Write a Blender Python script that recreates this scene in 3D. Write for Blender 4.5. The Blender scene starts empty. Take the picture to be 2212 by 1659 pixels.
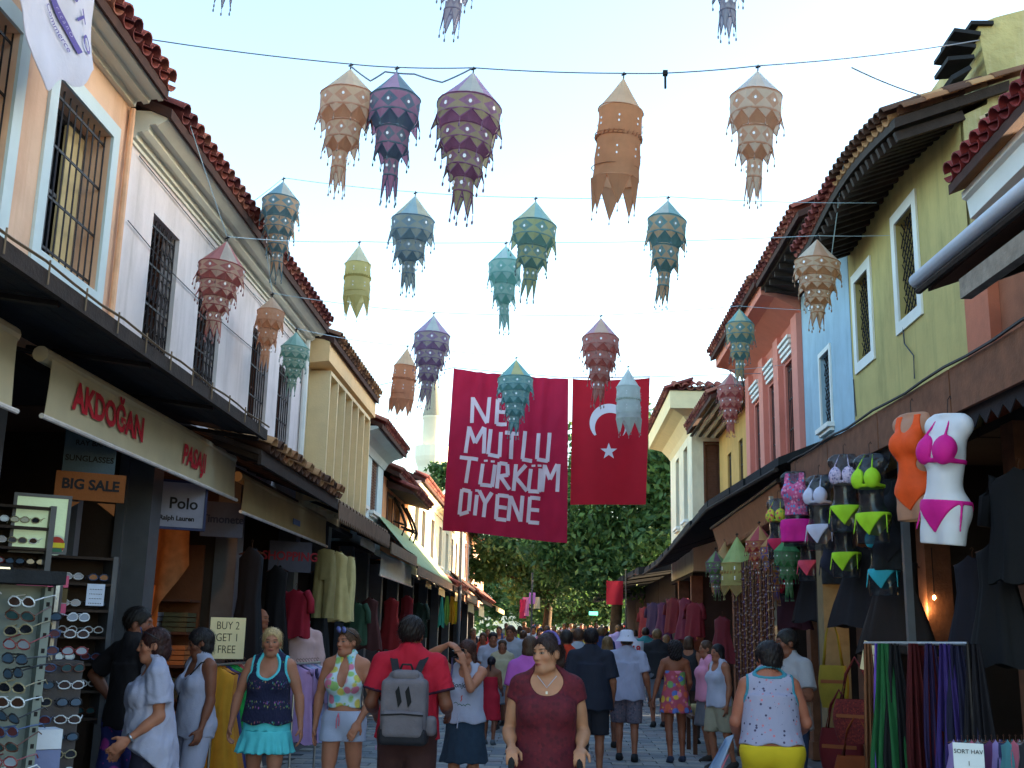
import bpy, bmesh, math, random
import numpy as np
from mathutils import Vector, Matrix
from mathutils.bvhtree import BVHTree
R = math.radians
random.seed(7); np.random.seed(7)
SC = bpy.context.scene
COL = SC.collection

# ------------------------------------------------------------------ camera
CAM_H = 1.65; FPX = 2400.0; PW, PH = 2212.0, 1659.0
PITCH, YAW, ROLL = R(12.7588), R(2.2423), R(1.3)
_f = Vector((-math.sin(YAW)*math.cos(PITCH), math.cos(YAW)*math.cos(PITCH), math.sin(PITCH)))
_r0 = Vector((math.cos(YAW), math.sin(YAW), 0)); _u0 = _r0.cross(_f)
_r = _r0*math.cos(ROLL) + _u0*math.sin(ROLL)
_u = -_r0*math.sin(ROLL) + _u0*math.cos(ROLL)
CAM_O = Vector((0, 0, CAM_H))
cd = bpy.data.cameras.new('camera'); cd.sensor_width = 36; cd.lens = 36*FPX/PW
cd.clip_start = .05; cd.clip_end = 3000
cam = bpy.data.objects.new('camera', cd); COL.objects.link(cam)
mw = Matrix.Identity(4)
for i in range(3):
    mw[i][0] = _r[i]; mw[i][1] = _u[i]; mw[i][2] = -_f[i]; mw[i][3] = CAM_O[i]
cam.matrix_world = mw
SC.camera = cam
def at(px, py, x=None, y=None, z=None):
    """point of a real plane (x=, y= or z=) seen in a direction; used to measure the street"""
    d = _f*FPX + _r*(px-PW/2) - _u*(py-PH/2)
    t = x/d.x if x is not None else (y/d.y if y is not None else (z-CAM_H)/d.z)
    return CAM_O + d*t

# ------------------------------------------------------------------ light
SUN_EL, SUN_AZ = R(6.0), R(72.0)      # azimuth from +Y (street axis) towards +X
w = bpy.data.worlds.new('World'); SC.world = w; w.use_nodes = True
nt = w.node_tree; bg = nt.nodes['Background']
sky = nt.nodes.new('ShaderNodeTexSky'); sky.sky_type = 'NISHITA'; sky.sun_disc = False
sky.sun_elevation = SUN_EL; sky.sun_rotation = SUN_AZ
sky.air_density = 1.0; sky.dust_density = 1.2; sky.ozone_density = 1.6
nt.links.new(sky.outputs[0], bg.inputs[0]); bg.inputs[1].default_value = 0.15
sl = bpy.data.lights.new('sun', 'SUN'); sl.energy = 3.0; sl.angle = R(.6); sl.color = (1, .80, .55)
so = bpy.data.objects.new('sun', sl); COL.objects.link(so)
sd = Vector((math.sin(SUN_AZ)*math.cos(SUN_EL), math.cos(SUN_AZ)*math.cos(SUN_EL), math.sin(SUN_EL)))
so.rotation_euler = (-sd).to_track_quat('-Z', 'Y').to_euler(); so.location = sd*60
SC.view_settings.view_transform = 'Standard'; SC.view_settings.look = 'None'
SC.view_settings.exposure = 3.12; SC.view_settings.gamma = 1; SC.view_settings.use_curve_mapping = False
SC.render.engine = 'CYCLES'
SC.cycles.use_denoising = True
SC.cycles.max_bounces = 6; SC.cycles.diffuse_bounces = 4; SC.cycles.transparent_max_bounces = 8
SC.cycles.sample_clamp_indirect = 6

# ------------------------------------------------------------------ materials
def S(r, g, b):
    def f(c):
        c /= 255.
        return c/12.92 if c <= .04045 else ((c+.055)/1.055)**2.4
    return (f(r), f(g), f(b))
class NT:
    """tiny helper to write node expressions"""
    def __init__(s, m):
        s.t = m.node_tree; s.n = s.t.nodes; s.l = s.t.links
    def node(s, ty, **kw):
        n = s.n.new(ty)
        for k, v in kw.items(): setattr(n, k, v)
        return n
    def put(s, sock, v):
        if hasattr(v, 'is_output'): s.l.new(v, sock)
        else:
            if sock.type == 'RGBA' and len(v) == 3: v = (*v, 1)
            sock.default_value = v
    def math(s, op, a, b=0.0, c=0.0):
        n = s.node('ShaderNodeMath', operation=op)
        s.put(n.inputs[0], a); s.put(n.inputs[1], b)
        s.put(n.inputs[2], c)
        return n.outputs[0]
    def mix(s, fac, a, b):
        n = s.node('ShaderNodeMix', data_type='RGBA')
        s.put(n.inputs[0], fac); s.put(n.inputs[6], a); s.put(n.inputs[7], b)
        return n.outputs[2]
    def noise(s, vec, scale=5., detail=4., rough=.55):
        n = s.node('ShaderNodeTexNoise'); s.put(n.inputs['Vector'], vec)
        n.inputs['Scale'].default_value = scale; n.inputs['Detail'].default_value = detail
        n.inputs['Roughness'].default_value = rough
        return n
    def coord(s, kind='Object'):
        return s.node('ShaderNodeTexCoord').outputs[kind]
    def xyz(s, v):
        n = s.node('ShaderNodeSeparateXYZ'); s.put(n.inputs[0], v); return n.outputs
    def vec(s, x, y, z):
        n = s.node('ShaderNodeCombineXYZ'); s.put(n.inputs[0], x); s.put(n.inputs[1], y); s.put(n.inputs[2], z); return n.outputs[0]
    def scale(s, v, sc):
        n = s.node('ShaderNodeMapping'); s.put(n.inputs[0], v); n.inputs['Scale'].default_value = sc; return n.outputs[0]
    def step(s, x, lo, hi):
        n = s.node('ShaderNodeMapRange'); s.put(n.inputs[0], x); n.inputs[1].default_value = lo; n.inputs[2].default_value = hi
        return n.outputs[0]
MATS = {}
def new_mat(name):
    m = bpy.data.materials.new(name); m.use_nodes = True
    return m, NT(m), m.node_tree.nodes['Principled BSDF']
def M(name, col=None, rough=.75, var=.16, sc=6., bump=.15, bsc=40., metal=0., spec=.35, trans=0., alpha=1., emis=0., stain=None, stain_amt=.5):
    if name in MATS: return MATS[name]
    m, n, b = new_mat(name)
    co = n.coord()
    c = col
    if var:
        nz = n.noise(co, sc, 5).outputs[0]
        f = n.step(nz, .3, .7)
        c = n.mix(f, tuple(x*(1-var) for x in col), tuple(min(1, x*(1+var)) for x in col))
    if stain:
        nz2 = n.noise(n.scale(co, (1, 1, .35)), 1.7, 7, .65).outputs[0]
        c = n.mix(n.math('MULTIPLY', n.step(nz2, .48, .72), stain_amt), c, stain)
        run = n.noise(n.scale(co, (5, 5, .22)), 1.6, 5, .6).outputs[0]            # rain runs down the plaster
        c = n.mix(n.math('MULTIPLY', n.step(run, .55, .75), stain_amt*.7), c, stain)
        spk = n.noise(co, 14., 6, .7).outputs[0]
        c = n.mix(n.math('MULTIPLY', n.step(spk, .66, .72), stain_amt*.6), c, tuple(q*.6 for q in stain))
    n.put(b.inputs['Base Color'], c)
    b.inputs['Roughness'].default_value = rough; b.inputs['Metallic'].default_value = metal
    b.inputs['Specular IOR Level'].default_value = spec
    if bump:
        bn = n.node('ShaderNodeBump'); bn.inputs['Strength'].default_value = bump; bn.inputs['Distance'].default_value = .02
        n.put(bn.inputs['Height'], n.noise(co, bsc, 5).outputs[0]); n.l.new(bn.outputs[0], b.inputs['Normal'])
    if trans:
        out = m.node_tree.nodes['Material Output']
        t = n.node('ShaderNodeBsdfTranslucent'); n.put(t.inputs[0], c)
        mx = n.node('ShaderNodeMixShader'); mx.inputs[0].default_value = trans
        n.l.new(b.outputs[0], mx.inputs[1]); n.l.new(t.outputs[0], mx.inputs[2]); n.l.new(mx.outputs[0], out.inputs[0])
    if alpha < 1: b.inputs['Alpha'].default_value = alpha
    if emis:
        n.put(b.inputs['Emission Color'], col); b.inputs['Emission Strength'].default_value = emis
    MATS[name] = m
    return m
def C(r, g, b, rough=.8, var=.12, **k):
    """cloth / paint of a plain sRGB colour"""
    nm = 'dyed %d %d %d %s' % (r, g, b, rough)
    k.setdefault('bsc', 90.); k.setdefault('bump', .12)
    return M(nm, S(r, g, b), rough, var, **k)

# ------------------------------------------------------------------ mesh building
WO = {}          # world origin of the things / parts built so far
class MB:
    def __init__(s): s.v = []; s.f = []; s.m = []; s.uv = {}
    def add(s, vs, fs, mi=0, uv=None):
        o = len(s.v); s.v += [tuple(q) for q in vs]
        for k, q in enumerate(fs):
            if uv: s.uv[len(s.f)] = uv[k]
            s.f.append([i+o for i in q]); s.m.append(mi)
        return s
    def box(s, a, b, mi=0):
        x0, y0, z0 = (min(a[i], b[i]) for i in range(3)); x1, y1, z1 = (max(a[i], b[i]) for i in range(3))
        return s.add([(x0,y0,z0),(x1,y0,z0),(x1,y1,z0),(x0,y1,z0),(x0,y0,z1),(x1,y0,z1),(x1,y1,z1),(x0,y1,z1)],
                     [(0,3,2,1),(4,5,6,7),(0,1,5,4),(1,2,6,5),(2,3,7,6),(3,0,4,7)], mi)
    def obox(s, c, ex, ey, ez, mi=0):
        c, ex, ey, ez = Vector(c), Vector(ex), Vector(ey), Vector(ez)
        vs = [c+i*ex+j*ey+k*ez for k in (-1,1) for j in (-1,1) for i in (-1,1)]
        return s.add(vs, [(0,2,3,1),(4,5,7,6),(0,1,5,4),(1,3,7,5),(3,2,6,7),(2,0,4,6)], mi)
    def quad(s, a, b, c, d, mi=0, uv=None): return s.add([a,b,c,d], [(0,1,2,3)], mi, uv)
    def tube(s, pts, r, n=6, mi=0, cap=True):
        pts = [Vector(p) for p in pts]; rs = r if isinstance(r, (list, tuple)) else [r]*len(pts)
        rings = []
        ref = Vector((0,0,1))
        for i, p in enumerate(pts):
            t = (pts[min(i+1,len(pts)-1)]-pts[max(i-1,0)]).normalized()
            q = ref if abs(t.dot(ref)) < .95 else Vector((1,0,0))
            a = t.cross(q).normalized(); b = t.cross(a)
            rings.append([p+(a*math.cos(2*math.pi*k/n)+b*math.sin(2*math.pi*k/n))*rs[i] for k in range(n)])
        vs = [v for g in rings for v in g]; fs = []
        for i in range(len(pts)-1):
            for k in range(n): fs.append((i*n+k, i*n+(k+1)%n, (i+1)*n+(k+1)%n, (i+1)*n+k))
        if cap: fs += [tuple(range(n)), tuple(reversed(range((len(pts)-1)*n, len(pts)*n)))]
        return s.add(vs, fs, mi)
    def lathe(s, prof, n=16, c=(0,0,0), mi=0, cap=False, uv=False, wob=None):
        vs = []; fs = []; uvs = []
        for (r, z) in prof:
            for k in range(n):
                a = 2*math.pi*k/n; rr = r*(wob(a, z) if wob else 1)
                vs.append((c[0]+rr*math.cos(a), c[1]+rr*math.sin(a), c[2]+z))
        L = len(prof)
        for i in range(L-1):
            for k in range(n):
                fs.append((i*n+k, i*n+(k+1)%n, (i+1)*n+(k+1)%n, (i+1)*n+k))
                uvs.append([(k/n,i/(L-1)),((k+1)/n,i/(L-1)),((k+1)/n,(i+1)/(L-1)),(k/n,(i+1)/(L-1))])
        if cap: fs += [tuple(range(n)), tuple(reversed(range((L-1)*n, L*n)))]; uvs += [[(0,0)]*n]*2
        return s.add(vs, fs, mi, uvs if uv else None)
    def grid(s, fn, nu, nv, mi=0, uv=True):
        vs = [fn(i/nu, j/nv) for j in range(nv+1) for i in range(nu+1)]; fs = []; uvs = []
        for j in range(nv):
            for i in range(nu):
                a = j*(nu+1)+i; fs.append((a, a+1, a+nu+2, a+nu+1))
                uvs.append([(i/nu,j/nv),((i+1)/nu,j/nv),((i+1)/nu,(j+1)/nv),(i/nu,(j+1)/nv)])
        return s.add(vs, fs, mi, uvs if uv else None)
    def prism(s, poly, d, mi=0):
        """polygon (3-D points) pushed along d"""
        n = len(poly); d = Vector(d); vs = [Vector(p) for p in poly]+[Vector(p)+d for p in poly]
        fs = [tuple(range(n)), tuple(reversed(range(n, 2*n)))]+[(i, i+n, (i+1)%n+n, (i+1)%n) for i in range(n)]
        return s.add(vs, fs, mi)
    def mesh(s, name, mats, smooth=False, off=(0,0,0)):
        me = bpy.data.meshes.new(name)
        ox, oy, oz = off
        me.from_pydata([(x-ox, y-oy, z-oz) for x, y, z in s.v], [], s.f)
        for m in (mats if isinstance(mats, (list, tuple)) else [mats]): me.materials.append(m)
        me.polygons.foreach_set('material_index', s.m)
        if s.uv:
            ul = me.uv_layers.new(name='UVMap')
            for p in me.polygons:
                q = s.uv.get(p.index)
                if q:
                    for k, li in enumerate(p.loop_indices): ul.data[li].uv = q[k]
        if smooth: me.polygons.foreach_set('use_smooth', [True]*len(me.polygons))
        me.update()
        bm = bmesh.new(); bm.from_mesh(me); bmesh.ops.recalc_face_normals(bm, faces=bm.faces); bm.to_mesh(me); bm.free()
        return me
    def build(s, name, mats, parent=None, smooth=False, origin=None):
        """vertices are in world space; the object's origin is its parent's (or the given one)"""
        o = Vector(WO[parent.name_full]) if parent is not None else Vector(origin if origin is not None else (0,0,0))
        me = s.mesh(name, mats, smooth, o)
        ob = bpy.data.objects.new(name, me); COL.objects.link(ob)
        if parent is not None: ob.parent = parent
        else: ob.location = o
        WO[ob.name_full] = o
        return ob
def tag(o, label=None, cat=None, group=None, kind=None):
    if label: o['label'] = label
    if cat: o['category'] = cat
    if group: o['group'] = group
    if kind: o['kind'] = kind
    return o
def thing(name, loc, label, cat, group=None, rz=0):
    o = bpy.data.objects.new(name, None); COL.objects.link(o); o.location = loc; o.rotation_euler = (0,0,rz)
    o.empty_display_size = .2
    WO[o.name_full] = Vector(loc)
    return tag(o, label, cat, group)
def put(name, mesh, parent, loc=(0,0,0), rot=(0,0,0), sc=None):
    """a piece that shares its mesh; loc is local to the parent"""
    o = bpy.data.objects.new(name, mesh); COL.objects.link(o); o.parent = parent; o.location = loc; o.rotation_euler = rot
    if sc: o.scale = sc
    if parent is not None: WO[o.name_full] = WO[parent.name_full]+Vector(loc)
    return o
def kids(o): return list(o.children)
def copy_tree(o, parent=None):
    c = o.copy(); COL.objects.link(c)
    if parent is not None: c.parent = parent
    for ch in kids(o): copy_tree(ch, c)
    return c
def text_mesh(body, size=1., depth=.0, bold=0., align='CENTER', shear=0., sx=1.):
    cu = bpy.data.curves.new('lettering', 'FONT'); cu.body = body; cu.size = size; cu.extrude = depth
    cu.offset = bold; cu.align_x = align; cu.align_y = 'CENTER'; cu.shear = shear; cu.resolution_u = 3
    o = bpy.data.objects.new('lettering', cu); COL.objects.link(o)
    bpy.context.view_layer.update()
    me = bpy.data.meshes.new_from_object(o.evaluated_get(bpy.context.evaluated_depsgraph_get()))
    vs = [(v.co.x*sx, v.co.y, v.co.z) for v in me.vertices]; fs = [list(p.vertices) for p in me.polygons]
    bpy.data.objects.remove(o); bpy.data.curves.remove(cu); bpy.data.meshes.remove(me)
    return vs, fs
def lettering(parent, body, size, o, ux, uy, mat, bold=0., name='lettering', sx=1., depth=.0015, wob=None):
    """flat letters standing at o (centre), along ux and uy, a hair proud of their ground"""
    vs, fs = text_mesh(body, size, depth, bold, sx=sx)
    o, ux, uy = Vector(o), Vector(ux).normalized(), Vector(uy).normalized(); nz = ux.cross(uy)
    mb = MB(); mb.add([o+ux*x+uy*y+nz*z for x, y, z in vs], fs)
    if wob: mb.v = [tuple(wob(Vector(q))) for q in mb.v]
    return mb.build(name, mat, parent)
# ------------------------------------------------------------------ bodies: signed distance fields -> one continuous skin
def _n(v):
    v = np.asarray(v, float); return v/np.linalg.norm(v)
def smin(a, b, k):
    h = np.maximum(k-np.abs(a-b), 0)/k
    return np.minimum(a, b)-h*h*k*.25
def smax(a, b, k): return -smin(-a, -b, k)
def cone(P, a, b, ra, rb):
    a = np.asarray(a, np.float32); b = np.asarray(b, np.float32); ba = b-a
    pa = P-a; h = np.clip(pa@ba/float(ba@ba), 0, 1)
    q = pa-h[:, None]*ba
    return np.sqrt((q*q).sum(1))-(ra+(rb-ra)*h)
def ell(P, c, r, Rm=None):
    q = P-np.asarray(c, np.float32)
    if Rm is not None: q = q@np.asarray(Rm, np.float32)
    r = np.asarray(r, np.float32)
    k0 = np.sqrt(((q/r)**2).sum(1)); k1 = np.sqrt(((q/(r*r))**2).sum(1))+1e-6
    return k0*(k0-1)/k1
def rotx(a): c, s = math.cos(a), math.sin(a); return np.array([[1,0,0],[0,c,-s],[0,s,c]])
def rotz(a): c, s = math.cos(a), math.sin(a); return np.array([[c,-s,0],[s,c,0],[0,0,1]])
def roty(a): c, s = math.cos(a), math.sin(a); return np.array([[c,0,s],[0,1,0],[-s,0,c]])
def basis_z(d):
    d = _n(d); a = np.cross(d, [0,1,0] if abs(d[1]) < .9 else [1,0,0]); a /= np.linalg.norm(a)
    return np.stack([a, np.cross(d, a), d], 1)
def mesh_field(field, lo, hi, h):
    """narrow-band surface nets"""
    lo = np.asarray(lo, float); n = np.ceil((np.asarray(hi)-lo)/h/4).astype(int)+1
    B = 4
    gc = np.stack(np.meshgrid(*[np.arange(k) for k in n], indexing='ij'), -1).reshape(-1, 3)
    cc = (lo+(gc*B+B/2-.5)*h).astype(np.float32)
    keep = np.abs(field(cc)) < h*B*1.25+.012
    sgn = field(cc)
    F = np.repeat(np.repeat(np.repeat(np.where(sgn < 0, -1., 1.).reshape(n), B, 0), B, 1), B, 2).astype(np.float32)
    kb = gc[keep]
    off = np.stack(np.meshgrid(*[np.arange(B)]*3, indexing='ij'), -1).reshape(-1, 3)
    ii = (kb[:, None, :]*B+off[None]).reshape(-1, 3)
    F[ii[:, 0], ii[:, 1], ii[:, 2]] = field((lo+ii*h).astype(np.float32))
    neg = F < 0
    cnt = np.zeros([k-1 for k in F.shape], np.int8)
    corners = [(a, b, c) for a in (0,1) for b in (0,1) for c in (0,1)]
    sl = lambda a, d: slice(a, d-1+a)
    for a, b, c in corners: cnt += neg[sl(a,F.shape[0]), sl(b,F.shape[1]), sl(c,F.shape[2])]
    cells = np.argwhere((cnt > 0) & (cnt < 8))
    if not len(cells): return np.zeros((0,3)), []
    val = np.stack([F[cells[:,0]+a, cells[:,1]+b, cells[:,2]+c] for a, b, c in corners], 1)
    acc = np.zeros((len(cells), 3)); num = np.zeros(len(cells))
    for i, ca in enumerate(corners):
        for j, cb in enumerate(corners):
            if j > i and sum(abs(x-y) for x, y in zip(ca, cb)) == 1:
                m = (val[:, i] < 0) != (val[:, j] < 0)
                t = np.where(m, val[:, i]/(val[:, i]-val[:, j]+1e-12), 0)
                p = np.array(ca)[None]+t[:, None]*(np.array(cb)-np.array(ca))[None]
                acc += p*m[:, None]; num += m
    V = lo+(cells+acc/num[:, None])*h
    idx = -np.ones(cnt.shape, np.int64); idx[cells[:,0], cells[:,1], cells[:,2]] = np.arange(len(cells))
    Q = []
    for ax in range(3):
        s0 = [slice(None)]*3; s1 = [slice(None)]*3; s0[ax] = slice(0, -1); s1[ax] = slice(1, None)
        e = np.argwhere(neg[tuple(s0)] != neg[tuple(s1)])
        b, c = (ax+1) % 3, (ax+2) % 3
        ok = (e[:, b] > 0) & (e[:, c] > 0) & (e[:, b] < F.shape[b]-1) & (e[:, c] < F.shape[c]-1)
        e = e[ok]
        fl = neg[e[:,0], e[:,1], e[:,2]]
        def g(db, dc):
            q = e.copy(); q[:, b] -= db; q[:, c] -= dc
            return idx[q[:,0], q[:,1], q[:,2]]
        q = np.stack([g(1,1), g(0,1), g(0,0), g(1,0)], 1)
        q[~fl] = q[~fl][:, ::-1]
        Q.append(q[(q >= 0).all(1)])
    return V, np.concatenate(Q)
def np_mesh(name, V, Q, mat, attr=None):
    me = bpy.data.meshes.new(name)
    nq = len(Q)
    me.vertices.add(len(V)); me.vertices.foreach_set('co', np.asarray(V, np.float32).ravel())
    me.loops.add(nq*4); me.loops.foreach_set('vertex_index', np.asarray(Q, np.int32).ravel())
    me.polygons.add(nq); me.polygons.foreach_set('loop_start', np.arange(0, nq*4, 4, dtype=np.int32))
    me.polygons.foreach_set('use_smooth', np.ones(nq, bool))
    me.materials.append(mat)
    if attr is not None:
        for k, A in attr.items():
            a = me.attributes.new(k, 'FLOAT_VECTOR', 'POINT'); a.data.foreach_set('vector', np.asarray(A, np.float32).ravel())
    me.update(); me.validate()
    return me

class Fig:
    """a posed human; local space: faces -Y, +X is the viewer's right when it faces the viewer, feet on z=0"""
    def __init__(s, H=1.70, sex='f', fat=1., bust=1., lean=0., yaw=0., pitch=0., tilt=0., arms=None, legs=None, curl=.5, sh=1., hipw=1.):
        s.H = H; k = s.k = H/1.70; s.sex = sex; s.fat = fat
        f = sex == 'f'
        s.U = rotx(lean); s.piv = np.array([0, .02, .92])*k      # bending forward at the hips (+lean = towards -Y)
        s.prim_t = []; s.prim_a = []; s.prim_l = []; s.prim_h = []; s.cut_h = []
        fx = fat; fy = .6*fat+.4 if fat > 1 else fat
        T = s.prim_t
        T.append(('e', (0,.008,.93), ((.168 if f else .158)*fx*hipw,.115*fy,.125), 0))
        for sx in (-1,1): T.append(('e', (sx*.078*fx,.058*fy,.905), (.088*fx,.078*fy,.095), 0))
        T.append(('e', (0,-.004-.03*(fat-1),1.06), ((.128 if f else .140)*(fx**1.3),.098*fy**1.4,.15), 1))
        T.append(('e', (0,.004,1.22), ((.142 if f else .160)*(.6+.4*fx),.106*(.5+.5*fy),.175), 1))
        T.append(('e', (0,.012,1.335), ((.148 if f else .172)*(.7+.3*fx)*sh,.088,.09), 1))
        shx = (.165 if f else .192)*(.75+.25*fx)*sh
        T.append(('c', (-shx+.02,.018,1.385), (shx-.02,.018,1.385), .052, .052, 1))
        for sx in (-1,1):
            T.append(('c', (sx*.12,.022,1.405), (sx*.02,.022,1.475), .042, .05, 1))
            if f: T.append(('e', (sx*.076*(.7+.3*fx),-.082*(.8+.2*fy),1.235), (.071*bust,.066*bust,.072*bust), 1))
            else: T.append(('e', (sx*.075,-.062,1.285), (.085,.045,.06), 1))
        s.neck = ('c', (0,.026,1.42), (0,.004,1.545), .058 if f else .064, .053 if f else .060, 1)
        # head frame
        s.hc = s.up(np.array([0,-.008,1.580]))*1.
        s.HR = s.U@rotz(yaw)@rotx(pitch)@roty(tilt)
        s.hs = k*.97*(1 if f else 1.03)
        # limbs (unit positions, scaled by k)
        s.arm = {}
        arms = arms or {}
        for sx in (-1,1):
            spec = arms.get(sx, ((sx*.16,.04,-1), (sx*.06,-.16,-1), {}))
            sh0 = s.up(np.array([sx*shx,.018,1.385]))
            if spec[0] == 'ik':                                  # reach a point, elbow towards a hint
                tg = np.array(spec[1])*k; v = tg-sh0; D = min(np.linalg.norm(v), .525*k); v = _n(v); la, lb = .285*k, .245*k
                ca = (la*la+D*D-lb*lb)/(2*la*D); hn = np.array(spec[2], float); hn = _n(hn-v*(hn@v))
                el_ = sh0+la*(v*ca+hn*math.sqrt(max(0,1-ca*ca))); spec = (el_-sh0, sh0+v*D-el_, spec[3])
            ud, fd, hk = spec
            e = sh0+_n(ud)*.285*k; w_ = e+_n(fd)*.245*k
            s.arm[sx] = dict(s=sh0, e=e, w=w_, ud=_n(ud), fd=_n(fd), hk=hk)
        s.leg = {}
        legs = legs or {}
        for sx in (-1,1):
            td, cd_ = legs.get(sx, ((sx*.03,-.02,-1), (0,.03,-1)))
            h0 = np.array([sx*.088*(.6+.4*fx),.005,.90])*k
            kn = h0+_n(td)*.43*k; an = kn+_n(cd_)*.395*k
            s.leg[sx] = dict(h=h0, k=kn, a=an, td=_n(td), cd=_n(cd_))
        low = min(s.leg[q]['a'][2] for q in (-1,1))-.075*k
        s.dz = -low                                             # lift so that the lower foot stands on the ground
    def up(s, p): return s.piv+s.U@(np.asarray(p)*s.k-s.piv)
    def prm(s, P, L, k0=.05):
        d = None; kk = s.k
        for q in L:
            if q[0] == 'e':
                if q[3]: v = ell(P, s.up(q[1]), np.array(q[2])*kk, s.U)
                else: v = ell(P, np.array(q[1])*kk, np.array(q[2])*kk)
            else:
                A, Bb = (s.up(q[1]), s.up(q[2])) if q[5] else (np.array(q[1])*kk, np.array(q[2])*kk)
                v = cone(P, A, Bb, q[3]*kk, q[4]*kk)
            d = v if d is None else smin(d, v, k0)
        return d
    def torso(s, P): return s.prm(P, s.prim_t)
    def legs_(s, P, feet=True):
        d = None; k = s.k; ft = .65+.35*s.fat
        for sx in (-1,1):
            L = s.leg[sx]
            v = cone(P, L['h'], L['k'], .083*k*ft, .053*k*ft)
            v = smin(v, cone(P, L['h']*.75+L['k']*.25+np.array([0,-.01,0]), L['h']*.3+L['k']*.7, .075*k*ft, .06*k*ft), .03)
            v = smin(v, cone(P, L['k'], L['a'], .050*k*ft, .034*k), .03)
            mid = L['k']*.68+L['a']*.32+np.array([0,.020,0])*k
            v = smin(v, ell(P, mid, np.array([.047,.047,.105])*k*ft, basis_z(L['cd'])), .03)
            if feet:
                fo = s.foot(sx)
                v = smin(v, cone(P, fo[0], fo[1], .036*k, .030*k), .03)
                v = smin(v, cone(P, fo[1], fo[2], .036*k, .024*k), .025)
            d = v if d is None else smin(d, v, .02)
        return d
    def foot(s, sx):
        L = s.leg[sx]; k = s.k; c = L['cd']
        fwd = np.array([0,-1,0.]); fwd = fwd-c*(fwd@c); fwd = _n(fwd)
        a = L['a']
        return a+c*.035*k+fwd*-.025*k, a+c*.042*k+fwd*.075*k, a+c*.048*k+fwd*.15*k+np.array([sx*.012,0,0])*k
    def hand(s, P, sx):
        A = s.arm[sx]; k = s.k; hk = A['hk']
        d = _n(hk.get('dir', A['fd'])); nrm = np.array(hk.get('palm', (-sx*1., .0, 0.)), float)
        nrm = nrm-d*(nrm@d); nrm = _n(nrm); side = np.cross(d, nrm)*hk.get('flip', 1)
        if 'palm' not in hk and side[1] > 0: side = -side               # thumb side forward
        c = hk.get('curl', .5)
        w0 = A['w']; pc = w0+d*.05*k
        Rm = np.stack([side, nrm, d], 1)
        v = ell(P, pc, np.array([.040,.019,.055])*k, Rm)
        for i, (o, L) in enumerate(((.030,.066), (.010,.075), (-.011,.070), (-.030,.055))):
            p = w0+d*.088*k+side*o*k*.95; dd = d.copy(); r = .0094*k
            a = c*(.55+.12*i)
            for j, fr in enumerate((.45,.32,.25)):
                a_ = a*(1.0 if j == 0 else 1.25)
                dd = _n(dd*math.cos(a_)+nrm*math.sin(a_))
                p2 = p+dd*L*fr*k*1.12
                v = smin(v, cone(P, p, p2, r, r*.92), .006); p = p2; r *= .93
        t0 = w0+d*.022*k+side*.028*k; td = _n(d*.75+side*.75+nrm*.25*(1+c)); t1 = t0+td*.038*k
        td2 = _n(td*.8+d*.4+nrm*(.2+.5*c)-side*.3*c); t2 = t1+td2*.034*k
        v = smin(v, cone(P, t0, t1, .014*k, .0115*k), .012); v = smin(v, cone(P, t1, t2, .0112*k, .0095*k), .006)
        return v
    def arms_(s, P, hands=True, thick=1.):
        d = None; k = s.k; ft = (.6+.4*s.fat)*(1 if s.sex == 'f' else 1.12)*thick
        for sx in (-1,1):
            A = s.arm[sx]
            v = cone(P, A['s'], A['e'], .049*k*ft, .036*k*ft)
            v = smin(v, ell(P, A['s']*.55+A['e']*.45, np.array([.042,.043,.11])*k*ft, basis_z(A['ud'])), .03)
            v = smin(v, cone(P, A['e'], A['w'], .037*k*ft, .0235*k*(.8+.2*ft)), .025)
            v = smin(v, ell(P, A['e']*.72+A['w']*.28, np.array([.037,.040,.09])*k*ft, basis_z(A['fd'])), .025)
            if hands: v = smin(v, s.hand(P, sx), .016)
            d = v if d is None else np.minimum(d, v)
        return d
    def hl(s, P): return ((P-s.hc.astype(np.float32))@s.HR.astype(np.float32))/np.float32(s.hs)
    def head(s, P):
        q = s.hl(P); f = s.sex == 'f'
        d = ell(q, (0,.014,.030), (.076,.094,.090))
        d = smin(d, ell(q, (0,-.022,-.030), (.061,.070,.084)), .035)
        d = smin(d, ell(q, (0,-.052,-.092), (.034 if f else .040,.030,.027)), .035)
        for sx in (-1,1):
            d = smin(d, ell(q, (sx*.044,-.054,-.022), (.022,.024,.022)), .02)
            d = smin(d, cone(q, (sx*.052,-.01,-.085), (sx*.02,-.06,-.103), .018, .018), .03)
        d = smin(d, cone(q, (-.036,-.079,.026), (.036,-.079,.026), .010, .010), .018)
        for sx in (-1,1):
            d = smax(d, -ell(q, (sx*.031,-.100,.003), (.019,.020,.012)), .014)
            d = smin(d, ell(q, (sx*.031,-.073,.003), (.0135,.0135,.0125)), .004)
        d = smin(d, cone(q, (0,-.086,.012), (0,-.106,-.030), .0075, .0115), .012)
        for sx in (-1,1): d = smin(d, ell(q, (sx*.012,-.093,-.034), (.009,.011,.008)), .008)
        d = smin(d, ell(q, (0,-.085,-.060), (.024,.014,.0065)), .007)
        d = smin(d, ell(q, (0,-.084,-.071), (.021,.013,.0075)), .007)
        for sx in (-1,1):
            d = smin(d, ell(q, (sx*.079,.012,-.008), (.009,.019,.031)), .008)
        return d*s.hs
    def skin(s, P, hands=True):
        t = smin(s.torso(P), s.legs_(P), .05)
        t = smin(t, s.arms_(P, hands), .03)
        h = smin(s.head(P), s.prm(P, [s.neck]), .02)
        return smin(t, h, .03)
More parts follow.
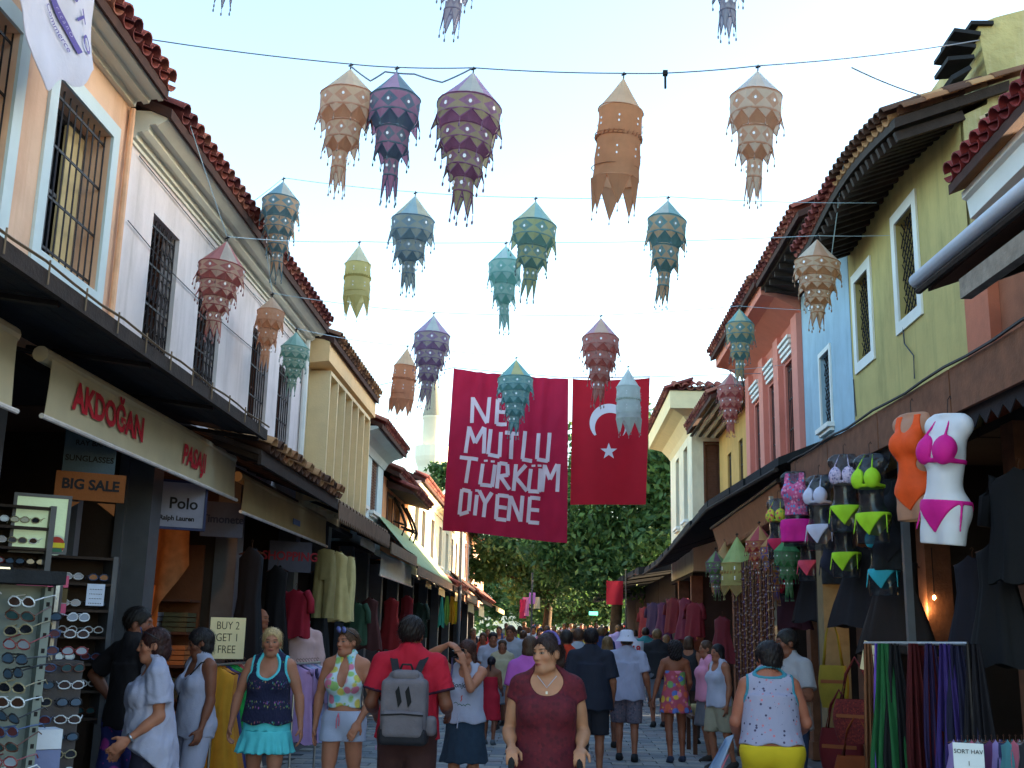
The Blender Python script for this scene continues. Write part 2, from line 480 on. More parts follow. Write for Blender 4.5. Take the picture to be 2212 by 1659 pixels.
    def bounds(s, m=.12):
        pts = [s.hc+np.array([0,0,.15]), s.piv+np.array([.25,.2,0]), s.piv-np.array([.25,.2,0])]
        for sx in (-1,1): pts += [s.arm[sx]['s'], s.arm[sx]['e'], s.arm[sx]['w']+s.arm[sx]['fd']*.2, s.leg[sx]['k'], s.leg[sx]['a'], s.leg[sx]['a']+np.array([0,-.16,-.08])]
        pts = np.array(pts); return pts.min(0)-m, pts.max(0)+m
    def rest(s, P):
        """coordinates with the bend taken out, in units of a 1.70 m body"""
        return (((P-s.piv.astype(np.float32))@s.U.astype(np.float32))+s.piv.astype(np.float32))/np.float32(s.k)
    def along(s, P, sx, seg='u'):
        A = s.arm[sx]
        return (P-A['s'].astype(np.float32))@A['ud'].astype(np.float32)/s.k if seg == 'u' else (P-A['e'].astype(np.float32))@A['fd'].astype(np.float32)/s.k

def folds(P, amp=.004, f=30., seed=0):
    r = np.random.RandomState(seed); d = 0
    for i in range(4):
        k = r.normal(size=3)*np.array([1,1,.55])*f*(.6+.5*i); d = d+np.sin(P@k.astype(np.float32)+r.rand()*6+1.5*np.sin(P@(k[::-1]*.4).astype(np.float32)))/(1+.6*i)
    return d*amp*.5

# ---- garments: each returns a field over P
def g_top(F, hem=.80, off=.012, neck=None, straps=None, sleeve=None, drape=0., fold=.004, seed=1, back=None, sleeve_off=.014, legs=True, hs=0.):
    def fn(P):
        q = F.rest(P); x, y, z = q[:,0], q[:,1], q[:,2]
        t = F.torso(P)
        t = smin(t, np.maximum(F.prm(P, [F.neck]), (z-1.50)*F.k), .03)
        if legs: t = smin(t, F.legs_(P, False), .06)
        if drape:
            rr = np.array([.150*F.fat**.9*(1 if F.sex == 'f' else 1.12), .118*F.fat**.7])*F.k
            c = F.piv
            qq = q*F.k
            e = (np.sqrt((qq[:,0]/rr[0])**2+((qq[:,1]-.005)/rr[1])**2)-1)*rr[1]
            e = np.maximum(e, np.maximum(qq[:,2]-1.28*F.k, hem*F.k-.02-qq[:,2]))
            t = smin(t, e-drape*np.clip((1.30-z), 0, .5), .05)
        t = t-off*F.k+folds(P, fold, 28, seed)
        t = np.maximum(t, (hem-hs*y+.012*np.sin(x*30+seed)-z)*F.k)
        for c, r in (neck or []): t = np.maximum(t, -ell(q, c, r)*F.k)
        if straps is not None:                                   # armholes: cut away beside the straps
            for sx in (-1,1):
                t = np.maximum(t, -ell(q, (sx*straps[0],straps[3] if len(straps) > 3 else .01,1.40), straps[1])*F.k)
            t = np.maximum(t, -(straps[2]-z)*F.k) if straps[2] else t
        if sleeve is not None:
            a = None
            for sx in (-1,1):
                L = sleeve if np.isscalar(sleeve) else sleeve[sx]
                A = F.arm[sx]
                v = cone(P, A['s'], A['e'], (.058)*F.k*(.65+.35*F.fat)*(1 if F.sex == 'f' else 1.13), .052*F.k*(.65+.35*F.fat)*(1 if F.sex == 'f' else 1.13))
                if L > .29: v = smin(v, cone(P, A['e'], A['w'], .045*F.k, .034*F.k), .03)
                v = v-sleeve_off*F.k*(.4+1.2*np.clip(F.along(P, sx), 0, .3)/.3)+folds(P, fold, 34, seed+5)
                v = np.maximum(v, (F.along(P, sx)-min(L, .29))*F.k) if L <= .29 else np.maximum(v, np.where(F.along(P, sx) > .2, (F.along(P, sx, 'f')-(L-.29))*F.k, -1))
                a = v if a is None else np.minimum(a, v)
            t = smin(t, a, .03)
            for c, r in (neck or []): t = np.maximum(t, -ell(q, c, r)*F.k)
        return t
    return fn
def g_skirt(F, top, prof, pleat=0., n=14, flare=None, fold=.003, seed=3, lean=True):
    """prof: list of (z, rx, ry) from the waist down, in 1.70 m units"""
    zs = np.array([p[0] for p in prof][::-1]); rx = np.array([p[1] for p in prof][::-1]); ry = np.array([p[2] for p in prof][::-1])
    def fn(P):
        q = P/np.float32(F.k); z = q[:,2]
        a = np.interp(z, zs, rx); b = np.interp(z, zs, ry); y = q[:,1]-.01
        th = np.arctan2(y, q[:,0]); dp = np.clip((top-z)/(top-zs[0]), 0, 1)
        rip = 1+pleat*dp*np.sin(n*th+2*np.sin(3*th+seed))
        d = (np.sqrt((q[:,0]/a)**2+(y/b)**2)-rip)*np.minimum(a, b)
        d = np.maximum(d, np.maximum(z-top, zs[0]+.006*np.sin(n*th)-z))
        d = np.maximum(d*F.k*.8, d*F.k*.8)+folds(P, fold, 30, seed)
        return smin(d, np.maximum(smin(F.torso(P), F.legs_(P, False), .05)-.010, np.maximum((z-top)*F.k, (zs[0]-z)*F.k)), .02)
    return fn
def g_legs(F, top=1.0, cut=.55, off=.014, flare=0., fold=.004, seed=4):
    def fn(P):
        q = P/np.float32(F.k); z = q[:,2]
        t = F.torso(P); l = F.legs_(P, False)
        d = smin(t, l, .05)-off*F.k-flare*np.clip((top-z), 0, .5)*F.k+folds(P, fold, 32, seed)
        d = np.maximum(d, np.maximum((z-top)*F.k, (cut-z)*F.k))
        return d
    return fn
def g_shoes(F, top=.075, off=.008, sole=.0):
    def fn(P):
        d = None
        for sx in (-1,1):
            fo = F.foot(sx); k = F.k
            v = smin(cone(P, fo[0], fo[1], .040*k, .035*k), cone(P, fo[1], fo[2], .040*k, .029*k), .025)-off*k
            v = smin(v, cone(P, F.leg[sx]['a']+F.leg[sx]['cd']*.03*k, F.leg[sx]['a'], .042*k, .044*k), .02)
            v = np.maximum(v, -((P-F.leg[sx]['a'])@F.leg[sx]['cd']+ (top-.055)*k))
            d = v if d is None else np.minimum(d, v)
        return d
    return fn
def g_hair(F, style='short', vol=.012, hairline=.0, extra=None, amp=.004):
    def fn(P):
        q = F.hl(P); x, y, z = q[:,0], q[:,1], q[:,2]
        d = ell(q, (0,.016,.034), (.077+vol,.094+vol,.090+vol))
        face = ell(q, (0,-.118,-.030+hairline), (.072,.092,.092))
        d = smax(d, -face, .012)
        d = np.maximum(d, (-.055-z) if style != 'short_m' else (-.045-z-.25*(y-.05)))
        for sx in (-1,1): d = np.maximum(d, -ell(q, (sx*.085,.004,-.022), (.03,.030,.045))) if style != 'long' else d
        if extra is not None:
            e = extra(q)
            d = smin(d, e, .02)
        th = np.arctan2(x, y+.02)
        d = d+amp*(np.sin(th*26+9*z*10)+.6*np.sin(th*47-z*60)+.5*np.sin(z*150+th*9))*.5
        return d*F.hs
    return fn
def x_bun(q): return ell(q, (0,.115,.02), (.04,.04,.04))
def x_pony(q): return smin(ell(q, (0,.112,.03), (.028,.03,.03)), cone(q, (0,.125,.01), (0,.105,-.16), .030, .014), .02)
def x_long(q): return smin(smin(ell(q, (0,.05,-.06), (.088,.055,.10)), cone(q, (-.07,.02,-.02), (-.085,.03,-.20), .03, .022), .03), smin(cone(q, (.07,.02,-.02), (.085,.03,-.20), .03, .022), ell(q, (0,.075,-.14), (.085,.035,.09)), .03), .03)
def x_bob(q): return ell(q, (0,.045,-.045), (.092,.075,.075))
def x_puff(q): return smin(ell(q, (0,.06,.03), (.115,.10,.11)), ell(q, (0,.09,-.08), (.10,.06,.09)), .05)
def x_none(q): return np.full(len(q), 9., np.float32)

def skin_mat(col, lips=(150,70,62), brow=(50,34,26), eye=(40,30,24), name=None):
    nm = name or 'skin %d %d %d %s' % (*col, brow)
    if nm in MATS: return MATS[nm]
    m, n, b = new_mat(nm)
    a = n.node('ShaderNodeAttribute', attribute_name='hl'); x, y, z = n.xyz(a.outputs['Vector'])
    ax = n.math('ABSOLUTE', x)
    front = n.step(y, -.045, -.055)
    def blob(cx, cz, rx, rz, soft=.25, slope=0.):
        dx = n.math('DIVIDE', n.math('SUBTRACT', ax, cx), rx)
        dz = n.math('DIVIDE', n.math('SUBTRACT', n.math('SUBTRACT', z, cz), n.math('MULTIPLY', n.math('SUBTRACT', ax, cx), slope)), rz)
        r = n.math('SQRT', n.math('ADD', n.math('MULTIPLY', dx, dx), n.math('MULTIPLY', dz, dz)))
        return n.math('MULTIPLY', n.step(r, 1+soft, 1-soft), front)
    base = S(*col); co = n.coord()
    nz = n.step(n.noise(co, 9., 4).outputs[0], .3, .7)
    c = n.mix(nz, tuple(q*.88 for q in base), tuple(min(1,q*1.1) for q in base))
    c = n.mix(n.math('MULTIPLY', blob(.045, -.035, .026, .022, .8), .35), c, (base[0], base[1]*.62, base[2]*.6))
    c = n.mix(n.math('MULTIPLY', blob(0, -.066, .025, .0105, .25), .85), c, S(*lips))
    c = n.mix(blob(0, -.0655, .022, .0016, .5), c, S(60,24,22))
    c = n.mix(n.math('MULTIPLY', blob(.031, .0265, .018, .0042, .5, .12), .9), c, S(*brow))
    c = n.mix(blob(.031, .0035, .0155, .0078, .25), c, S(70,46,38))
    c = n.mix(n.math('MULTIPLY', blob(.031, .0032, .0122, .0048, .3), .8), c, S(150,138,130))
    c = n.mix(blob(.031, .0034, .0060, .0062, .2), c, S(*eye))
    c = n.mix(n.math('MULTIPLY', blob(.008, -.0405, .0035, .0022, .4), .7), c, S(70,34,28))
    n.put(b.inputs['Base Color'], c); b.inputs['Roughness'].default_value = .55
    b.inputs['Subsurface Weight'].default_value = .12; b.inputs['Subsurface Radius'].default_value = (.012,.005,.003)
    b.inputs['Subsurface Scale'].default_value = .6
    b.inputs['Specular IOR Level'].default_value = .35
    bn = n.node('ShaderNodeBump'); bn.inputs['Strength'].default_value = .12; bn.inputs['Distance'].default_value = .004
    n.put(bn.inputs['Height'], n.noise(co, 160., 3).outputs[0]); n.l.new(bn.outputs[0], b.inputs['Normal'])
    MATS[nm] = m
    return m
def hair_mat(col):
    nm = 'hair %d %d %d' % col
    if nm in MATS: return MATS[nm]
    m, n, b = new_mat(nm)
    co = n.coord(); base = S(*col)
    nz = n.noise(n.scale(co, (90,90,9)), 1., 4).outputs[0]
    n.put(b.inputs['Base Color'], n.mix(n.step(nz, .3, .7), tuple(q*.55 for q in base), tuple(q*1.5 for q in base)))
    b.inputs['Roughness'].default_value = .5; b.inputs['Specular IOR Level'].default_value = .3
    bn = n.node('ShaderNodeBump'); bn.inputs['Strength'].default_value = .5; bn.inputs['Distance'].default_value = .01
    n.put(bn.inputs['Height'], nz); n.l.new(bn.outputs[0], b.inputs['Normal'])
    MATS[nm] = m
    return m
def wisps(V, Q, F, n=900):
    """loose strands lying on and off the hair surface, so its edge is soft"""
    rs = np.random.RandomState(int(F.H*1000)); q = Q[rs.randint(len(Q), size=n)]
    P0 = V[q].mean(1); nr = np.cross(V[q[:,1]]-V[q[:,0]], V[q[:,3]]-V[q[:,0]]); nr /= np.linalg.norm(nr, axis=1)[:,None]+1e-9
    ctr = F.hc+np.array([0,0,F.dz]); out = P0-ctr; nr *= np.sign((nr*out).sum(1))[:,None]
    g = np.array([0,0,-1.])+F.HR@np.array([0,.5,0])+.35*rs.normal(size=(n,3)); t = g-nr*(g*nr).sum(1)[:,None]; t /= np.linalg.norm(t, axis=1)[:,None]+1e-9
    side = np.cross(t, nr); L = rs.uniform(.025,.07,(n,1)); lift = rs.uniform(.0,.010,(n,1)); lift[rs.rand(n) > .85] *= 2.2
    Vs = [V]; Qs = [np.asarray(Q)]; o = len(V); rows = []
    for j in range(4):
        u = j/3; c = P0+t*L*u+nr*(.002+lift*math.sin(u*2.4)-.012*u*u)+side*.006*np.sin(u*3+rs.rand(n,1)*6)*u; w_ = side*.0011*(1-.7*u)
        rows += [c-w_, c+w_]
    A = np.stack(rows, 1).reshape(-1, 3); b = o+np.arange(n)*8
    for j in range(3): Qs.append(np.stack([b+2*j, b+2*j+1, b+2*j+3, b+2*j+2], 1))
    return np.concatenate([V, A]), np.concatenate(Qs)
def person(F, loc, rz, label, skin, hair, clothes, h=.0085, group=None, name='person', cat='person', hh=None, sloppy=False):
    """clothes: list of (name, field, material[, voxel]); hair: (field, colour) or None"""
    lo, hi = F.bounds()
    V, Q = mesh_field(lambda P: F.skin(P), lo, hi, h)
    attr = {'hl': F.hl(V.astype(np.float32))}
    V[:, 2] += F.dz
    root = bpy.data.objects.new(name, np_mesh(name, V, Q, skin, attr)); COL.objects.link(root)
    root.location = loc; root.rotation_euler = (0, 0, rz)
    WO[root.name_full] = Vector(loc)
    tag(root, label, cat, group)
    def part(nm, field, mat, hv, blo=None, bhi=None):
        V, Q = mesh_field(field, lo if blo is None else blo, hi if bhi is None else bhi, hv)
        if not len(V): return None
        V = V.copy(); V[:, 2] += F.dz
        if nm == 'hair' and h < .0105: V, Q = wisps(V, Q, F)
        o = bpy.data.objects.new(nm, np_mesh(nm, V, Q, mat)); COL.objects.link(o); o.parent = root
        return o
    out = {}
    if hair:
        c = F.hc
        out['hair'] = part('hair', hair[0], hair_mat(hair[1]), hh or h*.75, c-np.array([.22,.26,.34]), c+np.array([.22,.26,.24]))
    for q in clothes:
        out[q[0]] = part(q[0], q[1], q[2], q[3] if len(q) > 3 else h)
    root['_dz'] = F.dz
    return root, out
# ------------------------------------------------------------------ palette of the place
m_white = M('lilac white plaster', S(226,216,216), .85, .05, 3., .10, 30., stain=S(178,168,164), stain_amt=.65)
m_peach = M('peach plaster', S(226,188,160), .87, .06, 3., .12, 30., stain=S(196,146,116), stain_amt=.65)
m_cream = M('cream plaster', S(226,204,158), .85, .05, 3., .08, 30., stain=S(180,156,116), stain_amt=.65)
m_pblue = M('pale blue plaster', S(206,226,228), .85, .05, 3., .08, 30., stain=S(184,200,200), stain_amt=.3)
m_orange = M('apricot plaster', S(226,160,112), .85, .06, 3., .08, 30.)
m_ivory = M('ivory plaster', S(230,222,196), .85, .05, 3., .08, 30., stain=S(184,168,138), stain_amt=.6)
m_rose = M('far rose plaster', S(222,158,128), .85, .05, 3., .08, 30.)
m_yellow = M('lime yellow plaster', S(192,174,112), .9, .08, 2.5, .16, 26., stain=S(142,134,86), stain_amt=.75)
m_ruin = M('weathered yellow render', S(182,170,118), .95, .2, 3., .9, 12., stain=S(204,192,158), stain_amt=1.)
m_sky = M('powder blue plaster', S(164,192,208), .88, .06, 3., .1, 30., stain=S(136,160,174), stain_amt=.7)
m_pink = M('coral pink plaster', S(206,124,108), .88, .07, 3., .1, 30., stain=S(168,96,84), stain_amt=.6)
m_ochre = M('ochre plaster', S(204,162,92), .88, .06, 3., .1, 30., stain=S(160,124,74), stain_amt=.6)
m_trim = M('white painted trim', S(232,232,226), .7, .04, 4., .05)
m_tblue = M('pale blue trim', S(202,216,218), .7, .05, 4., .05)
m_corn = M('cornice stucco', S(222,222,208), .8, .06, 3., .06)
m_tiles = [M('clay tile %d' % i, c, .85, .22, 5., .3, 30.) for i, c in enumerate((S(124,60,56), S(138,74,62), S(102,50,50), S(148,92,76)))]
m_tilebed = M('dark roof bed', S(70,46,40), .95, .2)
m_dtile = [M('weathered tile %d' % i, c, .9, .25, 5., .3, 30.) for i, c in enumerate((S(112,78,58), S(150,104,72), S(84,58,46), S(170,128,90)))]
m_wood = M('brown shutter wood', S(98,60,44), .6, .18, 10., .1)
m_dwood = M('dark weathered wood', S(52,40,34), .8, .3, 8., .3)
m_black = M('blackened canopy wood', S(30,32,36), .85, .3, 8., .2)
m_iron = M('dark iron', S(44,40,42), .5, .2, 20., .1, metal=.6)
m_glass = M('dark window glass', S(24,28,34), .08, .1, 2., 0, spec=.6)
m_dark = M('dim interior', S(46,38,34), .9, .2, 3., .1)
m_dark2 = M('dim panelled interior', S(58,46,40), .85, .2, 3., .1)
m_rust = M('rusty brown boards', S(120,78,56), .85, .25, 7., .2)
m_grey = M('grey painted steel', S(88,90,96), .5, .1, 8., .05, metal=.2)
m_silver = M('brushed steel', S(176,178,182), .3, .08, 8., .03, metal=.9)
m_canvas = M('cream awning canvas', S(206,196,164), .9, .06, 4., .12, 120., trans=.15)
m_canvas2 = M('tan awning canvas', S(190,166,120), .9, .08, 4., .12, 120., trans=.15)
m_wire = M('grey cable', S(70,74,84), .6, 0, bump=0)
m_red = M('red print', S(186,36,52), .8, .05, 5., 0)
m_ink = M('black ink', S(24,22,24), .8, 0, bump=0)

def ext_y(mb, prof, y0, y1, mi=0):
    return mb.prism([(x, y0, z) for x, z in prof], (0, y1-y0, 0), mi)
def facade(mb, o, u, n, W, H, ops, depth=.22, mi=0):
    """a wall face with real openings; ops = (u0,u1,v0,v1)"""
    o, u, n = Vector(o), Vector(u), Vector(n); z = Vector((0,0,1))
    us = sorted({0, W, *[q for p in ops for q in p[:2]]}); vs = sorted({0, H, *[q for p in ops for q in p[2:4]]})
    P = lambda a, b, d=0: o+u*a+z*b-n*d
    for i in range(len(us)-1):
        for j in range(len(vs)-1):
            a, b = (us[i]+us[i+1])/2, (vs[j]+vs[j+1])/2
            if any(p[0] < a < p[1] and p[2] < b < p[3] for p in ops): continue
            mb.quad(P(us[i],vs[j]), P(us[i+1],vs[j]), P(us[i+1],vs[j+1]), P(us[i],vs[j+1]), mi)
    for a0, a1, b0, b1 in [p[:4] for p in ops]:
        for s, e in (((a0,b0),(a1,b0)), ((a1,b0),(a1,b1)), ((a1,b1),(a0,b1)), ((a0,b1),(a0,b0))):
            mb.quad(P(*s), P(*e), P(*e, depth), P(*s, depth), mi)
def fbox(mb, o, u, n, a0, a1, b0, b1, d0, d1, mi=0):
    """box on a facade: along u, height, and d outward"""
    o, u, n = Vector(o), Vector(u), Vector(n); z = Vector((0,0,1))
    c = o+u*((a0+a1)/2)+z*((b0+b1)/2)+n*((d0+d1)/2)
    return mb.obox(c, u*(a1-a0)/2, z*(b1-b0)/2, n*(d1-d0)/2, mi)
def window(root, o, u, n, op, frame=None, grille=None, sill=None, surround=None, shutters=None, lintel=None, depth=.16, mull=(1,1), glass=None, grille_out=False):
    a0, a1, b0, b1 = op
    frame = frame or m_wood; t = .045
    mb = MB()
    for q in ((a0,a0+t,b0,b1), (a1-t,a1,b0,b1), (a0+t,a1-t,b0,b0+t), (a0+t,a1-t,b1-t,b1)): fbox(mb, o, u, n, *q, -depth-.02, -depth+.04)
    for i in range(1, mull[0]+1):
        x = a0+(a1-a0)*i/(mull[0]+1); fbox(mb, o, u, n, x-.02, x+.02, b0+t, b1-t, -depth-.015, -depth+.03)
    for j in range(1, mull[1]+1):
        y = b0+(b1-b0)*j/(mull[1]+1); fbox(mb, o, u, n, a0+t, a1-t, y-.016, y+.016, -depth-.012, -depth+.026)
    wn = mb.build('window', frame, root)
    fbox(p := MB(), o, u, n, a0+t*.6, a1-t*.6, b0+t*.6, b1-t*.6, -depth-.03, -depth-.021); p.build('pane', glass or m_glass, wn)
    if grille:
        g = MB(); O, U, Nn = Vector(o), Vector(u), Vector(n); z = Vector((0,0,1))
        d = -.05 if not grille_out else .02
        P = lambda a, b: O+U*a+z*b+Nn*d
        nb = max(4, int((a1-a0)/.105))
        if grille == 'cross':
            nd = 5; w = a1-a0; h = b1-b0
            for i in range(-nd, nd+1):
                for s in (1,-1):
                    pa = []
                    for k in range(13):
                        q = k/12; y = b0+h*q; x = a0+w*(.5+i/nd*.9+s*(q-.5)*1.6)
                        if a0 <= x <= a1: pa.append(P(x, y))
                    if len(pa) > 1: g.tube([pa[0], pa[-1]], .007, 4)
        else:
            for i in range(nb+1): x = a0+(a1-a0)*i/nb; g.tube([P(x,b0), P(x,b1)], .008, 4)
            for q in (.06,.35,.65,.94): y = b0+(b1-b0)*q; g.obox(P((a0+a1)/2, y), U*(a1-a0)/2, z*.010, Nn*.005)
        if grille == 'ornate':
            for i in range(nb):
                x = a0+(a1-a0)*(i+.5)/nb; rr = (a1-a0)/nb*.42
                for q in (.13,.24,.45,.55,.76,.87):
                    y = b0+(b1-b0)*q
                    g.tube([P(x+rr*math.cos(k*math.pi/4), y+rr*1.5*math.sin(k*math.pi/4)) for k in range(9)], .006, 4, cap=False)
                g.tube([P(x, b0+.1), P(x-rr, b0+(b1-b0)*.35), P(x, b0+(b1-b0)*.5)], .006, 4)
        g.build('grille', m_iron, wn)
    if sill:
        s = MB(); fbox(s, o, u, n, a0-.09, a1+.09, b0-.07, b0-.004, -.05, .10); fbox(s, o, u, n, a0-.06, a1+.06, b0-.12, b0-.072, .002, .06); s.build('sill', sill, wn)
    if surround:
        m_, wd = surround; s = MB(); e = .025
        for q in ((a0-wd,a0-.001,b0-wd,b1+wd), (a1+.001,a1+wd,b0-wd,b1+wd), (a0-.001,a1+.001,b1+.001,b1+wd), (a0-.001,a1+.001,b0-wd,b0-.001)): fbox(s, o, u, n, *q, .001, e)
        s.build('surround', m_, wn)
    if lintel:
        for k in range(4): 
            s = MB(); fbox(s, o, u, n, a0-.05, a1+.05, b1+.06+k*.085, b1+.11+k*.085, .004, .05+.02*k); s.build('lintel_band', lintel, wn)
    if shutters:
        for q0, q1 in ((a0,(a0+a1)/2), ((a0+a1)/2,a1)):
            s = MB(); fbox(s, o, u, n, q0+.005, q1-.005, b0+.01, b1-.01, -.07, -.045)
            for k in range(int((b1-b0)/.06)): fbox(s, o, u, n, q0+.04, q1-.04, b0+.05+k*.06, b0+.085+k*.06, -.046, -.03)
            s.build('shutter', shutters, wn)
    return wn
def tile_mesh(mats, L=.40, r=.092):
    out = []
    for m in mats:
        mb = MB(); n = 6
        for (rr, fl) in ((r, 1), (r-.016, -1)):
            vs = []
            for y, f in ((0,1.),(L,.84)):
                for k in range(n+1):
                    a = math.pi*k/n; vs.append((y, rr*f*math.cos(a), rr*f*math.sin(a)*.85))
            mb.add(vs, [(k, k+1, k+n+2, k+n+1) for k in range(n)])
        o = n+1
        for k in range(n): mb.f.append([k, k+1, 2*o+k+1, 2*o+k]); mb.m.append(0)
        out.append(mb.mesh('roof_tile', m, True))
    return out
TILES = tile_mesh(m_tiles); DTILES = tile_mesh(m_dtile)
def tile_field(roof, meshes, org, du, dv, n_u, rows, slope, rag=0., pitch=.205, flip=False):
    """rows of barrel tiles; org = eave corner (world), du along the eave, dv horizontal direction up the slope"""
    base = WO[roof.name_full]; du, dv = Vector(du), Vector(dv); up = Vector((0,0,1))
    sl = (dv+up*slope).normalized(); nn = du.cross(sl)
    if nn.z < 0: nn = -nn
    rot = Matrix((sl, nn.cross(sl), nn)).transposed().to_euler()
    rng = random.Random(len(roof.name_full)*7+n_u)
    for j in range(rows):
        for i in range(n_u):
            c = Vector(org)+du*((i+.5)*pitch)+sl*(j*.32-.04+rng.uniform(-1,1)*rag)+nn*(.075+rng.uniform(0,1)*rag*.4)
            r2 = rot.copy(); r2.rotate_axis('Z', rng.uniform(-1,1)*(.03+rag*1.5))
            put('roof_tile', rng.choice(meshes), roof, c-base, r2)
            if j == 0:                                            # the upturned channel tile between two cover tiles
                c2 = Vector(org)+du*((i+1)*pitch)-sl*.01+nn*.072
                r3 = rot.copy(); r3.rotate_axis('X', math.pi)
                put('roof_tile', rng.choice(meshes), roof, c2-base, r3)
def roof_slab(root, side, xe, ze, y0, y1, run=3.8, slope=.42, mats=None, rows=2, soffit=None, dark=None, rag=0.):
    """pitched roof with its eave over the street at x=xe; side=+1 for the left row"""
    s = side
    mb = MB()
    xr = xe-s*run; zr = ze+run*slope
    prof = [(xe, ze), (xr, zr), (xr-s*run, ze), (xr-s*run, ze-.09), (xr, zr-.09), (xe, ze-.09)]
    ext_y(mb, prof, y0, y1)
    rf = mb.build('roof', dark or m_tilebed, root)
    n = max(1, int((y1-y0)/.205))
    rows = min(rows, max(1, 290//n-1))
    tile_field(rf, mats or TILES, (xe, y0+((y1-y0)-n*.205)/2, ze), (0,1,0), (-s,0,0), n, rows, slope, rag)
    return rf
def shell(mb, side, X, y0, y1, z0, z1, depth=5.5, mi=0):
    """end walls, back wall, floor and lid behind a facade"""
    x1 = X-side*depth
    mb.quad((X,y0,z0),(x1,y0,z0),(x1,y0,z1),(X,y0,z1),mi); mb.quad((X,y1,z0),(x1,y1,z0),(x1,y1,z1),(X,y1,z1),mi)
    mb.quad((x1,y0,z0),(x1,y1,z0),(x1,y1,z1),(x1,y0,z1),mi); mb.quad((X,y0,z1),(x1,y0,z1),(x1,y1,z1),(X,y1,z1),mi)
    mb.quad((X,y0,z0),(x1,y0,z0),(x1,y1,z0),(X,y1,z0),mi)
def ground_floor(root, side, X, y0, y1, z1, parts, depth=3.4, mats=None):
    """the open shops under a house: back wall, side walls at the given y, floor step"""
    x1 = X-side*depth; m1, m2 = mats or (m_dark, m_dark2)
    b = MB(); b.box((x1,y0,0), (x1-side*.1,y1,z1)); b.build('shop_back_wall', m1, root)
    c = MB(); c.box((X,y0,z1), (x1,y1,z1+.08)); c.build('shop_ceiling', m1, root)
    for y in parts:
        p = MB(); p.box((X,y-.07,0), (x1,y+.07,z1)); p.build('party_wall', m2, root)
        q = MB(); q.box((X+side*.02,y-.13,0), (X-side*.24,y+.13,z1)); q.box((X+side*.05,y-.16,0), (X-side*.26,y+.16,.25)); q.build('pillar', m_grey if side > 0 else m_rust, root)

LX, RX = -3.75, 3.90
UL, NL, NR = (0,1,0), (1,0,0), (-1,0,0)
# ------------------------------------------------------------------ ground
def gz(y): return 0. if y < 20 else (y-20)*.016
mb = MB()
ys = [-12,20,60,120,400,1500]
for a, b in zip(ys, ys[1:]):
    za, zb = gz(a), gz(b)
    mb.quad((-1200 if a > 60 else -60,a,za-.02), (1200 if a > 60 else 60,a,za-.02), (1200 if b > 60 else 60,b,zb-.02), (-1200 if b > 60 else -60,b,zb-.02))
gr = mb.build('ground', M('street bedding', S(96,96,100), .95, .2, 3., .2)); tag(gr, 'grey bedding under the paving of the whole bazaar street', None, None, 'structure')
m_pav = [M('paving stone %d' % i, c, .8, .14, 9., .2, 60.) for i, c in enumerate((S(128,134,140), S(142,146,150), S(116,124,134), S(134,132,138), S(150,150,148)))]
pv = tag(thing('pavement', (0,13,0), 'blue grey stone paving laid in rows down the street', None), kind='structure')
sw, sl_ = .42, .28
pvm = []
for m in m_pav:
    b = MB(); g_ = .008; b.box((-sw/2+g_,-sl_/2+g_,-.06), (sw/2-g_,sl_/2-g_,0)); me = b.mesh('paving_stone', m)
    pvm.append(me)
rng = random.Random(3)
stf = MB(); cnt = 0
for j in range(int((62-(-2))/sl_)):
    y = -2+(j+.5)*sl_
    for i in range(-8, 9):
        x = i*sw+(sw/2 if j % 2 else 0)
        if abs(x) > 3.4: continue
        z = gz(y)+rng.uniform(-.004,.004)
        if 12.9 < y and cnt < 300 and abs(x) < 2.9:
            put('paving_stone', rng.choice(pvm), pv, (x, y-13, z), (rng.uniform(-.006,.006), rng.uniform(-.006,.006), 0)); cnt += 1
        else:
            g_ = .008; stf.box((x-sw/2+g_,y-sl_/2+g_,z-.06), (x+sw/2-g_,y+sl_/2-g_,z), rng.randrange(5))
tag(stf.build('paving_stone', m_pav, pv), kind='stuff')

# ------------------------------------------------------------------ left row
def house(name, loc, label): return thing(name, loc, label, 'building')
# 1 peach house
h = house('peach_house', (LX,6,0), 'peach plastered house with pale blue window frames, nearest on the left')
Y0, Y1, Z0, Z1 = 1.2, 8.86, 3.5, 6.14
o = (LX, Y0, Z0); ops = [(7.50-Y0,8.52-Y0,4.30-Z0,5.66-Z0), (5.72-Y0,6.88-Y0,4.30-Z0,5.66-Z0), (3.9-Y0,5.0-Y0,4.30-Z0,5.66-Z0)]
mb = MB(); facade(mb, o, UL, NL, Y1-Y0, Z1-Z0, ops, .30); shell(mb, 1, LX-.30, Y0, Y1, Z0, Z1); mb.build('wall', m_peach, h)
for k, op in enumerate(ops):
    wn = window(h, o, UL, NL, op, m_grey, 'bars', None, (m_tblue, .13), None, depth=.26, mull=(1,1))
    s = MB(); fbox(s, o, UL, NL, op[0]+.02, op[0]+.30, op[2]+.03, op[3]-.1, -.24, -.21)
    for q in range(6): fbox(s, o, UL, NL, op[0]+.03+q*.045, op[0]+.055+q*.045, op[2]+.03, op[3]-.12, -.21, -.195)
    s.build('curtain', C(112,158,204), wn)
    s = MB(); fbox(s, o, UL, NL, op[1]-.34, op[1]-.05, op[2]+.04, op[3]-.06, -.24, -.20); s.build('shutter', C(214,190,140), wn)
mb = MB(); ext_y(mb, [(LX,6.090),(LX+.05,6.090),(LX+.06,6.140),(LX+.11,6.145),(LX+.12,6.115),(LX+.17,6.125),(LX+.18,6.160),(LX+.24,6.165),(LX+.25,6.145),(LX+.29,6.150),(LX+.30,6.210),(LX,6.230)], Y0, Y1-.03); mb.build('cornice', m_corn, h)
roof_slab(h, 1, LX+.33, 6.25, Y0, Y1-.02)
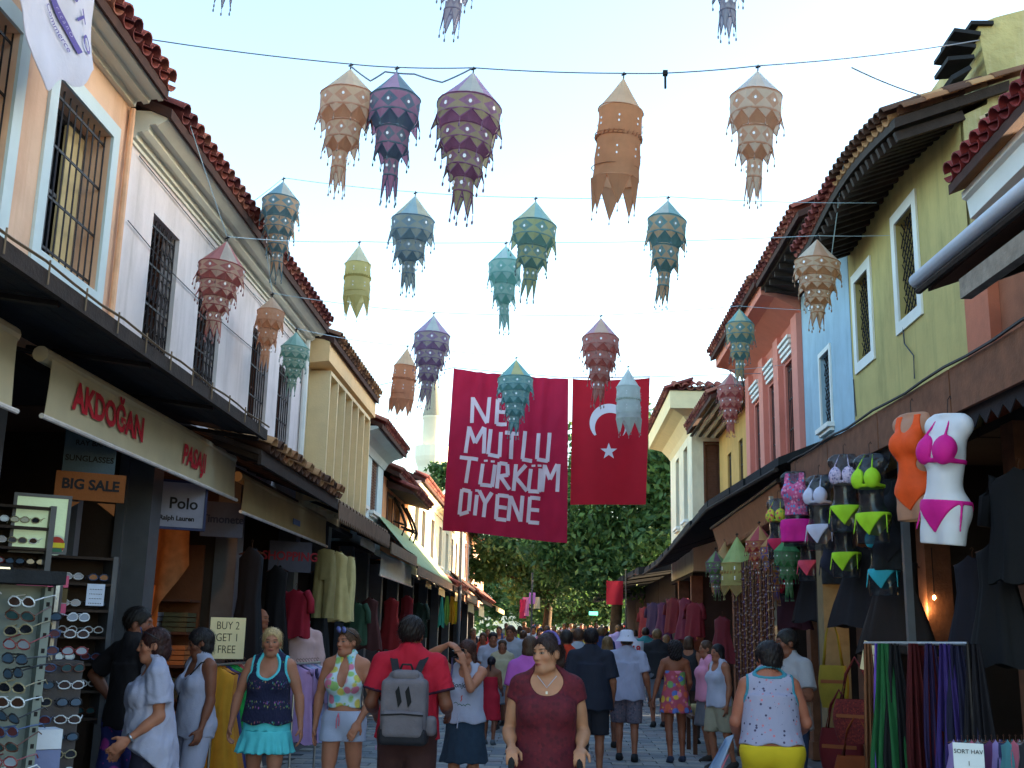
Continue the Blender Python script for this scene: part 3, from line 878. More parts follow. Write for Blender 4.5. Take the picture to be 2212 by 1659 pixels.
mb = MB(); mb.tube([(LX+.04,Y1-.05,6.06),(LX+.04,Y1-.05,3.55)], .028, 8); mb.build('drain_pipe', M('peach pipe', S(226,176,140), .6), h)
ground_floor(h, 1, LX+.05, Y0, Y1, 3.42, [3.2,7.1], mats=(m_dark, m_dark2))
# 2 white house
h = house('white_house', (LX,12.4,0), 'long white house with ornate iron grilles and stepped cornice')
Y0, Y1 = 8.90, 16.04; Z1 = 5.96; o = (LX, Y0, Z0)
ops = [(9.62-Y0,10.36-Y0,4.14-Z0,5.42-Z0), (11.08-Y0,11.88-Y0,4.10-Z0,5.38-Z0), (13.2-Y0,14.06-Y0,4.08-Z0,5.34-Z0), (14.6-Y0,15.40-Y0,4.10-Z0,5.20-Z0)]
mb = MB(); facade(mb, o, UL, NL, Y1-Y0, Z1-Z0, ops, .25); shell(mb, 1, LX-.25, Y0, Y1, Z0, Z1); mb.build('wall', m_white, h)
window(h, o, UL, NL, ops[0], m_wood, 'ornate', None, None, depth=.2); window(h, o, UL, NL, ops[1], m_wood, 'ornate', None, None, depth=.2)
window(h, o, UL, NL, ops[2], m_wood, 'bars', m_trim, None, depth=.2, glass=m_wood); window(h, o, UL, NL, ops[3], m_wood, 'bars', m_trim, None, depth=.2, glass=m_wood)
mb = MB(); mb.box((LX+.001,12.55,Z0), (LX+.035,16.0,6.08)); mb.build('pilaster_panel', m_pblue, h) if False else None
mb = MB(); ext_y(mb, [(LX,5.80),(LX+.02,5.80),(LX+.02,5.83),(LX,5.83)], Y0, Y1); ext_y(mb, [(LX,5.850),(LX+.04,5.850),(LX+.05,5.900),(LX+.09,5.910),(LX+.10,5.890),(LX+.14,5.920),(LX+.15,5.970),(LX+.21,5.980),(LX+.22,5.960),(LX+.28,6.000),(LX+.31,6.020),(LX+.32,6.090),(LX,6.110)], Y0+.03, Y1-.03); mb.build('cornice', m_corn, h)
roof_slab(h, 1, LX+.35, 6.11, Y0, Y1-.02)
mb = MB(); mb.tube([(LX+.05,Y1-.08,6.0),(LX+.05,Y1-.08,3.7)], .045, 8); mb.build('drain_pipe', m_trim, h)
mb = MB(); mb.tube([(LX+.02,Y0+.1,5.1),(LX+.02,Y0+1.2,5.02),(LX+.02,Y0+3,5.0),(LX+.02,Y0+5,5.06)], .006, 4); mb.tube([(LX+.02,Y0+.2,5.75),(LX+.02,Y0+3,5.70),(LX+.02,Y1-.5,5.66)], .006, 4); mb.build('wall_cable', m_wire, h)
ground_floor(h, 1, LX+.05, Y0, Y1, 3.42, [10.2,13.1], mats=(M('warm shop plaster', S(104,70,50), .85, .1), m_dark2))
# 3 cream house with fins
h = house('cream_house', (LX,18.3,0), 'cream house with tall concrete fins boxed along its upper floor')
Y0, Y1 = 16.08, 20.6; Z1 = 5.72; Z0 = 3.4; o = (LX, Y0, Z0)
mb = MB(); facade(mb, o, UL, NL, Y1-Y0, Z1-Z0, [], .2); shell(mb, 1, LX-.02, Y0, Y1, Z0, Z1); mb.build('wall', m_cream, h)
fy0, fy1 = 16.5, 20.3
mb = MB(); mb.box((LX+.001,fy0,5.50), (LX+.32,fy1,5.56)); mb.box((LX+.001,fy0,3.86), (LX+.20,fy1,3.90)); mb.build('fin_frame', M('cream concrete', S(232,208,164), .8, .05), h)
for k in range(7):
    y = fy0+(fy1-fy0)*k/6; mb = MB(); mb.box((LX+.001,y-.03,3.55+.0), (LX+.32,y+.03,5.499)); mb.build('fin', MATS['cream concrete'], h)
for k in range(6):
    ya = fy0+(fy1-fy0)*(k+.08)/6; yb = fy0+(fy1-fy0)*(k+.92)/6; mb = MB(); mb.box((LX+.002,ya,4.12), (LX+.03,yb,5.38)); mb.build('panel', M('buff panel', S(222,196,142), .8, .06), h)
mb = MB(); ext_y(mb, [(LX,5.580),(LX+.36,5.620),(LX+.36,5.940),(LX,5.980)], Y0+.02, Y1); mb.build('fascia', M('apricot fascia', S(232,194,142), .8, .05), h)
roof_slab(h, 1, LX+.42, 5.98, Y0+.02, Y1, mats=DTILES, slope=.36)
ground_floor(h, 1, LX+.05, Y0, Y1, 3.34, [16.1,18.4])
# 4 pale blue house
h = house('pale_blue_house', (LX,22.5,0), 'pale blue house with two brown shuttered windows and coved eaves')
Y0, Y1 = 20.64, 24.3; Z1 = 5.36; Z0 = 3.3; o = (LX, Y0, Z0)
ops = [(21.15-Y0,22.0-Y0,4.1-Z0,5.25-Z0), (22.7-Y0,23.55-Y0,4.1-Z0,5.22-Z0)]
mb = MB(); facade(mb, o, UL, NL, Y1-Y0, Z1-Z0, ops, .2); shell(mb, 1, LX-.2, Y0, Y1, Z0, Z1); mb.build('wall', m_pblue, h)
for op in ops: window(h, o, UL, NL, op, m_wood, None, m_trim, None, m_wood, depth=.15)
mb = MB(); ext_y(mb, [(LX,5.150),(LX+.03,5.150),(LX+.10,5.280),(LX+.24,5.380),(LX+.42,5.430),(LX+.42,5.480),(LX,5.480)], Y0, Y1); mb.build('cornice', m_tblue, h)
roof_slab(h, 1, LX+.50, 5.52, Y0, Y1)
ground_floor(h, 1, LX+.05, Y0, Y1, 3.2, [20.7,22.5])
# 5 apricot house with bay
h = house('apricot_house', (LX,26.5,0), 'low apricot house with a tiled hood over its bay window')
Y0, Y1 = 24.34, 29.5; Z1 = 5.05; Z0 = 3.2; o = (LX, Y0, Z0)
ops = [(25.0-Y0,25.8-Y0,3.7-Z0,4.7-Z0), (26.2-Y0,27.0-Y0,3.7-Z0,4.7-Z0)]
mb = MB(); facade(mb, o, UL, NL, Y1-Y0, Z1-Z0, ops, .2); shell(mb, 1, LX-.2, Y0, Y1, Z0, Z1); mb.build('wall', m_orange, h)
for op in ops: window(h, o, UL, NL, op, m_wood, None, None, (m_wood, .07), None, depth=.12)
mb = MB(); ext_y(mb, [(LX+.001,4.86),(LX+.62,4.70),(LX+.62,4.76),(LX+.001,5.02)], 24.8, 28.2); hd = mb.build('hood', m_tilebed, h)
tile_field(hd, TILES, (LX+.66,24.8,4.74), (0,1,0), (-1,0,0), 16, 2, .42)
for y in (25.9,27.3,28.1):
    mb = MB(); mb.tube([(LX+.03,y,4.75),(LX+.20,y,4.45),(LX+.34,y,4.1),(LX+.20,y,3.75),(LX+.05,y,3.5)], .035, 6); mb.tube([(LX+.03,y,4.2),(LX+.34,y,4.1)], .025, 6); mb.build('bracket', m_dwood, h)
roof_slab(h, 1, LX+.35, 5.12, Y0, Y1)
ground_floor(h, 1, LX+.05, Y0, Y1, 3.1, [24.4,27.0])
# 6 ivory house
h = house('ivory_house', (LX,37.5,0), 'long ivory house with a row of tall dark windows, lit by low sun')
Y0, Y1 = 29.54, 45.0; Z1 = 5.62; Z0 = 3.2; o = (LX, Y0, Z0)
ops = [(y-Y0,y+.95-Y0,3.85-Z0,5.15-Z0) for y in (30.2,31.9,34.4,37.0,39.4,41.6,43.4)]
mb = MB(); facade(mb, o, UL, NL, Y1-Y0, Z1-Z0, ops, .2); shell(mb, 1, LX-.2, Y0, Y1, Z0, Z1); mb.build('wall', m_ivory, h)
for op in ops: window(h, o, UL, NL, op, m_wood, None, m_trim, None, None, depth=.15)
mb = MB(); ext_y(mb, [(LX,5.40),(LX+.04,5.40),(LX+.06,5.50),(LX+.22,5.60),(LX+.22,5.66),(LX,5.66)], Y0, Y1); mb.build('cornice', m_ivory, h)
roof_slab(h, 1, LX+.32, 5.70, Y0, Y1, rows=1)
ground_floor(h, 1, LX+.05, Y0, Y1, 3.1, [30,33.5,37,41])
# 7 rose house far
h = house('rose_house', (LX,52,0), 'far rose house with narrow paired windows beside the tree')
Y0, Y1 = 45.1, 62.; Z1 = 6.1; Z0 = 3.0; o = (LX, Y0, Z0)
ops = [(y-Y0,y+.8-Y0,4.0-Z0,5.5-Z0) for y in (46.2,47.8,50.2,51.8,54.2,56.,58.6)]
mb = MB(); facade(mb, o, UL, NL, Y1-Y0, Z1-Z0, ops, .2); shell(mb, 1, LX-.2, Y0, Y1, Z0, Z1); mb.build('wall', m_rose, h)
for op in ops: window(h, o, UL, NL, op, m_wood, None, None, (m_trim, .1), None, depth=.15)
roof_slab(h, 1, LX+.4, 6.16, Y0, Y1, rows=1)
ground_floor(h, 1, LX+.05, Y0, Y1, 2.95, [46,50,54])

# ------------------------------------------------------------------ right row
# near low house with dark red tiles
h = house('cornice_house', (RX,7.5,0), 'low house with fluted white cornice and dark red tiles, nearest on the right')
Y0, Y1 = 1.5, 10.05; Z1 = 5.2; Z0 = 3.6; o = (RX, Y0, Z0)
mb = MB(); facade(mb, o, UL, NR, Y1-Y0, Z1-Z0, [(3.2,6.6,.1,1.05)], .3); shell(mb, -1, RX+.3, Y0, Y1, Z0, Z1); mb.build('wall', M('dull terracotta render', S(160,98,70), .85, .12), h)
mb = MB(); mb.box((RX-.10,Y1-.55,3.7), (RX-.001,Y1,5.0)); mb.build('pilaster', M('terracotta pilaster', S(192,112,84), .8, .08), h)
mb = MB(); ext_y(mb, [(RX,5.04),(RX-.05,5.04),(RX-.06,5.10),(RX-.12,5.12),(RX-.12,5.18),(RX-.20,5.20),(RX-.20,5.26),(RX-.30,5.28),(RX-.32,5.44),(RX-.36,5.46),(RX-.36,5.52),(RX,5.52)], Y0, 9.25)
for k in range(60):
    y = 3.5+k*.095
    if y < 9.2: mb.box((RX-.17,y,5.121), (RX-.121,y+.05,5.178))
mb.build('cornice', m_trim, h)
roof_slab(h, -1, RX-.46, 5.60, Y0, 9.28, mats=tile_mesh([M('maroon tile', S(120,36,36), .7, .15), M('maroon tile b', S(136,44,42), .7, .15)]), rows=2)
window(h, o, UL, NR, (3.2,6.6,.1,1.05), m_dwood, None, None, None, None, depth=.2, mull=(3,0))
ground_floor(h, -1, RX-.05, Y0, Y1, 3.5, [5.0,9.4], mats=(m_dark, m_dark2))
# yellow house
h = house('yellow_house', (RX,12,0), 'lime yellow house under a sagging tiled eave with two white framed windows')
Y0, Y1 = 10.1, 14.28; Z1 = 6.86; Z0 = 3.6; o = (RX, Y0, Z0)
ops = [(11.58-Y0,12.22-Y0,5.20-Z0,6.36-Z0), (13.36-Y0,13.98-Y0,5.16-Z0,6.22-Z0)]
mb = MB(); facade(mb, o, UL, NR, Y1-Y0, Z1-Z0, ops, .28); shell(mb, -1, RX+.28, Y0+.02, Y1, Z0, Z1); mb.build('wall', m_yellow, h)
for op in ops: window(h, o, UL, NR, op, m_dwood, 'cross', None, (m_trim, .13), None, depth=.24)
mb = MB(); ext_y(mb, [(RX,3.9),(RX-.05,3.9),(RX-.05,4.22),(RX,4.26)], Y0, Y1); mb.build('plinth_band', M('worn yellow band', S(186,172,100), .9, .12), h)
# the tall weathered end wall that faces up the street
mb = MB()
pts = [(RX+.03,Z0),(RX+.03,6.68),(RX+.27,6.80),(RX+.31,7.0),(RX+.27,7.35),(RX+.24,7.66),(RX+.42,7.74),(RX+.7,7.82),(RX+1.7,8.0),(RX+2.6,8.02),(RX+4.2,8.1),(RX+5.7,8.1),(RX+5.7,Z0)]
mb.prism([(x,Y0-.0,z) for x, z in pts], (0,1.5,0)); mb.build('end_wall', m_ruin, h)
mb = MB(); rg = random.Random(5)
for k in range(26):
    a = rg.uniform(0,6.28); r_ = rg.uniform(.02,.17); cx, cz = RX+.34+r_*math.cos(a)*1.2, 6.52+r_*math.sin(a)*.9
    mb.obox((cx,Y0-.012,cz), (.05*rg.uniform(.5,1.2),0,.02), (.01,.018,.0), (-.01,0,.045*rg.uniform(.5,1.2)))
tag(mb.build('exposed_rubble', M('exposed rubble', S(206,184,150), .95, .3, 12., .5), h), kind='stuff')
mb = MB(); mb.obox((RX+.50,Y0-.02,6.50), (.055,0,.03), (0,.012,0), (-.03,0,.11)); mb.build('crack', M('dark cavity', S(74,52,40), .95, .3), h)
for k, (dx, z, a, L) in enumerate(((.10,7.12,.55,.22),(.12,7.28,.1,.26),(.14,7.42,-.12,.28),(.20,7.56,-.15,.26),(.34,7.66,0,.22))):
    mb = MB(); mb.obox((RX+dx-L*.3,Y0+.16,z), (L/2*math.cos(a),0,L/2*math.sin(a)), (0,.2,0), (.02*-math.sin(a),0,.020)); mb.build('broken_board', m_black, h)
# eave: sagging tiled roof
mb = MB(); N_ = 24
def eave(t): y = Y0-.1+t*(Y1-Y0+.1); return y, 6.60+.18*math.sin(math.pi*min(1,t*1.15))+.10*t
def rf_pt(u, v):
    y, z = eave(u); rn_ = 1.12 if u < .30 else 3.6
    return (RX-.66+v*rn_, y, z+v*rn_*.36)
mb.grid(rf_pt, N_, 4, uv=False); mb.grid(lambda u, v: tuple(Vector(rf_pt(u, v))-Vector((0,0,.10))), N_, 4, uv=False)
for (va, vb) in ((0,0),(1,1)):
    for i in range(N_): mb.quad(rf_pt(i/N_,va), rf_pt((i+1)/N_,va), tuple(Vector(rf_pt((i+1)/N_,va))-Vector((0,0,.1))), tuple(Vector(rf_pt(i/N_,va))-Vector((0,0,.1))))
for u in (0,1): mb.quad(rf_pt(u,0), rf_pt(u,1), tuple(Vector(rf_pt(u,1))-Vector((0,0,.1))), tuple(Vector(rf_pt(u,0))-Vector((0,0,.1))))
rf = mb.build('roof', m_dwood, h)
for i in range(N_):
    y, z = eave((i+.5)/N_); tile_field(rf, DTILES if i < 12 else DTILES[:2]+TILES[:2], (RX-.66,y-.1,z), (0,1,0), (1,0,0), 1, 3, .36, rag=.03)
for k in range(10):                                                # verge tiles towards the viewer
    x = RX-.6+k*.22
    if x > RX+.3: break
    me = DTILES[k % 4]; put('roof_tile', me, rf, Vector((x,Y0-.12,6.66+(k*.22)*.36))-WO[rf.name_full], (0,-.34,0.05))
for k in range(22):
    y, z = eave((k+.5)/22); mb = MB(); mb.obox((RX-.30,y,z-.16+.10), (.33,0,.115), (0,.03,0), (-.015,0,.045)); mb.build('rafter', m_dwood, h)
for k in range(5):
    x0 = RX-.60+k*.125; mb = MB()
    mb.grid(lambda u, v: (x0+v*.115, eave(u)[0], eave(u)[1]-.112+(x0+v*.115-RX+.66)*.36), 12, 1, uv=False); mb.build('soffit_board', m_black, h)
mb = MB(); mb.tube([(RX-.02,Y0+2.0,5.1),(RX-.03,Y0+1.95,4.9),(RX-.02,Y0+1.7,4.7),(RX-.02,Y0+1.72,4.45)], .008, 5); mb.tube([(RX-.015,Y1-.05,5.0),(RX-.015,Y1-.1,4.5)], .008, 5); mb.build('wall_cable', m_wire, h)
ground_floor(h, -1, RX-.05, Y0, Y1, 3.5, [11.8], mats=(m_dark, m_dark2))
# blue house
h = house('blue_house', (RX,15.7,0), 'narrow powder blue house with one small white framed window')
Y0, Y1 = 14.30, 17.1; Z1 = 7.2; o = (RX, Y0, Z0)
ops = [(15.42-Y0,15.98-Y0,4.66-Z0,5.72-Z0)]
mb = MB(); facade(mb, o, UL, NR, Y1-Y0, Z1-Z0, ops, .25); shell(mb, -1, RX+.25, Y0, Y1, Z0, Z1); mb.build('wall', m_sky, h)
window(h, o, UL, NR, ops[0], m_trim, 'cross', m_trim, (m_trim, .07), None, depth=.2)
ground_floor(h, -1, RX-.05, Y0, Y1, 3.5, [14.3])
mb = MB(); ext_y(mb, [(RX-.001,7.0),(RX-.62,7.12),(RX-.62,7.18),(RX-.001,7.2)], Y0-.2, Y1-.0); mb.build('soffit', m_dwood, h)
roof_slab(h, -1, RX-.70, 7.24, Y0-.3, Y1, rows=2)
for k in range(8): y = Y0-.1+k*.38; mb = MB(); mb.box((RX-.60,y,7.02), (RX-.002,y+.06,7.10)); mb.build('rafter', m_dwood, h)
# pink house
h = house('pink_house', (RX,19.5,0), 'coral pink house with tall grilled windows between pilasters')
Y0, Y1 = 17.14, 21.9; o = (RX, Y0, Z0); Z1 = 7.2
ops = [(17.75-Y0,18.45-Y0,4.5-Z0,6.2-Z0), (19.15-Y0,19.85-Y0,4.5-Z0,6.15-Z0), (20.6-Y0,21.3-Y0,4.5-Z0,6.1-Z0)]
mb = MB(); facade(mb, o, UL, NR, Y1-Y0, Z1-Z0, ops, .25); shell(mb, -1, RX+.25, Y0, Y1, Z0, Z1); mb.build('wall', m_pink, h)
for op in ops: window(h, o, UL, NR, op, m_wood, 'bars', m_trim, None, None, depth=.2, lintel=m_trim, glass=m_wood)
for y in (17.3,18.8,20.2,21.65): mb = MB(); mb.box((RX-.09,y-.2,Z0+.2), (RX-.001,y+.2,6.75)); mb.build('pilaster', M('coral pilaster', S(212,132,116), .8, .05), h)
mb = MB(); ext_y(mb, [(RX-.001,6.8),(RX-.40,7.02),(RX-.62,7.06),(RX-.62,7.24),(RX-.001,7.26)], Y0, Y1+.2); mb.build('fascia', M('coral fascia', S(210,130,112), .8, .05), h)
roof_slab(h, -1, RX-.72, 7.30, Y0, Y1+.3, rows=2)
ground_floor(h, -1, RX-.05, Y0, Y1, 3.5, [17.1,19.6])
# ochre narrow house
h = house('ochre_house', (RX,23.7,0), 'narrow ochre house with slim dark windows under slatted eaves')
Y0, Y1 = 21.94, 26.0; o = (RX, Y0, Z0); Z1 = 6.3
ops = [(22.8-Y0,23.3-Y0,4.3-Z0,5.75-Z0), (24.3-Y0,24.8-Y0,4.3-Z0,5.7-Z0)]
mb = MB(); facade(mb, o, UL, NR, Y1-Y0, Z1-Z0, ops, .25); shell(mb, -1, RX+.25, Y0, Y1, Z0, Z1); mb.build('wall', m_ochre, h)
for op in ops: window(h, o, UL, NR, op, m_dwood, 'bars', None, None, None, depth=.2)
for k in range(7): mb = MB(); mb.box((RX-.08-k*.10,Y0,6.30+k*.004), (RX-.02-k*.10,Y1,6.34+k*.004)); mb.build('eave_slat', m_trim if k % 2 else m_dwood, h)
roof_slab(h, -1, RX-.76, 6.46, Y0, Y1, rows=1)
ground_floor(h, -1, RX-.05, Y0, Y1, 3.4, [22.,24])
# cream corner house
CX = 3.28
h = house('corner_house', (CX,28.5,0), 'cream house jutting into the street with deep coved eaves')
Y0, Y1 = 26.2, 31.0; Z0, Z1 = 3.2, 7.0
o = (CX, Y0, Z0); ops = [(.9,1.7,1.3,3.1), (2.7,3.5,1.3,3.1)]
mb = MB(); facade(mb, o, UL, NR, Y1-Y0, Z1-Z0, ops, .2)
o2 = (CX, Y0, Z0); ops2 = [(.32,.92,1.35,3.0)]
facade(mb, o2, (1,0,0), (0,-1,0), 3.2, Z1-Z0, ops2, .2)
mb.quad((CX,Y1,Z0),(CX+3.2,Y1,Z0),(CX+3.2,Y1,Z1),(CX,Y1,Z1)); mb.quad((CX+3.2,Y0,Z0),(CX+3.2,Y1,Z0),(CX+3.2,Y1,Z1),(CX+3.2,Y0,Z1)); mb.quad((CX,Y0,Z0),(CX+3.2,Y0,Z0),(CX+3.2,Y1,Z0),(CX,Y1,Z0))
mb.build('wall', m_ivory, h)
for op in ops: window(h, o, UL, NR, op, m_wood, None, m_trim, None, None, depth=.15)
window(h, o2, (1,0,0), (0,-1,0), ops2[0], m_wood, None, None, (m_wood, .05), m_wood, depth=.15)
mb = MB()
prof = [(0,6.5),(.06,6.62),(.22,6.82),(.46,6.92),(.56,6.94),(.56,7.36)]
for k in range(len(prof)-1):
    (d0,z0), (d1,z1) = prof[k], prof[k+1]
    mb.quad((CX-d0,Y0-d0,z0),(CX-d0,Y1+d0,z0),(CX-d1,Y1+d1,z1),(CX-d1,Y0-d1,z1)); mb.quad((CX-d0,Y0-d0,z0),(CX+3.2,Y0-d0,z0),(CX+3.2,Y0-d1,z1),(CX-d1,Y0-d1,z1))
mb.build('cornice', M('cream coving', S(230,212,168), .8, .05), h)
mb = MB(); a = [(CX-.58,Y0-.58,7.36),(CX-.58,Y1+.58,7.36),(CX+3.2,Y1+.58,7.36),(CX+3.2,Y0-.58,7.36)]; r0, r1 = (CX+1.6,Y0+1.4,8.1), (CX+1.6,Y1-1.4,8.1)
mb.add(a+[r0, r1], [(0,1,5,4),(1,2,5),(2,3,4,5),(3,0,4),(0,3,2,1)]); rf = mb.build('roof', m_tilebed, h)
tile_field(rf, TILES, (CX-.60,Y0-.5,7.37), (0,1,0), (1,0,0), 28, 2, .36); tile_field(rf, TILES, (CX-.5,Y0-.60,7.37), (1,0,0), (0,1,0), 17, 2, .36)
ground_floor(h, -1, CX-.02, Y0, Y1, 3.1, [26.4,29])
# minaret
h = thing('minaret', (-11.1,100,0), 'white stone minaret with conical cap rising behind the houses', 'minaret')
mc = (-11.1,100,0); mst = M('sunlit white stone', S(236,228,204), .8, .05, .6, .1, 4.)
mb = MB(); mb.lathe([(1.25,0),(1.15,12.),(1.08,15.8)], 20, mc); mb.build('shaft', mst, h, True)
mb = MB(); mb.lathe([(1.09,15.6),(1.2,15.9),(1.28,16.4),(1.46,16.9),(1.55,17.3),(1.55,18.3),(1.48,18.3),(1.48,17.4),(.9,17.4)], 20, mc); mb.build('balcony', mst, h)
mb = MB(); mb.lathe([(.92,17.4),(.90,20.8),(1.0,20.9),(1.0,21.1)], 20, mc); mb.build('upper_shaft', mst, h, True)
mb = MB(); mb.lathe([(1.02,21.1),(.6,23.0),(.08,25.2),(.02,25.6)], 20, mc); mb.build('cap', M('grey lead cap', S(150,142,122), .6, .1), h, True)
# ------------------------------------------------------------------ canopies, left
def canopy(name, label, side, xe, ye0, ye1, ze, xw, zw, mat, boards=6, fascia=.12, fmat=None, edge=None):
    h = thing(name, (xe,(ye0+ye1)/2,0), label, 'canopy')
    for k in range(boards):
        a, b = k/boards, (k+.96)/boards
        mb = MB(); x0, x1 = xe+(xw-xe)*a, xe+(xw-xe)*b; z0, z1 = ze+(zw-ze)*a, ze+(zw-ze)*b
        mb.prism([(x0,ye0,z0),(x1,ye0,z1),(x1,ye0,z1+.035),(x0,ye0,z0+.035)], (0,ye1-ye0,0)); mb.build('board', mat, h)
    mb = MB(); mb.box((xe-.02,ye0,ze-fascia*.35), (xe+.02,ye1,ze+fascia*.65)); mb.build('fascia', fmat or mat, h)
    n = max(2, int((ye1-ye0)/1.3))
    for k in range(n+1):
        y = ye0+.05+(ye1-ye0-.1)*k/n; mb = MB(); mb.tube([(xe+side*-.05,y,ze-.03),(xw,y,zw-.05)], .025, 5); mb.build('bracket', m_iron, h)
    if edge == 'cable':
        mb = MB(); mb.tube([(xe+side*.03,ye0+(ye1-ye0)*k/20,ze+.09+.01*math.sin(k*2)) for k in range(21)], .010, 4)
        for k in range(int((ye1-ye0)/.5)): mb.tube([(xe+side*.03,ye0+.2+k*.5,ze-.02),(xe+side*.03,ye0+.2+k*.5,ze+.12)], .006, 4)
        mb.build('cable', M('tan cable', S(120,100,78), .7), h)
    return h
canopy('timber_canopy', 'long blackened flat canopy over the sunglasses and scarf shops', 1, -2.80, 3.0, 10.55, 3.48, LX, 3.62, m_black, 7, .10, m_dwood, 'cable')
def tile_canopy(label, xe, ye0, ye1, ze, zw, mats, tmesh, rows=2, rag=.01, wave=None):
    h = thing('tiled_canopy', (xe,(ye0+ye1)/2,0), label, 'canopy')
    sl_ = (zw-ze)/(abs(LX)-abs(xe))
    mb = MB(); ext_y(mb, [(xe,ze),(LX,zw),(LX,zw-.05),(xe,ze-.05)], ye0, ye1); rf = mb.build('roof', mats, h)
    tile_field(rf, tmesh, (xe+.03,ye0,ze), (0,1,0), (-1,0,0), int((ye1-ye0)/.205), rows, sl_, rag)
    for k in range(int((ye1-ye0)/.45)): y = ye0+.1+k*.45; mb = MB(); mb.obox(((xe+LX)/2,y,(ze+zw)/2-.08), ((xe-LX)/2,0,(ze-zw)/2), (0,.025,0), (0,0,.03)); mb.build('rafter', m_dwood, h)
    mb = MB(); mb.box((xe-.03,ye0,ze-.14), (xe+.005,ye1,ze-.05)); mb.build('fascia', m_dwood, h)
    return h
tile_canopy('ragged old tile canopy hung with lath ends beside the black canopy', -2.84, 10.6, 14.6, 3.36, 3.66, m_dwood, DTILES, 3, .03)
def sheet_canopy(label, xe, ye0, ye1, ze, zw, mat, wave=.03, fas=None, teeth=True):
    h = thing('sheet_canopy', (xe,(ye0+ye1)/2,0), label, 'canopy')
    mb = MB(); n = int((ye1-ye0)/.05)
    for k in (0,1): mb.grid(lambda u, v: (xe+(LX-xe)*v, ye0+(ye1-ye0)*u, ze+(zw-ze)*v+wave*math.sin(u*n*1.2)-.02*k), n, 1, uv=False)
    mb.build('sheet', mat, h, True)
    mb = MB()
    if teeth:
        m = int((ye1-ye0)/.14)
        for k in range(m): y = ye0+k*(ye1-ye0)/m; w_ = (ye1-ye0)/m; mb.prism([(xe,y,ze-.02),(xe,y+w_,ze-.02),(xe,y+w_,ze-.20),(xe,y+w_*.5,ze-.27),(xe,y,ze-.20)], (.012,0,0))
    else: mb.box((xe-.015,ye0,ze-.22), (xe+.005,ye1,ze-.02))
    mb.build('valance', fas or mat, h)
    for k in range(3): y = ye0+.2+k*(ye1-ye0-.4)/2; mb = MB(); mb.tube([(xe-.03,y,ze-.05),(LX,y,zw-.1)], .025, 5); mb.build('arm', m_iron, h)
    return h
m_brsheet = M('brown corrugated sheet', S(128,100,78), .8, .2, 6., .15)
m_greent = M('faded green tarpaulin', S(150,170,128), .8, .1, 4., .1)
sheet_canopy('brown corrugated canopy with a toothed lower edge', -2.84, 14.65, 19.4, 3.34, 3.72, m_brsheet)
sheet_canopy('dull brown canopy with a plain straight fascia', -2.80, 19.45, 23.2, 3.22, 3.6, m_brsheet, .0, M('brown fascia', S(128,104,82), .8), False)
sheet_canopy('pale green tarpaulin canopy sloping over the stalls', -2.78, 23.3, 31.5, 3.05, 4.15, m_greent, .0, m_brsheet, False)
tile_canopy('small tiled canopy just past the green tarpaulin', -2.75, 31.6, 36.0, 3.0, 3.5, m_tilebed, TILES, 2)
sheet_canopy('grey stall canopy with a toothed edge', -2.7, 36.1, 41.0, 2.95, 3.5, m_brsheet, .02)
tile_canopy('orange tiled stall roof near the tree', -2.55, 41.2, 49.0, 2.95, 3.95, m_tilebed, TILES, 2)
sheet_canopy('farthest tan stall canopy on the left', -2.4, 49.2, 58.0, 2.9, 3.5, m_canvas2, .0, m_canvas2, False)

def valance(label, x, y0, y1, zt, zb, mat, text=None, tilt=.0, tube=True):
    h = thing('shop_awning', (x,(y0+y1)/2,0), label, 'awning')
    mb = MB(); fn = lambda k: (lambda u, v: (x+.05*(v-1)*-1*tilt+.012*math.sin(u*9+v*2)+k, y0+(y1-y0)*u, zb+(zt-zb)*v+.012*math.sin(u*5)*(1-v)))
    mb.grid(fn(0), 30, 4); mb.grid(fn(-.004), 30, 4); mb.build('cloth', mat, h, True)
    if tube:
        mb = MB(); mb.tube([(x+.01,y0-.06,zb-.01),(x+.01,y1+.06,zb-.01)], .018, 8); mb.build('bottom_bar', M('white enamel bar', S(220,214,210), .5), h)
        mb = MB(); mb.tube([(x-.06,y0-.03,zt+.03),(x-.06,y1+.03,zt+.03)], .055, 10); mb.build('roller', mat, h)
        for y in (y0,y1): mb = MB(); mb.tube([(x-.06,y,zt+.03),(x-.45,y,zt+.12)], .016, 5); mb.build('arm', m_iron, h)
    return h
VX = -3.32
v = valance('long cream awning lettered AKDOĞAN PASAJI in red', VX, 7.0, 11.45, 3.36, 2.98, m_canvas)
wb = lambda q: Vector((VX+.016+.012*math.sin((q.y-7.0)/4.45*9+(q.z-2.98)/.38*2), q.y, q.z+.012*math.sin((q.y-7.0)/4.45*5)*(1-(q.z-2.98)/.38)))
AK, PA = 8.05, 10.03
lettering(v, 'AKDOĞAN', .27, (VX,AK,3.185), (0,1,0), (0,0,1), m_red, .011, sx=1.02, depth=0, wob=wb)
lettering(v, 'PASAJI', .235, (VX,PA,3.165), (0,1,0), (0,0,1), m_red, .009, sx=.98, depth=0, wob=wb)
valance('blank cream awning cut off by the left edge of the photo', VX, 3.4, 6.55, 3.38, 2.94, m_canvas)
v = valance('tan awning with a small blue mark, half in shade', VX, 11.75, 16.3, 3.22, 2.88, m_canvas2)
mb = MB(); mb.box((VX+.014,14.1,2.98), (VX+.018,14.5,3.05)); mb.build('printed_mark', C(96,110,150), v)
valance('short white awning with a thin lower bar', VX+.25, 20.0, 24.6, 3.02, 2.66, M('white awning', S(216,222,214), .85, .05, 4., .05, trans=.15))
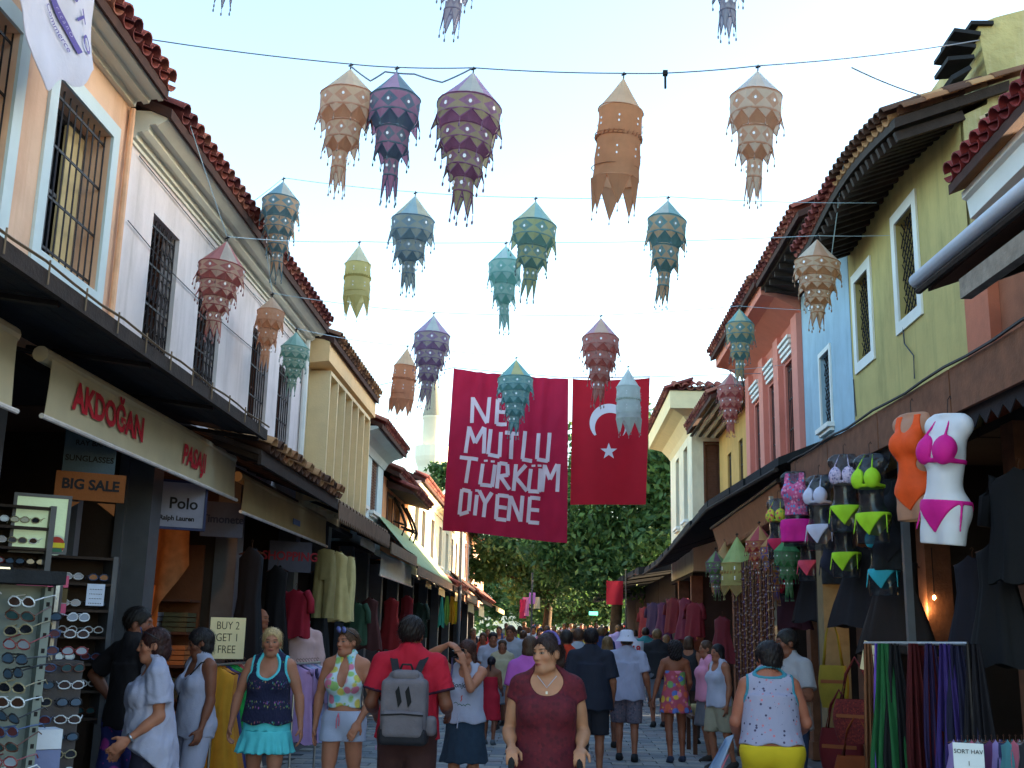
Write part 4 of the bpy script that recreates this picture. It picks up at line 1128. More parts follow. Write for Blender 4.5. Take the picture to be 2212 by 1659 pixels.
for k, (y0, y1, zt, zb, m, lb) in enumerate(((17.1,18.6,3.1,2.95,m_grey,'thin grey rolled awning under the brown canopy'),(26.0,27.2,2.95,2.7,m_canvas2,'little tan flap under the green tarpaulin'),(28.6,30.4,2.92,2.62,m_canvas2,'tan flap farther under the green tarpaulin'),(33,35.4,2.9,2.6,m_canvas2,'tan flap under the small tiled canopy'),(38,40.8,2.85,2.4,m_canvas2,'deep tan flap under the grey stall canopy'),(43,46.5,2.85,2.35,m_canvas,'cream flap hung below the orange tiled stall roof'))):
    valance(lb, -2.95+.04*k, y0, y1, zt, zb, m, tube=False)

# ------------------------------------------------------------------ shop fronts, left
def board(name, label, cat, c, ux, uy, w, hgt, mat, d=.03, fr=None):
    """a flat sign with real thickness; returns the thing and its axes"""
    c, ux, uy = Vector(c), Vector(ux).normalized(), Vector(uy).normalized(); n = ux.cross(uy)
    h = thing(name, c, label, cat)
    mb = MB(); mb.obox(c, ux*w/2, uy*hgt/2, n*d/2); mb.build('panel', mat, h)
    if fr:
        mb = MB()
        for s in (-1,1): mb.obox(c+ux*s*(w/2+.012), ux*.012, uy*(hgt/2+.024), n*(d/2+.008)); mb.obox(c+uy*s*(hgt/2+.012), ux*w/2, uy*.012, n*(d/2+.008))
        mb.build('frame', fr, h)
    return h, c+n*(d/2+.002), ux, uy
fx = Vector((.80,.60,0)).normalized()                               # boards hung to face up the street
def px_board(name, label, cat, p0, p1, x, mat, face=None, fr=None, d=.03):
    """board seen between two picture corners, at street plane x"""
    a = at((p0[0]+p1[0])/2, (p0[1]+p1[1])/2, x=x)
    s = (a-CAM_O).dot(_f)/FPX
    u = face or Vector((.86,.51,0))
    vis = abs(u.normalized().dot(_r))
    return board(name, label, cat, a, u, (0,0,1), (p1[0]-p0[0])*s/vis, (p1[1]-p0[1])*s, mat, d, fr)
b, c, ux, uy = px_board('shop_sign', 'dark grey sunglasses sign above the orange sale sign', 'sign', (148,930), (242,1022), -3.55, C(66,82,92))
lettering(b, 'SUNGLASSES', .062, c-uy*.06, ux, uy, m_ink, .001); lettering(b, 'RAY BAN', .055, c+uy*.06, ux, uy, m_ink, .001)
b, c, ux, uy = px_board('sale_sign', 'orange notched sign reading BIG SALE', 'sign', (132,1022), (258,1082), -3.50, M('orange card', S(126,68,14), .7, .08))
lettering(b, 'BIG SALE', .105, c+uy*.01, ux, uy, m_ink, .004)
mb = MB(); w_ = .16; c0 = c-uy*.12
for s in (-1,1): mb.prism([c0+ux*s*.06+uy*.0, c0+ux*s*.19+uy*0, c0+ux*s*.19-uy*.09], ux.cross(uy)*-.03)
mb.build('notched_edge', MATS['orange card'], b)
b, c, ux, uy = px_board('shop_sign', 'grey sign with a rider and the word Polo over the scarf shop', 'sign', (318,1042), (432,1138), -3.62, C(136,136,152), fr=M('navy border', S(28,38,80), .6))
lettering(b, 'Polo', .15, c+ux*.09+uy*.01, ux, uy, m_ink, .003); lettering(b, 'by Ralph Lauren', .062, c-uy*.13, ux, uy, m_ink, .002)
mb = MB(); q = c-ux*.21+uy*.06                                          # small rider mark
for (x, y, w2, h2) in ((0,0,.05,.022),(-.04,-.05,.008,.04),(.04,-.05,.008,.04),(.055,.03,.014,.035),(-.01,.045,.014,.035),(-.005,.09,.012,.012),(.02,.075,.045,.006)): mb.obox(q+ux*x+uy*y, ux*w2, uy*h2, ux.cross(uy)*.001)
mb.build('rider_mark', m_ink, b)
b, c, ux, uy = px_board('shop_sign', 'dim blue grey sign beside the Polo sign', 'sign', (440,1085), (520,1160), -3.62, C(70,76,92))
lettering(b, 'Timonete', .12, c, ux, uy, C(30,40,66), .003)
b, c, ux, uy = px_board('shop_sign', 'grey sign with red striped lettering under the tan awning', 'sign', (585,1170), (668,1235), -3.5, C(74,72,84))
lettering(b, 'SHOPPING', .16, c, ux, uy, C(140,30,40), .004)
b, c, ux, uy = px_board('price_card', 'cream handwritten card reading BUY 2 GET 1 FREE', 'sign', (457,1335), (524,1422), -2.92, M('cream card', S(226,206,160), .85, .04), d=.012)
for i, t in enumerate(('BUY 2','GET 1','FREE')): lettering(b, t, .105, c+uy*(.105-.105*i), ux, uy, m_ink, .0, shear=0) if False else lettering(b, t, .10, c+uy*(.108-.105*i), ux, uy, m_ink, -.001, sx=.8)
b, c, ux, uy = px_board('notice', 'small white printed notice on the dark sunglasses case', 'notice', (190,1262), (222,1308), -3.2, C(196,206,226), d=.008)
for i in range(4): lettering(b, '........', .05, c+uy*(.05-.032*i), ux, uy, m_ink)
b, c, ux, uy = px_board('light_panel', 'pale green backlit panel with a round club sticker', 'panel', (42,1075), (132,1188), -3.75, M('pale green lightbox', S(196,220,184), .6, .03, emis=.03), fr=m_grey)
mb = MB(); nz = ux.cross(uy); q = c+ux*.12-uy*.15
def disc(mb, c, r, mi, off): mb.prism([c+nz*off+ux*r*math.cos(k*.3142)+uy*r*math.sin(k*.3142) for k in range(20)], nz*.002, mi)
disc(mb, q, .075, 0, 0); disc(mb, q, .062, 1, .003); mb.obox(q+nz*.007, ux*.060, uy*.018, nz*.001, 2); mb.obox(q+nz*.0072-uy*.035, ux*.045, uy*.014, nz*.001, 3)
mb.build('sticker', [C(190,206,188), C(176,60,50), C(222,206,60), C(60,110,90)], b)

# sunglasses display
def sunglasses_mesh(name, frame, lens):
    mb = MB()
    for s in (-1,1):
        ring = [(s*.034+.030*math.cos(k*math.pi/5), -.002, .021*math.sin(k*math.pi/5)-.002*math.cos(2*k*math.pi/5)) for k in range(10)]
        mb.add(ring+[(x, y+.004, z) for x, y, z in ring], [tuple(range(10)), tuple(reversed(range(10,20)))]+[(k,(k+1)%10,(k+1)%10+10,k+10) for k in range(10)], 1)
        mb.tube(ring+[ring[0]], .0035, 4, 0, False)
        mb.tube([(s*.064,0,.008),(s*.069,.05,.008),(s*.067,.12,.0),(s*.064,.135,-.02)], .003, 4, 0)
    mb.tube([(-.006,-.003,.006),(0,-.006,.009),(.006,-.003,.006)], .003, 4, 0)
    return mb.mesh(name, [frame, lens])
lens_m = [M('lens %d' % i, c, .12, 0, bump=0, spec=.8) for i, c in enumerate((S(30,32,40), S(70,92,116), S(66,46,38), S(46,76,80), S(150,160,176), S(96,50,52)))]
frame_m = [C(40,40,44,.3), C(210,214,220,.3), C(90,54,42,.3), C(130,52,54,.3), C(70,90,130,.3), C(150,140,110,.3)]
FRN = ['black','white','brown','dark red','steel blue','sand','white','black']
ORD = 'first second third fourth fifth sixth seventh eighth ninth tenth eleventh twelfth thirteenth fourteenth fifteenth sixteenth seventeenth eighteenth nineteenth twentieth 21st 22nd 23rd 24th 25th'.split()
SG = [sunglasses_mesh('sunglasses', frame_m[i], lens_m[(i+1) % 6]) for i in range(6)]
SG += [sunglasses_mesh('sunglasses', frame_m[1], lens_m[4]), sunglasses_mesh('sunglasses', frame_m[0], lens_m[1])]
rk = thing('display_rack', (-2.95,5.75,0), 'white perforated upright rack packed with sunglasses at the left edge', 'display rack')
rg = random.Random(11)
rc = Vector((-3.12,5.85,0)); ru = Vector((.80,.60,0)).normalized(); rn = Vector((.60,-.80,0))
m_rack = M('white enamelled rack', S(116,126,122), .5, .06, 5., .03)
mb = MB(); mb.obox(rc+Vector((0,0,.02))-rn*.1, ru*.42, rn*.3, Vector((0,0,.02))); mb.build('base', m_rack, rk)
mb = MB(); mb.obox(rc+Vector((0,0,.95))-rn*.06, ru*.45, rn*.012, Vector((0,0,.91))); mb.build('back_panel', m_rack, rk)
mb = MB(); mb.obox(rc+Vector((0,0,1.90))-rn*.0, ru*.50, rn*.14, Vector((0,0,.035))); mb.build('header', m_black, rk)
for cx in (-.44,-.15,.15,.44):
    mb = MB(); mb.obox(rc+ru*cx+Vector((0,0,.93)), ru*.022, rn*.05, Vector((0,0,.92))); up_ = mb.build('upright', m_rack, rk)
    mb = MB()
    for k in range(22): mb.obox(rc+ru*cx+Vector((0,0,.12+k*.082))+rn*.0505, ru*.009, rn*.001, Vector((0,0,.012)))
    mb.build('peg_holes', m_ink, up_)
z_ = Vector((0,0,1)); rzr = math.atan2(ru.y, ru.x)
for ci, cx in enumerate((-.295,0,.295)):
    for k in range(23):
        p_ = rc+ru*cx+z_*(.14+k*.074)+rn*.10; vi = rg.choice((0,1,1,2,3,4,5,6,6,7))
        o = put('sunglasses', SG[vi], None, p_, (rg.uniform(.1,.5), rg.uniform(-.12,.12), rzr+rg.uniform(-.25,.25)-.95), (1.3,)*3)
        tag(o, '%s framed sunglasses, %s from the top in the %s column of the white rack' % (FRN[vi], ORD[22-k], ('left','middle','right')[ci]), 'sunglasses', 'sunglasses on the white rack')
# turning stand and dark cases behind
st = thing('display_stand', (-3.1,7.1,0), 'slim turning stand of coloured sunglasses behind the white rack', 'display stand')
sc_ = Vector((-3.08,6.95,0)); mb = MB(); mb.tube([sc_, sc_+z_*1.9], .03, 8); mb.obox(sc_+z_*.02, (.2,0,0), (0,.2,0), (0,0,.02)); mb.build('pole', m_silver, st)
mb = MB(); mb.obox(sc_+z_*.72, ru*.16, rn*.16, z_*.72); mb.build('drum', C(70,66,70,.6), st)
for k in range(15):
    for s in (-.08,.09):
        vi = rg.randrange(8); o = put('sunglasses', SG[vi], None, sc_+ru*s+rn*.20+z_*(.30+k*.1), (rg.uniform(0,.3),0,rzr+rg.uniform(-.3,.3)), (1.15,)*3)
        tag(o, '%s framed sunglasses, %s from the bottom on the %s of the slim turning stand' % (FRN[vi], ORD[k], 'left' if s < 0 else 'right'), 'sunglasses', 'sunglasses on the turning stand')
bx = [S(204,210,222), S(110,120,160), S(204,210,222), S(190,52,84), S(160,190,214), S(80,90,160), S(190,198,210), S(196,60,86), S(190,170,206), S(206,166,40)]
for k, cc in enumerate(bx[::-1]):
    mb = MB(); q = Vector((-2.83,6.42,0)); mb.obox(q+z_*(.06+k*.108), ru*.075, rn*.09, z_*.052)
    o = mb.build('box', M('box %d' % k, cc, .6, .06), None, origin=q+z_*(.06+k*.108)); tag(o, ('%s flat box in the striped stack, %s' % (('yellow','lilac','crimson','grey','violet blue','sky blue','crimson','pale grey','slate','white')[k], ('at the bottom','second from the ground','third from the ground','fourth from the ground','in the middle','above the violet one','above the sky blue one','third from the top','just under the top','on top')[k])), 'box', 'stacked boxes beside the sunglasses rack')
def cabinet(label, c, w, d, hgt, shelves, mat, items, sc=1.3, grp='sunglasses in the dark cases'):
    c = Vector(c); h = thing('glass_case', c, label, 'display case')
    mb = MB(); mb.obox(c+z_*hgt/2-rn*d/2, ru*w/2, rn*.015, z_*hgt/2); mb.build('back_panel', mat, h)
    for s in (-1,1): mb = MB(); mb.obox(c+ru*s*w/2+z_*hgt/2, ru*.02, rn*d/2, z_*hgt/2); mb.build('side_post', m_grey, h)
    for k in range(shelves+1): mb = MB(); mb.obox(c+z_*(.04+(hgt-.06)*k/shelves), ru*(w/2-.02), rn*(d/2-.01), z_*.010); mb.build('shelf', mat, h)
    for k in range(shelves):
        for i in range(items):
            p_ = c+ru*(-w/2+w*(i+.5)/items)+rn*d*.2+z_*(.04+(hgt-.06)*k/shelves+.06)
            vi = rg.randrange(8); o = put('sunglasses', SG[vi], None, p_, (rg.uniform(-.1,.2),0,rzr+rg.uniform(-.2,.2)), (sc,)*3)
            tag(o, '%s sunglasses, %s from left, %s shelf up, %s' % (FRN[vi], ORD[i], ORD[k], label), 'sunglasses', grp)
    return h
cabinet('the black case below the notice', (-3.55,7.75,0), .5, .3, 1.1, 6, m_black, 3)
cabinet('the case under the green panel', (-4.0,7.9,1.55), .7, .25, .95, 6, m_dwood, 5, 1.0)
cabinet('the narrow mirrored case', (-3.85,8.9,.9), .6, .3, 1.3, 6, m_dark2, 3, 1.2)
mb = MB(); q = at(88,1285,x=-3.3)
for i, (dz, cc) in enumerate(((.09,S(196,90,120)),(.0,S(120,100,60)),(-.09,S(196,90,120)))): mb.obox(q+z_*dz, ru*.16, rn*.02, z_*(.038 if i != 1 else .045), i)
tag(mb.build('sign', [M('pink strip a', S(196,90,120)), M('mid strip', S(90,74,44)), M('pink strip b', S(190,84,116))], None, origin=q), 'small pink striped sign on top of the white rack', 'sign')
mb = MB(); q = at(22,1285,x=-3.0); mb.obox(q, ru*.03-z_*.0, rn*.01, z_*.15+ru*-.05); o = mb.build('mirror', M('mirror glass', S(190,200,214), .1, 0, bump=0, metal=.8), None, origin=q); tag(o, 'small tilted black framed mirror above the white rack', 'mirror')
mb = MB(); mb.obox(q-rn*.012, ru*.045, rn*.006, z_*.17+ru*-.05); mb.build('frame', m_ink, o)
for (px0, px1) in ((130,152),(238,250)):
    q = at((px0+px1)/2, 1300, x=-3.95); mb = MB(); mb.box((q.x-.04,q.y-.05,0), (q.x+.04,q.y+.05,3.3)); tag(mb.build('post', m_grey, None, origin=(q.x,q.y,0)), 'grey steel shop post %s the notice' % ('left of' if px0 < 200 else 'right of'), 'post')

# scarf shop, lit warm
wl = bpy.data.lights.new('shop lamp', 'POINT'); wl.energy = 2.6; wl.color = (1,.42,.14); wl.shadow_soft_size = .08
lp = thing('shop_lamp', (-4.5,10.5,2.95), 'small warm lamp glowing inside the scarf shop', 'lamp')
wo = bpy.data.objects.new('bulb_light', wl); COL.objects.link(wo); wo.parent = lp; wo.location = (0,0,-.12)
mb = MB(); mb.lathe([(.02,.06),(.09,0),(.085,0),(.015,.055)], 12, (-4.5,10.5,2.95)); mb.build('shade', m_iron, lp)
mb = MB(); mb.lathe([(.0,.02),(.03,0),(.035,-.03),(.0,-.06)], 10, (-4.5,10.5,2.99)); mb.build('bulb', M('warm bulb', (1,.6,.25), .4, 0, bump=0, emis=6), lp)
mb = MB(); mb.tube([(-4.5,10.5,3.0),(-4.5,10.5,3.42)], .005, 4); mb.build('cord', m_ink, lp)
sh = thing('shelf_unit', (-5.2,11.8,0), 'dark shelves of folded cloth at the back of the scarf shop', 'shelves')
sx0, sy = -5.6, 12.7
for k in range(5): mb = MB(); mb.box((-6.2,12.55,.5+k*.36), (-4.05,12.95,.525+k*.36)); mb.build('shelf', m_wood, sh)
mb = MB(); mb.box((-6.2,12.93,.3), (-4.05,12.97,2.6)); mb.build('back_panel', M('orange plaster back', S(112,66,42), .8, .1), sh)
cl = [S(120,40,40), S(150,130,150), S(90,84,60), S(190,110,60), S(150,150,170), S(176,140,90), S(110,30,40)]
nm_ = ['maroon','lilac grey','olive','apricot','pale grey','sand','wine red']
for k in range(4):
    for i in range(6):
        x = -6.0+i*.33; ci = rg.randrange(7)
        mb = MB()
        for q in range(4): mb.box((x+.01*rg.random(),12.58,.53+k*.36+q*.055), (x+.28,12.9,.575+k*.36+q*.055))
        tag(mb.build('folded_cloth', M('folded %d' % ci, cl[ci], .9, .1), None, origin=(x,12.7,.53+k*.36)), '%s cloth pile, %s from left, %s scarf shop shelf up' % (nm_[ci], ORD[i], ORD[k]), 'folded cloth', 'folded cloth on the scarf shop shelves')
m_pash = M('printed shawl', S(140,98,64), .9, .25, 9., .1)
mb = MB(); mb.grid(lambda u, v: (-5.0+1.0*u, 12.25-.05*math.sin(u*19)-.05*math.sin(u*7+v*3), 2.85-v*(.45+.75*math.sin(math.pi*(u*.8+.1))**2)), 30, 10); tag(mb.build('shawl', m_pash, None, True, (-4.5,12.2,2.85)), 'large tan printed shawl draped high in the scarf shop', 'shawl')
mb = MB(); mb.grid(lambda u, v: (-4.45+.18*u, 12.2+.03*math.sin(u*12), 2.1-v*.5), 6, 4); tag(mb.build('shawl', C(196,120,60), None, True, (-4.4,12.2,2.1)), 'narrow orange scarf end hanging under the printed shawl', 'scarf')

# ------------------------------------------------------------------ hanging clothes
def garment(kind, w=.44, hgt=.66, d=.07, seed=0):
    """a garment on a hanger, hanging from z=0; faces -Y"""
    rg = random.Random(seed); ph = rg.uniform(0,6)
    mb = MB()
    prof = {'shirt':[(0,.10),(.03,.26),(.08,.44),(.14,.47),(.5,.44),(1.,.50)],'dress':[(0,.10),(.03,.24),(.06,.36),(.2,.34),(.36,.32),(1.,.60)],'trousers':[(0,.34),(.06,.37),(.2,.42),(.44,.44)]}[kind]
    ts = [p[0] for p in prof]; ws = [p[1] for p in prof]
    def fn(u, v):
        a = u*2*math.pi; t = ts[0]+(ts[-1]-ts[0])*v; hw = float(np.interp(t, ts, ws))*w
        f = 1+(.16*math.sin(7*a+ph+2*t)+.08*math.sin(13*a+2*ph))*min(1, t*1.4)
        return (hw*math.cos(a)*(.4+.6*f), d*.5*math.sin(a)*(1+.9*t)*f, -t*hgt+(.02*math.sin(a*5+ph) if v == 1 else 0)-.03*abs(math.cos(a))*(1-min(1,t*6)))
    mb.grid(fn, 36, 14)
    if kind == 'trousers':
        for s in (-1,1):
            def leg(u, v, s=s):
                a = u*2*math.pi; t = .40+.60*v; f = 1+.14*math.sin(5*a+ph+3*v)
                return (s*w*(.22+.01*v)+w*(.215-.035*v)*math.cos(a)*f, d*.55*math.sin(a)*f*(1+.4*v), -t*hgt)
            mb.grid(leg, 20, 10)
    if kind == 'shirt':
        for s in (-1,1): mb.tube([(s*w*.36,0,-.07*hgt),(s*w*.52,0,-.24*hgt),(s*w*.57,-.01,-.5*hgt)], [.055,.05,.05], 7)
    return mb
HANG = MB(); HANG.tube([(-.17,0,-.075),(0,0,-.03),(.17,0,-.075),(-.17,0,-.075)], .005, 4); HANG.tube([(0,0,-.03),(0,0,.03),(.015,0,.05),(.0,0,.065),(-.015,0,.05)], .003, 4)
hang_me = HANG.mesh('hanger', m_wood)
GM = {}
def hang(name, label, cat, loc, rz, kind, col, w=.44, hgt=.66, d=.07, seed=0, group=None, mat=None):
    key = (kind, col, w, hgt, d, seed)
    if key not in GM: GM[key] = garment(kind, w, hgt, d, seed).mesh(name, mat or C(*col), True)
    h = thing(name, loc, label, cat, group, rz)
    put('cloth', GM[key], h); put('hanger', hang_me, h, sc=(w/.44,)*3)
    return h
def rack(label, a, b, z, two=False):
    a, b = Vector(a), Vector(b); h = thing('clothes_rack', (a+b)/2, label, 'clothes rack')
    mb = MB(); mb.tube([a+z_*z, b+z_*z], .014, 8); mb.build('rail', m_silver, h)
    dr = (b-a).normalized(); pr = Vector((-dr.y, dr.x, 0))
    for q in (a, b):
        mb = MB(); mb.tube([q+z_*.03, q+z_*(z+.01)], .014, 8); mb.tube([q+pr*.25+z_*.03, q-pr*.25+z_*.03], .014, 8); mb.build('leg', m_silver, h)
    return h
# rack with green and orange dresses beside the blonde woman
ra, rb = at(462,1500,y=11.3), at(528,1500,y=12.4); ra.z = rb.z = 0
rack('steel clothes rack of bright dresses left of the blonde woman', ra, rb, 1.30)
cols = [((214,150,40),'orange yellow'), ((196,130,50),'amber'), ((60,60,110),'indigo'), ((30,150,60),'bright green'), ((36,140,70),'deep green'), ((190,80,80),'salmon red'), ((220,200,180),'cream')]
dr = (rb-ra).normalized(); rzd = math.atan2(dr.y, dr.x)+math.pi/2
for k, (cc, nn) in enumerate(cols):
    hang('dress', '%s dress on the rack left of the blonde woman' % nn, 'dress', ra+(rb-ra)*((k+.6)/7.4)+z_*1.29, rzd, 'dress', cc, .46, 1.05, .10, k)
ra, rb = at(638,1440,y=13.0), at(690,1440,y=13.9); ra.z = rb.z = 0
rack('low clothes rack of lilac shirts behind the woman in the halter top', ra, rb, 1.28)
dr = (rb-ra).normalized(); rzd = math.atan2(dr.y, dr.x)+math.pi/2
cols = [((176,140,190),'mauve'), ((60,50,90),'dark violet'), ((190,160,206),'pale lilac'), ((150,160,204),'periwinkle'), ((170,180,214),'powder blue'), ((196,170,206),'pink lilac'), ((140,150,196),'slate blue'), ((206,204,220),'off white')]
for k, (cc, nn) in enumerate(cols):
    hang('shirt', '%s shirt on the low rack behind the halter top woman' % nn, 'shirt', ra+(rb-ra)*((k+.6)/8.4)+z_*1.27, rzd, 'shirt', cc, .46, .86, .06, k)
for k, (px, py, x, kind, cc, w_, h_, nn) in enumerate(((705,1185,-3.15,'trousers',(150,136,92),.42,.95,'long olive trousers hanging under the brown canopy'),(732,1190,-3.05,'dress',(206,186,130),.46,.98,'sand coloured long skirt hanging under the brown canopy'),(752,1200,-3.0,'trousers',(214,196,140),.34,.95,'pale trousers hanging beside the sand skirt'),
      (640,1272,-3.35,'shirt',(150,28,50),.5,.62,'crimson shirt hanging in the shop doorway'),(652,1330,-3.4,'dress',(96,190,180),.42,.7,'turquoise dress hanging below the crimson shirt'),(600,1220,-3.6,'dress',(30,28,34),.5,1.3,'long black dress hanging behind the sale card'),(545,1180,-3.4,'dress',(24,26,34),.5,1.6,'black abaya hanging at the dark shop corner'),(690,1225,-3.3,'dress',(34,34,40),.44,1.3,'black coat hanging beside the olive trousers'),
      (770,1300,-3.3,'shirt',(60,90,70),.5,.7,'dark green shirt hanging in the fourth shop'),(800,1290,-3.2,'dress',(90,50,50),.5,.9,'maroon dress hanging behind the backpack man'),(846,1290,-3.1,'dress',(150,40,44),.5,1.0,'red dress hanging under the short white awning'),(880,1285,-3.1,'dress',(120,30,40),.45,1.0,'dark red dress hanging under the short white awning'),(905,1300,-3.1,'shirt',(40,60,50),.5,.8,'dark shirt hanging past the white awning'))):
    p_ = at(px, py, x=x); hang(nn.split()[-5] if False else kind if kind != 'trousers' else 'trousers', nn, {'dress':'dress','shirt':'shirt','trousers':'trousers'}[kind], p_, -.5, kind, cc, w_, h_, .1, 20+k)
# scarves and beads
def scarf(label, p, length, w, col, rz=0., seed=0, cat='scarf', group=None, top=.4, mat=None, name='scarf'):
    rg = random.Random(seed); ph = rg.uniform(0,6); mb = MB()
    def fn(u, v):
        ww = w*(top+(1-top)*min(1, v*1.6))
        return ((u-.5)*ww*(.62+.12*math.sin(v*3+ph)), (.05*math.sin(u*17+ph+v*1.5)+.03*math.sin(u*31+2*ph))*min(1, .35+v), -length*v+.04*math.sin(u*7+ph)*v)
    mb.grid(fn, 26, 10); me = mb.mesh(name, mat or C(*col, trans=.15), True)
    o = put(name, me, None, p, (0,0,rz)); tag(o, label, cat, group); return o
for k, (px, py, cc, nn) in enumerate(((955,1290,(90,190,170),'turquoise'),(966,1288,(150,190,90),'lime'),(976,1288,(210,160,50),'golden'),(984,1290,(226,206,60),'yellow'),(991,1292,(214,120,40),'orange'))):
    scarf('%s tassel scarf in the bright bunch hanging under the green tarpaulin' % nn, at(px,py,x=-2.85), .75, .24, cc, .2*k, k)
for k, (px, py, y) in enumerate(((1093,1360,46),(1104,1362,46))): scarf('thin yellow banner strip hanging far under the stall roofs, %s of the pair' % ('left' if k == 0 else 'right'), at(px,py,y=y), 1.3, .3, (216,206,50), 0, k, 'banner strip')
# mannequins, left
def swim_field(F, kind):
    pass
MAN_S = skin_mat((150,96,70))
def dummy(label, loc, rz, top_mat, skincol, H=1.7, sex='m', tr=None, yaw=0.):
    F = Fig(H, sex, yaw=yaw, arms={1:((.18,.0,-1),(.02,-.1,-1),{}), -1:((-.18,.0,-1),(-.02,-.1,-1),{})})
    cl = [('shirt', g_top(F, hem=.84, neck=[((0,-.05,1.50),(.07,.10,.10))], sleeve=.50, drape=.06), top_mat, .013)]
    cl.append(('trousers', g_legs(F, .98, .10), tr or C(60,56,60), .016))
    return person(F, loc, rz, label, skin_mat(skincol), None, cl, .013, name='mannequin', cat='mannequin')
p_ = at(650,1420,y=14.9); dummy('shop mannequin in a pale pink long sleeved shirt behind the blonde woman', (p_.x,14.9,.24), .15, M('pale pink shirt', S(214,176,176), .85, .06), (96,60,48), 1.66, 'm')
p_ = at(557,1420,y=13.6); dummy('shop mannequin in a mustard tan shirt standing side on', (p_.x,13.6,.24), R(62), M('mustard shirt', S(190,156,92), .85, .08), (150,96,70), 1.66, 'm', yaw=.2)
# ------------------------------------------------------------------ cloth lanterns
def lantern_mat(A, B, key, dark=False):
    nm = 'lantern print '+key
    if nm in MATS: return MATS[nm]
    m, n, b = new_mat(nm)
    x, y, _ = n.xyz(n.coord('UV'))
    fu = n.math('ABSOLUTE', n.math('SUBTRACT', n.math('FRACT', n.math('MULTIPLY', x, 8.)), .5))
    fv = n.math('ABSOLUTE', n.math('SUBTRACT', y, .5))
    d = n.math('ADD', fu, n.math('MULTIPLY', fv, 1.15))
    dia = n.step(d, .47, .44); inn = n.step(d, .22, .19)
    edge = n.step(fv, .40, .42)
    c = n.mix(dia, S(*B), S(*A)); c = n.mix(n.math('MULTIPLY', inn, .35), c, S(*B)); c = n.mix(edge, c, S(*A))
    nz = n.step(n.noise(n.coord(), 7., 4).outputs[0], .3, .7)
    c = n.mix(n.math('MULTIPLY', nz, .18), c, (.9,.88,.84))
    n.put(b.inputs['Base Color'], c); b.inputs['Roughness'].default_value = .9
    out = m.node_tree.nodes['Material Output']; t = n.node('ShaderNodeBsdfTranslucent'); n.put(t.inputs[0], c)
    mx = n.node('ShaderNodeMixShader'); mx.inputs[0].default_value = .62
    n.l.new(b.outputs[0], mx.inputs[1]); n.l.new(t.outputs[0], mx.inputs[2]); n.l.new(mx.outputs[0], out.inputs[0])
    MATS[nm] = m
    return m
m_glint = M('white glint sequin', (.95,.95,.95), .25, 0, bump=0, spec=.8)  # white colour stands in for the bright reflection of the mirror discs
def pale(c, f=.36): return tuple(int(q+(226-q)*f) for q in c)  # veiling glare put into the lantern dyes as a pale wash
def lc(c, t=.62): return C(*pale(c), .9, .1, trans=t, bump=.08)
